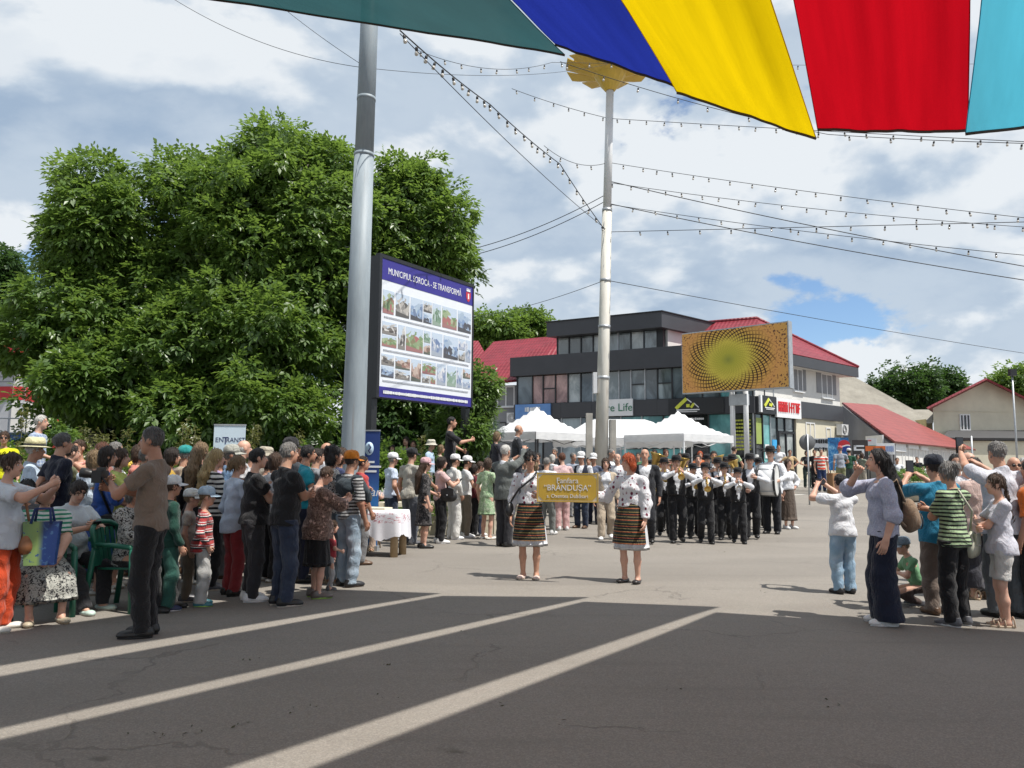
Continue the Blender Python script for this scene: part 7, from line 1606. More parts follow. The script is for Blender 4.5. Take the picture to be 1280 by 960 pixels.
# seated women on green chairs
M_CHAIR = paint('green_plastic', (0.012, 0.12, 0.075), 0.38, 0.08)
def chair(x, y, face, label):
    e = empty('garden_chair', (x, y, 0), R(face), label, 'chair', 'green plastic chairs'); s = MB()
    vs = []; n = 8
    for j in range(5):
        for i in range(n+1): u = -1+2*i/n; v = j/4; vs.append((u*0.215*(0.94+0.06*v), -0.20+0.42*v, 0.43 - 0.018*(1-u*u) + 0.01*v))
    top = [(j*(n+1)+i, j*(n+1)+i+1, (j+1)*(n+1)+i+1, (j+1)*(n+1)+i) for j in range(4) for i in range(n)]; N = len(vs); vs2 = [(x_, y_, z_-0.022) for x_, y_, z_ in vs]; per = [(i, i+1) for i in range(n)]
    s.add(vs+vs2, top + [tuple(N+k for k in reversed(f_)) for f_ in top] + [(N+i, N+i+1, i+1, i) for i in range(n)] + [(4*(n+1)+i, 4*(n+1)+i+1, N+4*(n+1)+i+1, N+4*(n+1)+i) for i in range(n)] + [(j*(n+1), (j+1)*(n+1), N+(j+1)*(n+1), N+j*(n+1)) for j in range(4)] + [(j*(n+1)+n, N+j*(n+1)+n, N+(j+1)*(n+1)+n, (j+1)*(n+1)+n) for j in range(4)], 0, True); s.build('seat', M_CHAIR, e)
    for i in range(7):                           # upright slats of the back
        u = -0.19+0.38*i/6; k = MB(); d = 0.05*(1-(u/0.2)**2); k.box(u-0.022, u+0.022, -0.012, 0.0, 0, 0.38, M=Matrix.Translation((0, -0.22-d*0.6, 0.44)) @ Matrix.Rotation(R(12), 4, 'X')); k.build('back_slat', M_CHAIR, e)
    k = MB(); k.tube([(-0.235, -0.20, 0.62), (-0.22, -0.27, 0.80), (-0.11, -0.335, 0.86), (0, -0.35, 0.87), (0.11, -0.335, 0.86), (0.22, -0.27, 0.80), (0.235, -0.20, 0.62)], 0.026, 8); k.build('back_rim', M_CHAIR, e)
    for sx in (-1, 1):
        k = MB(); k.tube([(sx*0.235, -0.24, 0.66), (sx*0.25, 0.0, 0.655), (sx*0.25, 0.19, 0.64), (sx*0.245, 0.21, 0.60)], [0.018, 0.026, 0.026, 0.02], 8); k.build('armrest', M_CHAIR, e)
        k = MB(); k.tube([(sx*0.255, 0.24, 0), (sx*0.245, 0.21, 0.62)], [0.028, 0.03], 7); k.build('leg', M_CHAIR, e); k = MB(); k.tube([(sx*0.25, -0.30, 0), (sx*0.23, -0.22, 0.62)], [0.028, 0.03], 7); k.build('leg', M_CHAIR, e)
    return e
def seated(px, head, D, face, label, H, **kw):
    o = person(px, head, D, face, label, GL1, H=H, seat=0.43, **kw); x, y = o.root.location.x, o.root.location.y; return o
o = seated(93, 616, 8.15, -118, 'seated woman in white printed tee and black trousers looking down at her phone', 1.62, sex='f', build=1.12, skin=0, hair=('ponytail', 'dark'), arms=(((0.03, 0.19, 0.70), (1, -0.3, -0.7), 0.8), ((0.03, 0.20, 0.70), (1, -0.3, -0.7), 0.8)), top=('tee_shirt', fb((0.56, 0.62, 0.66)), {'hem': 0.50, 'slv': 0.6}), bottom=('trousers', CHAR), shoes=('flat', (0.50, 0.62, 0.56), (0.6, 0.66, 0.6)), look=(-8, -28), legs=((-0.02, 0.05), (0.12, 0.16)))
phone(o, 'phone in the hands of the seated woman in white', tilt=50); chair(o.root.location.x, o.root.location.y, -118, 'green plastic chair under the seated woman in white')
o = seated(58, 606, 7.6, -140, 'seated woman in glasses with green striped top and floral skirt', 1.60, sex='f', build=1.15, skin=0, hair=('bob', 'auburn'), glasses='clear', arms=('lap', 'lap'), top=('blouse', fb((0.62, 0.65, 0.62), 'stripes', (0.02, 0.22, 0.13), 0.9), {'slv': 0.8}), bottom=('skirt', fb((0.42, 0.42, 0.38), 'floral', (0.018, 0.018, 0.02), 1.0), {'hem': 0.1, 'flare': 1.1}), shoes=('flat', (0.42, 0.36, 0.26), (0.4, 0.3, 0.2)), look=(25, -5))
chair(o.root.location.x, o.root.location.y, -140, 'green plastic chair under the woman in the floral skirt')
o = seated(33, 616, 8.5, -150, 'seated dark haired person half hidden behind the shopping bag', 1.58, sex='f', skin=1, hair=('bob', 'black'), arms=('lap', 'lap'), top=('blouse', fb((0.10, 0.10, 0.11)), {}), bottom=('trousers', BLK), shoes=('flat', (0.6, 0.58, 0.5), (0.5, 0.45, 0.4)))
chair(o.root.location.x, o.root.location.y, -150, 'green plastic chair mostly hidden behind the shopping bag')
o = seated(166, 617, 8.05, -100, 'seated grey haired woman in black and white floral blouse behind the photographer', 1.60, sex='f', build=1.12, skin=1, hair=('bob', 'grey'), arms=('lap', 'lap'), top=('blouse', fb((0.42, 0.42, 0.40), 'floral', BK, 1.1), {'slv': 1.5, 'hem': 0.47}), bottom=('trousers', BLK), shoes=S_BLK)
chair(o.root.location.x, o.root.location.y, -100, 'green plastic chair empty armed behind the man in taupe')
# left, standing behind
person(42, 545, 9.6, -62, 'man in cream straw hat and pale blue shirt', GL1, 'm', 1.0, 2, ('short', 'white'), ('down', 'waist'), ('shirt', fb((0.46, 0.55, 0.66)), {'slv': 1.2, 'collar': 1, 'hem': 0.48}), ('trousers', CHAR), S_BRN, hat=('straw', (0.62, 0.58, 0.36), (0.03, 0.03, 0.03)))
person(76, 541, 9.1, -38, 'man in navy polo with hands clasped behind his back', GL1, 'm', 1.12, 1, ('short', 'salt'), ('back', 'back'), ('polo_shirt', fb((0.010, 0.013, 0.028)), {'hem': 0.49, 'collar': 1}), ('trousers', NAVY), S_BLK)
person(6, 540, 12.2, -150, 'woman in bright yellow tee and sunglasses', GL1, 'f', 1.0, 1, ('ponytail', 'brown'), ('down', 'down'), ('tee_shirt', fb((0.62, 0.60, 0.01)), {}), ('jeans', JEAN), S_WHT, glasses='dark', base=0.45)
person(50, 519, 13.2, -80, 'white haired old man in blue checked shirt standing on the flower bed', GL1, 'm', 1.0, 0, ('short', 'white'), ('down', 'waist'), ('shirt', fb((0.20, 0.27, 0.42), 'plaid', (0.45, 0.5, 0.58)), {'slv': 0.8}), ('trousers', GREY), S_BRN, base=0.45)
person(101, 550, 11.2, 170, 'woman in pink floral top standing among the roses', GL1, 'f', 1.0, 1, ('short', 'brown'), ('face', 'down'), ('blouse', fb((0.50, 0.16, 0.13), 'floral', (0.60, 0.42, 0.34), 0.8), {}), ('trousers', BLK), S_FLAT)
person(117, 563, 9.75, -20, 'woman with ash blond hair in pale blue blouse', GL1, 'f', 1.0, 0, ('bob', 'light'), ('down', 'waist'), ('blouse', fb((0.50, 0.58, 0.68)), {'slv': 1.3, 'hem': 0.47}), ('trousers', NAVY), S_FLAT)
o = person(132, 559, 8.9, -58, 'woman with dark brown bob in royal blue puff sleeved dress', GL1, 'f', 1.0, 1, ('bob', 'dark'), ('waist', ((0.07, 0.18, 0.63), (1, -0.5, -0.4), 0.6)), ('dress_top', fb((0.022, 0.075, 0.30)), {'slv': 1.05, 'srad': 1.5, 'hem': 0.52}), ('skirt', fb((0.022, 0.075, 0.30)), {'hem': 0.16, 'flare': 1.15, 'waist': 0.60}), S_FLAT)
handbag(o, o.tp(0.125, 0.05, 0.50), (0.24, 0.08, 0.16), (0.010, 0.010, 0.012), 'black handbag hanging at the side of the woman in royal blue', [o.tp(0.125, 0.05, 0.54), o.tp(0.11, -0.03, 0.72), o.tp(0.10, 0.0, 0.83)], rz=80)
person(149, 561, 9.35, -75, 'woman in lime yellow top partly behind the royal blue dress', GL1, 'f', 1.0, 0, ('bob', 'brown'), ('chest', 'chest'), ('blouse', fb((0.50, 0.56, 0.14)), {'slv': 0.9}), ('skirt', fb((0.50, 0.56, 0.14)), {'hem': 0.3}), S_FLAT)
person(127, 553, 10.3, -30, 'woman with reddish brown hair behind the ash blond woman', GL1, 'f', 1.0, 1, ('bob', 'auburn'), ('down', 'down'), ('blouse', fb((0.30, 0.12, 0.10)), {}), ('trousers', BLK), S_FLAT)
person(214, 594, F(222, 763), -50, 'boy in dark green tracksuit and white cap', GL1, 'm', 1.02, 1, ('short', 'brown'), ('down', 'down2'), ('track_jacket', fb((0.010, 0.050, 0.036)), {'slv': 1.95, 'hem': 0.48, 'loose': 1.08}), ('trousers', fb((0.022, 0.085, 0.066)), {'flare': 1.25}), S_NAVY, hat=('cap', (0.66, 0.68, 0.70)))
person(238, 612, 8.5, -70, 'small child in white sun cap beside the boy in green', GL1, 'm', 1.0, 0, ('short', 'light'), ('down', 'down'), ('tee_shirt', fb((0.45, 0.40, 0.36)), {}), ('trousers', KHAKI), S_GRY, hat=('cap', (0.64, 0.67, 0.66)))
person(257, 609, F(255, 757), -68, 'small boy in red striped top, grey trousers and light blue cap', GL1, 'm', 1.05, 0, ('short', 'light'), ('down', 'pocket'), ('striped_top', fb((0.36, 0.04, 0.04), 'blocks', (0.03, 0.025, 0.03), 1.3), {'slv': 1.9, 'hem': 0.47, 'loose': 1.06}), ('trousers', fb((0.42, 0.42, 0.41)), {'flare': 1.3}), ('sneaker', (0.05, 0.18, 0.22), (0.3, 0.5, 0.1)), hat=('cap', (0.42, 0.55, 0.68)))
person(231, 556, 10.6, -15, 'man in teal cap and beige shirt', GL1, 'm', 1.0, 2, ('short', 'grey'), ('down', 'down'), ('shirt', BEIGE, {}), ('trousers', GREY), S_BRN, hat=('cap', (0.02, 0.26, 0.25)))
person(250, 553, 9.7, -25, 'woman with long blond hair in black top beside the striped tee', GL1, 'f', 1.0, 0, ('long', 'light'), ('down', 'down'), ('blouse', BLK, {'slv': 1.8}), ('trousers', BLK), S_FLAT)
person(268, 561, F(262, 737), -52, 'blond woman in black and white striped tee', GL1, 'f', 1.05, 0, ('long', 'blond'), ('down', 'waist'), ('striped_tee', fb((0.60, 0.58, 0.54), 'stripes', (0.014, 0.014, 0.016), 0.62), {'slv': 0.8, 'hem': 0.49}), ('trousers', BLK), S_GRY)
person(288, 555, 10.2, -75, 'man in pale grey cap and denim blue shirt', GL1, 'm', 1.0, 2, ('short', 'grey'), ('down', 'down'), ('shirt', fb((0.10, 0.17, 0.28)), {'collar': 1}), ('trousers', GREY), S_BRN, hat=('cap', (0.36, 0.36, 0.32)))
person(303, 550, 10.8, -60, 'bald white haired man in front of the pale roll-up banner', GL1, 'm', 1.05, 0, ('balding', 'white'), ('down', 'down'), ('shirt', fb((0.50, 0.50, 0.52)), {'collar': 1}), ('trousers', GREY), S_BRN)
person(296, 570, F(300, 744), -48, 'girl with light brown ponytail, pale blue shirt and red trousers', GL1, 'f', 1.0, 0, ('ponytail', 'light'), ('down', 'waist'), ('shirt', fb((0.48, 0.55, 0.66)), {'slv': 1.4, 'hem': 0.45, 'loose': 1.08}), ('trousers', fb((0.25, 0.03, 0.035)), {}), S_BLK)
person(320, 560, F(328, 751), -62, 'short haired woman in black tee, black jeans and white sneakers', GL1, 'f', 1.22, 0, ('short', 'black'), ('cross', 'cross2'), ('tee_shirt', BLK, {'hem': 0.50, 'slv': 0.6}), ('jeans', CHAR, {}), S_WHT)
person(359, 553, F(362, 757), -48, 'grey haired man all in black with folded arms', GL1, 'm', 1.1, 1, ('short', 'grey'), ('cross', 'cross2'), ('tee_shirt', BLK, {'hem': 0.49, 'slv': 0.62}), ('jeans', DJEAN, {'flare': 1.05}), ('sneaker', (0.015, 0.015, 0.016), (0.5, 0.5, 0.5)))
person(362, 546, 10.4, -40, 'man in dark cap standing behind the man all in black', GL1, 'm', 1.0, 2, ('short', 'dark'), ('down', 'down'), ('shirt', fb((0.05, 0.055, 0.065)), {}), ('trousers', BLK), S_BLK, hat=('cap', (0.014, 0.014, 0.016)))
person(383, 556, 9.9, -70, 'dark haired man in turquoise shirt', GL1, 'm', 1.0, 2, ('short', 'black'), ('down', 'waist'), ('shirt', fb((0.012, 0.26, 0.34)), {'collar': 1}), ('trousers', NAVY), S_BLK)
person(343, 566, 9.9, -50, 'brown haired woman between the two people in black', GL1, 'f', 1.0, 1, ('bob', 'brown'), ('down', 'down'), ('blouse', fb((0.55, 0.56, 0.58)), {}), ('trousers', BLK), S_FLAT)
person(334, 571, 10.6, -35, 'woman with tied dark hair behind the short haired woman in black', GL1, 'f', 1.0, 1, ('bun', 'dark'), ('down', 'down'), ('blouse', fb((0.30, 0.25, 0.22)), {}), ('trousers', BLK), S_FLAT)
o = person(400, 581, F(394, 747), -58, 'woman in leopard print blouse and black skirt tapping her phone', GL1, 'f', 1.18, 0, ('short', 'brown'), (((0.03, 0.22, 0.735), (1, -0.3, -0.7), 0.7), ((0.03, 0.23, 0.735), (1, -0.3, -0.7), 0.7)), ('blouse', fb((0.30, 0.20, 0.16), 'leopard', (0.06, 0.03, 0.025), 1.0, (0.55, 0.36, 0.30)), {'slv': 1.35, 'hem': 0.44, 'loose': 1.12, 'srad': 1.3}), ('skirt', BLK, {'hem': 0.24, 'flare': 0.92}), ('sneaker', (0.12, 0.10, 0.09), (0.3, 0.28, 0.25)), look=(-4, -30))
phone(o, 'phone of the woman in leopard print', tilt=45)
person(416, 558, 9.9, -66, 'woman with big dark curly hair and white floral top', GL1, 'f', 1.05, 1, ('curly', 'black'), ('chest', 'chest'), ('blouse', fb((0.55, 0.54, 0.52), 'floral', (0.04, 0.04, 0.05), 0.8), {'slv': 1.2}), ('trousers', fb((0.10, 0.13, 0.15)), {'flare': 1.2}), S_SAND)
o = person(438, 562, F(436, 733), -42, 'man in orange cap with a dark jacket slung over his shoulders', GL1, 'm', 1.05, 2, ('short', 'dark'), ('waist', 'down2'), ('striped_shirt', fb((0.40, 0.40, 0.40), 'stripes', (0.02, 0.02, 0.022), 0.9), {'slv': 0.9, 'hem': 0.50}), ('jeans', fb((0.24, 0.31, 0.38), 'denim', (0.4, 0.46, 0.52)), {'flare': 1.1}), ('sneaker', (0.016, 0.016, 0.018), (0.05, 0.05, 0.05)), hat=('cap', (0.60, 0.20, 0.02)))
e = place('dark_jacket', o, Matrix.Identity(4), 'dark blue grey jacket draped over the shoulders of the man in the orange cap', 'jacket')
v, q = sdf_mesh([el_prim(o.tp(0, -0.03, 0.745), (0.185*o.k, 0.125*o.k, 0.13*o.k)), rc_prim(o.tp(0.10, 0.0, 0.80), o.tp(0.12, 0.085, 0.66), 0.075*o.k, 0.06*o.k), rc_prim(o.tp(-0.10, 0.0, 0.80), o.tp(-0.12, 0.085, 0.66), 0.075*o.k, 0.06*o.k)], 0.014, 0.04, 0.008, [(o.tp(0, 0, 0.83), (0, 0.2, 1))]); link('jacket_cloth', np_mesh('jacket', v, q), fb((0.028, 0.04, 0.05)), e)
o = person(415, 655, 9.25, -75, 'small child in red top and grey leggings next to the curly haired woman', GL1, 'f', 1.0, 0, ('bob', 'brown'), ('down', 'waist'), ('tee_shirt', fb((0.36, 0.04, 0.05)), {'slv': 0.9}), ('leggings', LGREY), S_GRY)
person(407, 553, 11.2, -45, 'bald man half hidden by the curly haired woman', GL1, 'm', 1.0, 1, ('balding', 'dark'), ('down', 'down'), ('shirt', WHT, {}), ('trousers', GREY), S_BRN)

# ---- deeper rows of the left crowd
for px, hd, D, fc, lab, sx, hr, hk, tp_, hat_ in ((88, 556, 10.6, -50, 'man in olive shirt behind the navy polo', 'm', 'dark', 'short', fb((0.12, 0.13, 0.07)), None), (143, 552, 11.4, -60, 'man in white shirt beyond the royal blue dress', 'm', 'grey', 'short', WHT, None), (172, 556, 10.4, -70, 'woman in coral blouse behind the photographer', 'f', 'brown', 'bob', fb((0.50, 0.18, 0.14)), None),
        (181, 560, 9.6, -55, 'woman in grey cardigan just behind the photographer', 'f', 'grey', 'short', fb((0.25, 0.25, 0.27)), None), (213, 560, 10.0, -65, 'woman in mustard top near the teal cap', 'f', 'dark', 'bob', fb((0.45, 0.28, 0.04)), None), (242, 566, 11.4, -40, 'man in dark green shirt behind the blond women', 'm', 'brown', 'short', fb((0.03, 0.10, 0.06)), None),
        (277, 566, 11.2, -50, 'woman in lilac blouse in front of the roll-up banner', 'f', 'dark', 'bun', fb((0.36, 0.28, 0.45)), None), (314, 562, 11.8, -60, 'man in checked shirt beside the bald man', 'm', 'salt', 'short', fb((0.30, 0.20, 0.18), 'plaid', (0.5, 0.45, 0.42)), None), (331, 558, 12.0, -45, 'man in beige bucket hat deep in the left crowd', 'm', 'grey', 'short', fb((0.42, 0.40, 0.34)), ('bucket', (0.42, 0.38, 0.30))),
        (372, 562, 11.6, -55, 'woman in white top behind the turquoise shirt', 'f', 'auburn', 'bob', WHT, None), (395, 561, 10.7, -60, 'man in grey polo beside the turquoise shirt', 'm', 'dark', 'short', fb((0.22, 0.23, 0.25)), None), (425, 560, 11.0, -70, 'woman in navy blouse between the curly hair and the orange cap', 'f', 'brown', 'bob', fb((0.03, 0.04, 0.10)), None), (452, 570, 11.6, -60, 'young man in red tee by the grey pole', 'm', 'dark', 'short', fb((0.40, 0.05, 0.05)), None)):
    person(px, hd, D, fc, lab, GL1, sx, 1.0, rnd.choice((0, 1, 2)), (hk, hr), rnd.choice((('down', 'waist'), ('cross', 'cross2'), ('clasp', 'clasp'), ('down', 'down2'), ('clap', 'clap'))), ('shirt', tp_, {'slv': rnd.choice((0.7, 0.8, 1.3))}), ('trousers', rnd.choice((GREY, NAVY, CHAR, KHAKI, DJEAN))), S_BRN, hat=hat_, look=(rnd.uniform(-20, 20), 0))
# ---- along the low wall
person(466, 602, 13.75, 175, 'dark haired girl in pale pink sitting behind the lace table', GM, 'f', 1.0, 0, ('ponytail', 'black'), ('face', 'lap'), ('blouse', fb((0.58, 0.42, 0.38)), {}), ('trousers', fb((0.40, 0.30, 0.24)), {}), S_SAND, H=1.5, seat=0.44)
p0 = AT(466, 640, 13.75); e = empty('stool', (p0.x, p0.y, 0), 0, 'plain wooden stool under the girl behind the lace table', 'stool'); b = MB(); b.lathe([(0.17, 0.40), (0.18, 0.41), (0.18, 0.43), (0.17, 0.435)], 18); b.build('seat', paint('stool_wood', (0.30, 0.20, 0.11), 0.7), e)
for a in range(4): b = MB(); c_ = Vector((math.cos(a*1.571+0.785), math.sin(a*1.571+0.785), 0)); b.tube([c_*0.17, c_*0.11 + Vector((0, 0, 0.40))], 0.018, 7); b.build('leg', paint('stool_wood', (0.30, 0.20, 0.11), 0.7), e)
person(490, 565, 15.1, -62, 'stout man in white cap and light blue tee', GM, 'm', 1.16, 1, ('short', 'grey'), ('waist', 'pocket'), ('tee_shirt', fb((0.48, 0.55, 0.67)), {'hem': 0.49}), ('jeans', DJEAN), S_GRY, hat=('cap', (0.68, 0.68, 0.70)))
person(514, 559, F(512, 681), -40, 'man in dark cap and grey tee', GM, 'm', 1.05, 1, ('short', 'dark'), ('down', ((0.17, 0.20, 0.60), (0.6, -0.8, 0), 0.6)), ('tee_shirt', fb((0.40, 0.38, 0.33)), {'hem': 0.48, 'loose': 1.08}), ('jeans', fb((0.10, 0.11, 0.13)), {}), S_GRY, hat=('cap', (0.014, 0.015, 0.018)))
person(531, 571, 13.9, -70, 'woman in black lace dress and pink cap with long hair', GM, 'f', 1.0, 0, ('long', 'brown'), ('waist', 'down'), ('dress_top', fb((0.016, 0.015, 0.016), 'floral', (0.10, 0.09, 0.09), 0.7), {'slv': 1.3}), ('skirt', fb((0.016, 0.015, 0.016), 'floral', (0.10, 0.09, 0.09), 0.7), {'hem': 0.25, 'flare': 1.0}), S_BLK, hat=('cap', (0.58, 0.36, 0.38)))
o = person(551, 571, F(548, 679), -68, 'woman in pink top, black trousers and black bag reading her phone', GM, 'f', 1.05, 0, ('bob', 'dark'), ('chest', 'chest'), ('tee_shirt', fb((0.58, 0.40, 0.39)), {}), ('trousers', BLK), S_WHT)
phone(o, 'phone of the woman in the pink top', tilt=40); handbag(o, o.tp(0.11, 0.06, 0.57), (0.30, 0.12, 0.24), (0.014, 0.014, 0.015), 'black shoulder bag of the woman in the pink top', [o.tp(0.11, 0.06, 0.62), o.tp(0.09, 0.02, 0.83)], rz=60)
person(568, 567, F(568, 674), -60, 'man dressed all in white with hood and cap', GM, 'm', 1.08, 1, ('short', 'dark'), ('pocket', 'pocket'), ('hooded_top', fb((0.60, 0.59, 0.56)), {'slv': 1.9, 'hem': 0.47, 'loose': 1.14, 'collar': 1}), ('trousers', fb((0.64, 0.63, 0.60)), {'flare': 1.3}), S_WHT, hat=('cap', (0.68, 0.68, 0.68)))
person(583, 569, 16.0, -72, 'man in white cap with a black chest strap beside the man all in white', GM, 'm', 1.0, 2, ('short', 'dark'), ('down', 'waist'), ('tee_shirt', fb((0.60, 0.60, 0.60)), {}), ('trousers', KHAKI), S_WHT, hat=('cap', (0.66, 0.66, 0.66)))
person(563, 521, 16.4, -88, 'young man in black and white track jacket standing on the wall at the billboard post', GM, 'm', 1.0, 1, ('short', 'black'), ('waist', ((0.06, 0.25, 0.72), (0.8, -0.6, -0.6), 0.9)), ('track_jacket', fb((0.014, 0.014, 0.018)), {'slv': 1.0, 'hem': 0.50}), ('trousers', BLK), S_BLK, base=0.72)
for px, hd, D, fc, lab, sx, hr, tp_, hat_ in ((491, 556, 18.6, 175, 'small figure in white tee in the flower bed', 'f', 'dark', WHT, None), (508, 546, 19.5, 170, 'woman in black and white top in the flower bed', 'f', 'dark', fb((0.2, 0.2, 0.2)), None),
        (517, 551, 20.2, 178, 'red faced man behind the woman in the flower bed', 'm', 'brown', fb((0.30, 0.28, 0.25)), None), (538, 549, 18.8, -100, 'person in sun hat and pale blue shirt in the flower bed', 'm', 'grey', LBLUE, ('bucket', (0.55, 0.52, 0.44))), (550, 556, 19.0, -80, 'person in beige jacket in the flower bed', 'f', 'light', BEIGE, None)):
    person(px, hd, D, fc, lab, GM, sx, 1.0, 1, ('short' if sx == 'm' else 'bob', hr), ('down', 'down'), ('shirt', tp_, {}), ('trousers', GREY), S_BRN, base=0.45, hat=hat_)
person(592, 580, 16.35, -60, 'person in maroon blouse behind the man all in white', GM, 'f', 1.0, 1, ('bob', 'dark'), ('down', 'down'), ('blouse', fb((0.14, 0.02, 0.03)), {'slv': 1.8}), ('trousers', BLK), S_BLK)
person(599, 577, 16.4, -72, 'woman in cream jacket and jeans beside the green dress', GM, 'f', 1.0, 0, ('ponytail', 'brown'), ('waist', 'down'), ('jacket', fb((0.58, 0.54, 0.46)), {'slv': 1.9}), ('jeans', DJEAN), S_WHT)
person(609, 573, 15.6, -40, 'woman in pale green patterned dress', GM, 'f', 1.0, 0, ('bob', 'brown'), ('down', 'waist'), ('dress_top', fb((0.26, 0.40, 0.22), 'floral', (0.46, 0.52, 0.38), 0.8), {'slv': 0.7}), ('skirt', fb((0.26, 0.40, 0.22), 'floral', (0.46, 0.52, 0.38), 0.8), {'hem': 0.3}), S_FLAT)
o = person(631, 556, 14.25, -38, 'white haired man in grey suit jacket raising a phone', GM, 'm', 1.06, 1, ('short', 'white'), ('face', 'high'), ('shirt', WHT, {'slv': 1.9}), ('trousers', fb((0.03, 0.03, 0.035)), {'flare': 1.1}), S_BLK, vest=('jacket', fb((0.10, 0.11, 0.105)), 0.46), wide=0.10)
phone(o, 'phone raised by the man in the grey suit jacket', tilt=5)
person(620, 540, 17.0, -70, 'woman with short brown hair in dark top standing raised behind the grey jacket', GM, 'f', 1.0, 0, ('bob', 'light'), ('down', 'waist'), ('blouse', fb((0.03, 0.03, 0.04)), {'slv': 1.8}), ('trousers', BLK), S_BLK, base=0.70)
person(647, 531, 17.2, -84, 'balding man in dark suit standing on the low wall', GM, 'm', 1.05, 1, ('balding', 'grey'), ('waist', 'waist'), ('shirt', WHT, {'slv': 1.9}), ('trousers', fb((0.03, 0.032, 0.04))), S_BLK, vest=('jacket', fb((0.035, 0.038, 0.045)), 0.47), base=0.72)

# ---- the two women with the board
FOLK = fb(BK, 'folk'); BLOUSE = fb((0.66, 0.66, 0.69), 'embroidery', (0.22, 0.02, 0.045), 1.0); SASH = fb((0.20, 0.022, 0.03), 'stripes', (0.03, 0.01, 0.012), 3.0)
sk_ = dict(hem=0.255, flare=1.12, apron=FOLK, apron_hem=0.29, sash=SASH, waist=0.60)
cA = person(663, 564, F(664, 723), 172, 'dark haired woman in sunglasses and folk costume holding the left end of the gold board', GC, 'f', 1.0, 1, ('ponytail', 'black'), (((0.10, 0.17, 0.655), (1, -0.5, -0.5), 0.8), ('down')), ('embroidered_blouse', BLOUSE, {'slv': 1.9, 'srad': 1.2, 'hem': 0.585}), ('skirt', WHT, sk_), ('flat', (0.62, 0.48, 0.42), (0.6, 0.5, 0.4)), glasses='dark', wide=0.11, look=(12, -4))
handbag(cA, cA.tp(0.155, 0.03, 0.545), (0.15, 0.06, 0.17), (0.012, 0.012, 0.013), 'small black crossbody bag of the dark haired woman in folk costume', [cA.tp(0.150, 0.03, 0.60), cA.tp(0.08, 0.085, 0.70), cA.tp(-0.03, 0.088, 0.79), cA.tp(-0.055, 0.03, 0.835)], rz=70)
cB = person(788, 567, F(790, 728), 152, 'red haired woman in folk costume holding the right end of the gold board', GC, 'f', 1.05, 0, ('bob', 'red'), (('down2'), ((0.275, 0.13, 0.66), (0.3, -0.6, -0.9), 0.6)), ('embroidered_blouse', BLOUSE, {'slv': 1.9, 'srad': 1.3, 'hem': 0.585}), ('skirt', WHT, sk_), ('flat', (0.02, 0.016, 0.016), (0.02, 0.016, 0.015)), wide=0.11, look=(-50, -4))
def board():
    D = 9.86; a, b = AT(671, 627, D+0.08), AT(748, 627, D-0.06); t_ = AT(671, 592, D+0.08); W = Wall((a.x, a.y), (b.x, b.y), (0, -1)); z0, z1 = a.z, a.z + (AT(671, 591, D).z - AT(671, 627.5, D).z); L = W.L; H = z1-z0
    e = empty('name_board', tuple(a), 0, 'gold name board with white lettering carried between the two women in folk costume', 'sign')
    gold = paint('board_gold', (0.56, 0.36, 0.045), 0.55, 0.12, 5); pale = paint('board_cream', (0.66, 0.58, 0.42), 0.55)
    m = MB(); W.box(m, 0, L, -0.012, 0, z0, z1); bw(m, 'panel', pale, e)
    c = 0.055; i = 0.022; pts = [(i+c, i), (L-i-c, i), (L-i, i+c), (L-i, H-i-c), (L-i-c, H-i), (i+c, H-i), (i, H-i-c), (i, i+c)]
    m = MB(); m.add([W.pt(x, 0.003, z0+z) for x, z in pts], [tuple(range(8))]); bw(m, 'gold_field', gold, e)
    m = MB()
    for (u0, u1, za, zb) in ((0, L, 0, 0.012), (0, L, H-0.012, H), (0, 0.012, 0.012, H-0.012), (L-0.012, L, 0.012, H-0.012)): W.box(m, u0, u1, 0.0, 0.006, z0+za, z0+zb)
    bw(m, 'border', gold, e)
    for txt, zf, sz, sq in (('Fanfara', 0.73, 0.098, 1.0), ('“BRÂNDUȘA”', 0.48, 0.106, 0.92), ('s. Oxentea Dubăsari', 0.20, 0.066, 0.95)): text_obj(txt, sz, M_SIGNW, e, frame_on(W, L*0.5, 0.006, z0+H*zf, e), 0.0015, squeeze=sq)
board()

# ---- people walking behind the board
person(757, 573, F(755, 674), 176, 'smiling woman in beige trouser suit walking behind the board', GC, 'f', 1.05, 0, ('bob', 'brown'), ('down', 'down'), ('blouse', WHT, {'slv': 1.5}), ('trousers', BEIGE, {'flare': 1.2}), S_WHT, vest=('jacket', BEIGE, 0.47), walk=0.07)
person(727, 564, F(727, 660), 150, 'man in white cap and navy waistcoat with jeans', GC, 'm', 1.1, 1, ('short', 'grey'), ('down', 'down'), ('shirt', WHT, {'slv': 1.9}), ('jeans', DJEAN), S_BRN, vest=('vest', fb((0.014, 0.018, 0.035))), hat=('cap', (0.68, 0.68, 0.68)))
person(742, 566, 19.6, 160, 'second man in white cap, just behind the navy waistcoat', GC, 'm', 1.0, 1, ('short', 'dark'), ('down', 'down'), ('shirt', fb((0.10, 0.12, 0.18)), {}), ('trousers', NAVY), S_BLK, hat=('cap', (0.66, 0.66, 0.66)))
person(703, 566, F(703, 663), 20, 'person in pale pink shirt and pink trousers seen from behind', GC, 'f', 1.12, 0, ('short', 'auburn'), ('down', 'waist'), ('shirt', fb((0.58, 0.40, 0.40)), {'hem': 0.46, 'loose': 1.1, 'slv': 1.2}), ('trousers', fb((0.54, 0.33, 0.32)), {'flare': 1.15}), S_WHT)
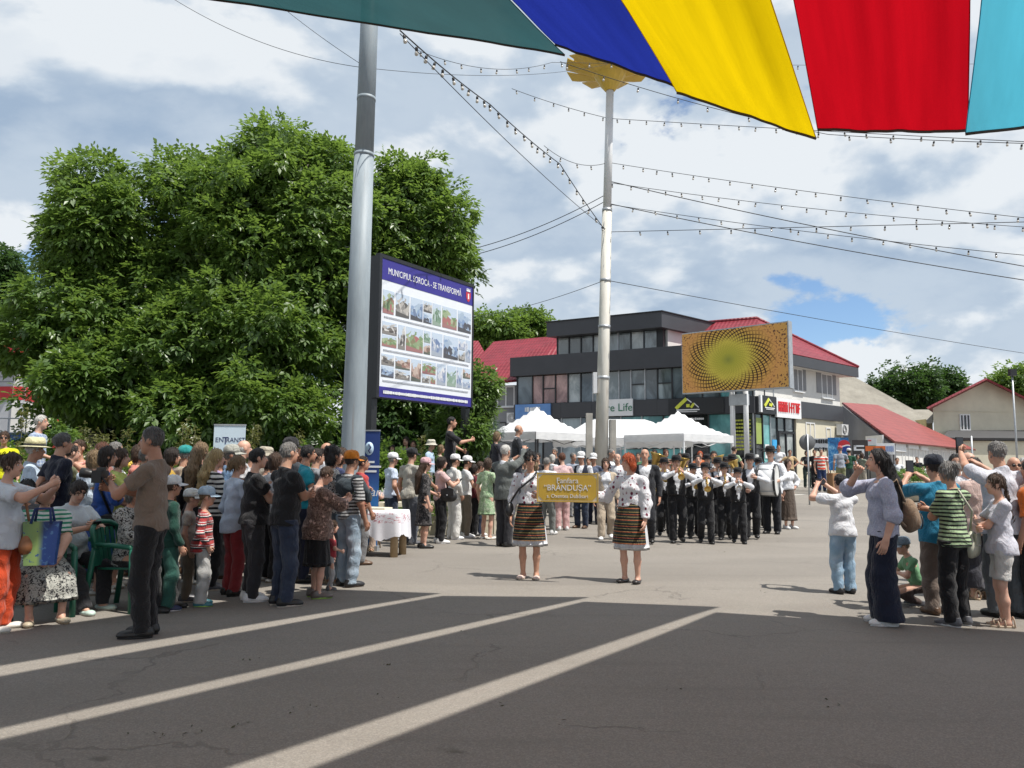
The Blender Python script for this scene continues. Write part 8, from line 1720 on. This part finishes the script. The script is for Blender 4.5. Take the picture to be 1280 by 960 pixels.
person(683, 572, F(692, 669), -25, 'person in white shirt and grey trousers stepping past the board', GC, 'm', 1.05, 1, ('short', 'grey'), ('down', 'down'), ('shirt', WHT, {'slv': 1.2, 'hem': 0.48}), ('trousers', fb((0.17, 0.18, 0.17))), S_WHT, walk=0.08)
person(716, 566, 21.5, -150, 'grey haired person in slate shirt beyond the pink one', GC, 'f', 1.0, 1, ('short', 'grey'), ('down', 'down'), ('shirt', fb((0.25, 0.28, 0.34)), {}), ('trousers', GREY), S_GRY)
person(763, 561, 19.8, -130, 'grey haired man in dark suit greeting the bald man', GC, 'm', 1.05, 1, ('short', 'grey'), ('waist', 'down'), ('shirt', WHT, {'slv': 1.9}), ('trousers', NAVY), S_BLK, vest=('jacket', fb((0.02, 0.022, 0.03)), 0.47))
person(772, 567, 19.2, 165, 'bald man in white embroidered shirt', GC, 'm', 1.1, 0, ('balding', 'grey'), ('down', 'down'), ('shirt', BLOUSE, {'slv': 1.9, 'hem': 0.45}), ('trousers', GREY), S_BRN)
person(783, 568, 22.0, 170, 'white haired person behind the red haired woman', GC, 'm', 1.0, 0, ('short', 'white'), ('down', 'down'), ('shirt', WHT, {}), ('trousers', GREY), S_BRN)

# ---- the band
VEST = fb((0.014, 0.014, 0.016)); MW = dict(sex='m', group=GB)
def bandsman(px, hd, D, fc, lab, arms=('horn', 'horn'), hat=True, k=1.0, vest=True, sk=0, walk=0.06, hair='dark', sx='m'):
    return person(px, hd, D, fc, lab, GB, sx, k, sk, ('short', hair), arms, ('shirt', WHT, {'slv': 1.95, 'hem': 0.565, 'collar': 1, 'loose': 1.04}), ('trousers', BLK, {'flare': 1.15}), S_BLK, hat=('fedora', (0.013, 0.013, 0.015), (0.03, 0.03, 0.035)) if hat else None, vest=('vest', VEST, 0.555) if vest else None, walk=walk)
o = person(806, 561, F(808, 680), 168, 'balding conductor in open dark suit and white shirt', GB, 'm', 1.05, 1, ('balding', 'dark'), ('down', 'waist'), ('shirt', WHT, {'slv': 1.9, 'hem': 0.565}), ('trousers', fb((0.016, 0.017, 0.022)), {'flare': 1.1}), S_BLK, vest=('jacket', fb((0.016, 0.017, 0.022)), 0.46), walk=0.05)
o = bandsman(845, 568, F(846, 678), 178, 'bandsman in brimmed hat blowing a trumpet next to the conductor', k=1.08); trumpet(o, 'brass trumpet of the tall bandsman next to the conductor')
o = bandsman(866, 578, 16.3, 176, 'band boy in hat between the two trumpeters', ('hornlow', 'hornlow')); trumpet(o, 'small brass trumpet half hidden between the two trumpeters', down=35, k=0.85)
o = bandsman(881, 577, F(882, 679), 172, 'band boy in hat with trumpet pointing down', walk=-0.06); trumpet(o, 'brass trumpet pointing down, played by the boy in front of the tuba', down=30)
o = bandsman(822, 566, 17.6, 176, 'tuba player in hat behind the conductor', ('hornlow', 'hornlow')); horn(o, 'tarnished brass tuba with its bell rising above the conductor', big=1.25, lean=18)
o = bandsman(814, 574, 18.6, 172, 'young bandsman in hat looking past the conductor', ('waist', 'waist'))
o = bandsman(897, 571, 16.9, 168, 'clarinet player in hat behind the boy with the trumpet', ('hornlow', 'hornlow')); clarinet(o, 'black clarinet with silver keys played in the band')
o = bandsman(892, 564, 18.6, 172, 'bareheaded bandsman with a baritone horn', ('hornlow', 'hornlow'), hat=False, sk=1); horn(o, 'brass baritone horn of the bareheaded bandsman', big=1.0, side=-1)
o = bandsman(915, 567, 17.2, 166, 'bandsman in hat with a tenor horn', ('hornlow', 'hornlow')); horn(o, 'brass tenor horn with a wide bell played by the hatted bandsman', big=0.95, side=-1, lean=22)
o = bandsman(906, 570, 19.4, 170, 'bandsman in hat at the back of the band', ('waist', 'waist'))
o = bandsman(922, 583, F(921, 679), 168, 'smallest band boy playing a silver cornet', walk=-0.05); trumpet(o, 'silver cornet of the smallest band boy', M_SILV, down=22, k=0.85)
o = bandsman(937, 566, F(936, 674), 165, 'bandsman in hat and long waistcoat beside the bass drum', ('hornlow', 'waist'), k=1.08)
dr = person(963, 557, F(967, 667), 150, 'drummer in hat and white shirt carrying the bass drum', GB, 'm', 1.05, 0, ('short', 'dark'), (((0.12, 0.20, 0.62), (0.8, -0.6, -0.2), 0.8), ((0.20, 0.14, 0.66), (0.8, -0.6, -0.2), 0.6)), ('shirt', WHT, {'slv': 1.95, 'hem': 0.565, 'collar': 1, 'loose': 1.06}), ('trousers', fb((0.014, 0.015, 0.020)), {'flare': 1.1}), S_BLK, hat=('fedora', (0.02, 0.017, 0.016), (0.03, 0.03, 0.03)))
def drum():
    c = AT(960, 600, dr.root.location.y-0.42); e = empty('bass_drum', (c.x, c.y, c.z), R(62), 'white marching bass drum with dark hoops', 'drum'); ax = Matrix.Rotation(R(90), 4, 'X'); w = 0.185
    b = MB(); b.lathe([(0.335, -w), (0.335, w)], 32, M=ax); b.build('shell', paint('drum_shell', (0.66, 0.67, 0.68), 0.3), e)
    for s_ in (-1, 1):
        b = MB(); b.lathe([(0.338, s_*w), (0.352, s_*(w-0.03)), (0.352, s_*(w+0.012)), (0.335, s_*(w+0.012))], 32, M=ax, cap=False); b.build('hoop', paint('drum_hoop', (0.05, 0.05, 0.055), 0.35), e); b = MB(); b.lathe([(0.334, s_*(w+0.004)), (0.002, s_*(w+0.006))], 32, M=ax, cap=False); b.build('drumhead', paint('drumhead', (0.62, 0.62, 0.60), 0.5), e)
    for k in range(8): a = 2*math.pi*k/8; b = MB(); b.tube([(0.348*math.cos(a), -w, 0.348*math.sin(a)), (0.348*math.cos(a), w, 0.348*math.sin(a))], 0.007, 5); b.build('tension_rod', M_STEEL, e)
drum()
person(984, 574, 18.7, -160, 'woman in white blouse and sheer brown skirt behind the drummer', GB, 'f', 1.0, 0, ('bob', 'brown'), ('hip', 'down'), ('blouse', WHT, {'slv': 1.9, 'srad': 1.25, 'hem': 0.56}), ('skirt', fb((0.085, 0.062, 0.048)), {'hem': 0.12, 'flare': 1.05, 'waist': 0.6}), S_WHT)

for px, hd, D, fc, lab, hat_, inst in ((830, 571, 16.6, 174, 'short bandsman in hat beside the tall trumpeter', True, 't'), (857, 566, 18.0, 172, 'bandsman in hat in the middle row with an upright horn', True, 'h'), (872, 569, 19.6, 176, 'bareheaded boy in the back row of the band', False, None), (905, 577, 16.0, 168, 'band boy in hat holding a small horn next to the clarinet', True, 't'), (948, 571, 18.4, 164, 'bandsman in hat behind the bass drum', True, None), (884, 567, 20.6, 175, 'bandsman in hat in the last row', True, None)):
    o = bandsman(px, hd, D, fc, lab, ('hornlow', 'hornlow') if inst else ('waist', 'down'), hat=hat_, walk=rnd.choice((-0.06, 0.05, 0.07)))
    if inst == 't': trumpet(o, 'brass trumpet held by the ' + lab.split(' in hat')[0] + (' beside the tall trumpeter' if px < 850 else ' next to the clarinet'), down=28, k=0.9)
    if inst == 'h': horn(o, 'brass upright horn in the middle row of the band', big=1.05, lean=10)
# ---- near the tents and along the shops
for i, (px, hd, D, fc, lab, sx, hr, tp_, hat_) in enumerate(((672, 566, 20.5, 160, 'person in black shirt by the corner of the pointed tent', 'm', 'dark', CHAR, None), (694, 560, 24.0, 150, 'man in dark jacket under the pointed tent', 'm', 'grey', fb((0.03, 0.035, 0.04)), None), (690, 568, 22.5, -40, 'person in white headscarf near the pointed tent', 'f', 'white', WHT, None),
        (640, 578, 18.2, 170, 'woman in lavender blouse behind the grey suit jacket', 'f', 'brown', fb((0.4, 0.33, 0.5)), None), (652, 574, 20.5, 150, 'man in white polo near the left tent leg', 'm', 'salt', WHT, None), (668, 578, 18.0, -60, 'girl in turquoise tee passing behind the dark haired woman', 'f', 'light', fb((0.05, 0.3, 0.33)), None), (736, 572, 23.0, 160, 'man in grey jacket in front of the mast', 'm', 'dark', fb((0.12, 0.12, 0.13)), None), (748, 570, 26.0, 170, 'woman in rose blouse at the mast foot', 'f', 'brown', fb((0.5, 0.28, 0.28)), None), (790, 569, 23.5, -150, 'man in sand shirt under the scalloped valance', 'm', 'grey', BEIGE, None), (850, 566, 27.0, 160, 'woman in sky blue dress under the tent by the screen posts', 'f', 'dark', fb((0.2, 0.4, 0.6)), None), (658, 572, 19.0, 120, 'person in grey polo beside the dark haired woman', 'm', 'brown', GREY, None), (818, 562, 24.5, 175, 'person in red top under the scalloped tent', 'f', 'dark', fb((0.42, 0.04, 0.04)), None), (798, 566, 25.0, 160, 'person in green top under the scalloped tent', 'm', 'dark', fb((0.06, 0.16, 0.08)), None), (832, 562, 26.0, -170, 'person in patterned blouse behind the tuba', 'f', 'auburn', fb((0.40, 0.15, 0.12), 'floral', (0.1, 0.2, 0.1)), None), (875, 564, 26.0, 170, 'person in orange top between the tent poles', 'f', 'red', fb((0.5, 0.14, 0.05)), None))):
    person(px, hd, D, fc, lab, GT, sx, 1.0, 1, ('short' if sx == 'm' else 'bob', hr), ('down', 'waist'), ('shirt', tp_, {}), ('trousers', GREY), S_BLK, hat=hat_)
for i, (px, hd, D, fc, lab, sx, hr, tp_, bt, ar, hat_) in enumerate((
        (917, 558, 29.0, -60, 'man in pale green shirt by the screen posts', 'm', 'dark', fb((0.32, 0.42, 0.24)), GREY, ('down', 'waist'), None), (946, 568, 31.0, 160, 'child in light blue top and white cap by the shop corner', 'm', 'brown', fb((0.22, 0.48, 0.68)), LBLUE, ('down', 'down'), ('cap', (0.66, 0.66, 0.64))),
        (973, 556, 32.5, 175, 'person in white tee with dark print behind the drummer', 'm', 'brown', WHT, DJEAN, ('down', 'down'), None), (987, 562, 32.0, 178, 'man in tan tee with hands on his hips', 'm', 'dark', fb((0.50, 0.36, 0.20)), KHAKI, ('hip', 'hip'), None),
        (1008, 563, 34.0, 170, 'person in dark top and dark green trousers by the traffic sign', 'f', 'dark', CHAR, fb((0.03, 0.05, 0.045)), ('waist', 'waist'), None), (1026, 561, 31.0, 172, 'man in red and orange safety vest and navy trousers', 'm', 'grey', fb((0.62, 0.06, 0.03), 'stripes', (0.62, 0.60, 0.55), 0.28), fb((0.015, 0.03, 0.09)), ('down', 'down'), None),
        (1018, 562, 33.0, 160, 'person in black beside the safety vest', 'm', 'dark', BLK, BLK, ('down', 'down'), None), (1050, 557, 32.0, -10, 'man in grey checked shirt and olive trousers with a red cap', 'm', 'grey', fb((0.22, 0.25, 0.32), 'plaid', (0.4, 0.42, 0.45)), fb((0.24, 0.25, 0.13)), ('down', 'waist'), ('cap', (0.45, 0.10, 0.10))),
        (1061, 560, 32.5, -20, 'man in bottle green shirt and white cap', 'm', 'dark', fb((0.018, 0.075, 0.04)), fb((0.07, 0.085, 0.09)), ('down', 'down'), ('cap', (0.62, 0.62, 0.62))), (1072, 568, 33.0, 165, 'woman in white dress by the brown poster', 'f', 'dark', WHT, WHT, ('waist', 'down'), None),
        (1077, 566, 32.5, -60, 'woman in sage top holding papers', 'f', 'brown', fb((0.20, 0.23, 0.18)), fb((0.40, 0.36, 0.29)), ('chest', 'waist'), None), (1121, 572, 29.5, 170, 'person in white tee near the planter', 'm', 'brown', WHT, fb((0.30, 0.33, 0.27)), ('down', 'down'), None), (1146, 571, 33.0, 150, 'person in black beyond the planter', 'm', 'dark', BLK, BLK, ('down', 'down'), None))):
    base = None if D < 30 else (gz(0, D)+0.12)
    person(px, hd, D, fc, lab, GF, sx, 1.0, 1, ('short' if sx == 'm' else 'bob', hr), ar, ('shirt', tp_, {}), ('trousers', bt), S_BLK, hat=hat_, base=base)
# crates beside the blue poster
p0 = AT(1043, 604, 31.0); e = empty('cardboard_box', (p0.x, p0.y, gz(0, 31)), R(12), 'tall brown cardboard box beside the man in olive trousers', 'box'); b = MB(); b.box(-0.2, 0.2, -0.2, 0.2, 0.0, 0.85); b.build('carton', paint('cardboard', (0.36, 0.20, 0.10), 0.8), e); b = MB(); b.box(-0.2, 0.2, -0.03, 0.03, 0.8505, 0.854); b.build('tape', paint('tape', (0.45, 0.33, 0.18), 0.4), e)

# ---- right
o = person(1051, 593, F(1050, 742), 12, 'woman in white tee and light jeans filming with her phone', GR, 'f', 1.12, 0, ('short', 'black'), (((0.10, 0.20, 0.90), (0.9, 0.1, -0.7), 0.9), ((0.02, 0.24, 0.90), (0.9, 0.1, -0.7), 0.9)), ('tee_shirt', WHT, {'slv': 0.7, 'srad': 1.15, 'hem': 0.48, 'loose': 1.08}), ('jeans', fb((0.22, 0.34, 0.46), 'denim', (0.36, 0.47, 0.58)), {'flare': 1.1}), S_BLK)
phone(o, 'phone held sideways by the woman in white tee and jeans', land=True, tilt=0)
o = person(1100, 561, F(1090, 780), 78, 'woman with very long black hair, eyelet blouse and wide navy trousers', GR, 'f', 1.04, 0, ('long', 'black'), ('down', ((0.02, 0.125, 0.86), (1.0, -0.3, -0.9), 0.7)), ('eyelet_blouse', fb((0.36, 0.38, 0.50), 'floral', (0.45, 0.47, 0.58), 1.6), {'slv': 1.30, 'srad': 1.3, 'hem': 0.50, 'cuff': 1.2, 'loose': 1.06}), ('trousers', fb((0.010, 0.014, 0.032)), {'flare': 2.0, 'end': 1.0}), S_WHT, wide=0.11, look=(0, 2))
def backpack(o):
    e = place('backpack', o, Matrix.Translation(o.tp(0.02, -0.145, 0.615)), 'round beige backpack of the long haired woman', 'backpack'); m = fb((0.24, 0.165, 0.11)); k = o.k
    v, q = sdf_mesh([el_prim((0, 0, 0), (0.135*k, 0.085*k, 0.17*k)), el_prim((0, -0.05*k, -0.05*k), (0.10*k, 0.06*k, 0.09*k))], 0.012, 0.04, 0.003); link('pack_body', np_mesh('pack', v, q), m, e)
    b = MB(); b.tube([(0.09*k*math.cos(a), -0.10*k, -0.05*k+0.075*k*math.sin(a)) for a in [2*math.pi*i/20 for i in range(21)]], 0.005, 5); b.build('pocket_zip', leather((0.05, 0.035, 0.025)), e)
    for sx in (-1, 1): b = MB(); b.tube([(sx*0.07*k, 0.05*k, 0.14*k), (sx*0.105*k, 0.13*k, 0.36*k), (sx*0.12*k, 0.245*k, 0.26*k), (sx*0.13*k, 0.22*k, 0.05*k), (sx*0.10*k, 0.06*k, -0.10*k)], 0.013, 6, flat=1.6); b.build('strap', m, e)
backpack(o)
person(1147, 703, F(1150, 757), 80, 'small child in green tee and cap squatting on the asphalt', GR, 'm', 1.1, 0, ('short', 'light'), ('read', 'read'), ('tee_shirt', fb((0.16, 0.34, 0.18)), {'slv': 0.7, 'hem': 0.50}), ('trousers', fb((0.07, 0.045, 0.04)), {}), S_GRY, H=1.05, squat=True, lean=22, hat=('cap', (0.20, 0.25, 0.30)))
o = person(1168, 567, F(1163, 768), 4, 'man in turquoise tee and dark cap filming with a phone', GR, 'm', 1.12, 1, ('short', 'dark'), ('face', 'face'), ('tee_shirt', fb((0.020, 0.20, 0.34)), {'slv': 0.75, 'hem': 0.45, 'loose': 1.08}), ('trousers', fb((0.15, 0.115, 0.095)), {'flare': 1.15}), S_BRN, hat=('cap', (0.014, 0.018, 0.03)))
phone(o, 'phone held upright by the man in the turquoise tee', at=o.hand[-1]+Vector((0.02, 0.015, 0.05)), tilt=0, k=1.1)
o = person(1188, 578, F(1186, 782), 28, 'grey haired woman in black and green striped tee with a bun', GR, 'f', 1.05, 1, ('bun', 'grey'), ('cross', ('chest')), ('striped_tee', fb((0.34, 0.46, 0.27), 'stripes', (0.012, 0.013, 0.014), 0.95), {'slv': 0.75, 'hem': 0.485}), ('trousers', fb((0.010, 0.010, 0.012)), {'flare': 1.05}), ('sneaker', (0.10, 0.10, 0.11), (0.62, 0.62, 0.62)))
handbag(o, o.tp(0.13, -0.03, 0.50), (0.24, 0.10, 0.24), (0.42, 0.42, 0.33), 'pale grey green shoulder bag of the woman in the striped tee', [o.tp(0.13, -0.02, 0.55), o.tp(0.06, -0.085, 0.70), o.tp(-0.03, -0.06, 0.83)], rz=20)
person(1218, 572, F(1212, 749), 6, 'woman in pale pink blouse and wide dark trousers', GR, 'f', 1.1, 0, ('bob', 'dark'), ('face', 'chest'), ('blouse', fb((0.56, 0.42, 0.38)), {'slv': 1.2, 'hem': 0.45, 'loose': 1.1}), ('trousers', fb((0.03, 0.03, 0.04)), {'flare': 1.8, 'end': 0.8}), S_SAND)
o = person(1248, 552, F(1246, 771), 8, 'tall grey haired man in white polo holding up a phone', GR, 'm', 1.12, 1, ('short', 'grey'), (((0.04, 0.26, 0.93), (0.9, 0.2, -0.6), 0.8), ('face')), ('polo_shirt', fb((0.55, 0.56, 0.62)), {'slv': 0.75, 'hem': 0.47, 'collar': 1, 'loose': 1.06}), ('trousers', fb((0.10, 0.115, 0.13)), {'flare': 1.15}), S_BLK, wide=0.14)
phone(o, 'phone raised high by the tall man in white polo', at=o.hand[-1]+Vector((0.01, 0.01, 0.05)), tilt=0, k=1.15)
person(1247, 593, F(1243, 783), 72, 'girl with a long brown braid in white tee and white shorts', GR, 'f', 1.0, 0, ('braid', 'brown'), ('cross', 'cross2'), ('tee_shirt', fb((0.56, 0.56, 0.63)), {'slv': 0.7, 'hem': 0.47, 'loose': 1.05}), ('shorts', fb((0.55, 0.54, 0.52)), {'end': 1.0}), ('sandal', (0.40, 0.30, 0.22), (0.42, 0.33, 0.24)), wide=0.08)
person(1290, 575, 7.9, 30, 'person in orange top at the edge of the crowd', GR, 'm', 1.1, 2, ('short', 'dark'), ('down', 'down'), ('tee_shirt', fb((0.60, 0.14, 0.02)), {'slv': 0.9}), ('trousers', BLK), S_BLK)
person(1208, 565, 9.4, -170, 'bald man with glasses facing the people filming', GR, 'm', 1.05, 0, ('balding', 'grey'), ('down', 'down'), ('shirt', WHT, {}), ('trousers', GREY), S_BLK, glasses='clear')
o = person(1194, 568, 10.2, 160, 'photographer with a black camera at the eye between the people filming', GR, 'm', 1.0, 1, ('short', 'black'), ('face', 'face'), ('shirt', BLK, {}), ('trousers', BLK), S_BLK)
person(1266, 571, 9.6, 165, 'man in sunglasses with receding hair behind the tall man', GR, 'm', 1.0, 1, ('balding', 'brown'), ('face', 'down'), ('shirt', fb((0.25, 0.16, 0.12)), {}), ('trousers', GREY), S_BLK, glasses='dark')
person(1280, 572, 10.5, 150, 'white haired person at the far right edge behind the man in sunglasses', GR, 'f', 1.0, 0, ('short', 'white'), ('down', 'down'), ('shirt', WHT, {}), ('trousers', GREY), S_BLK)
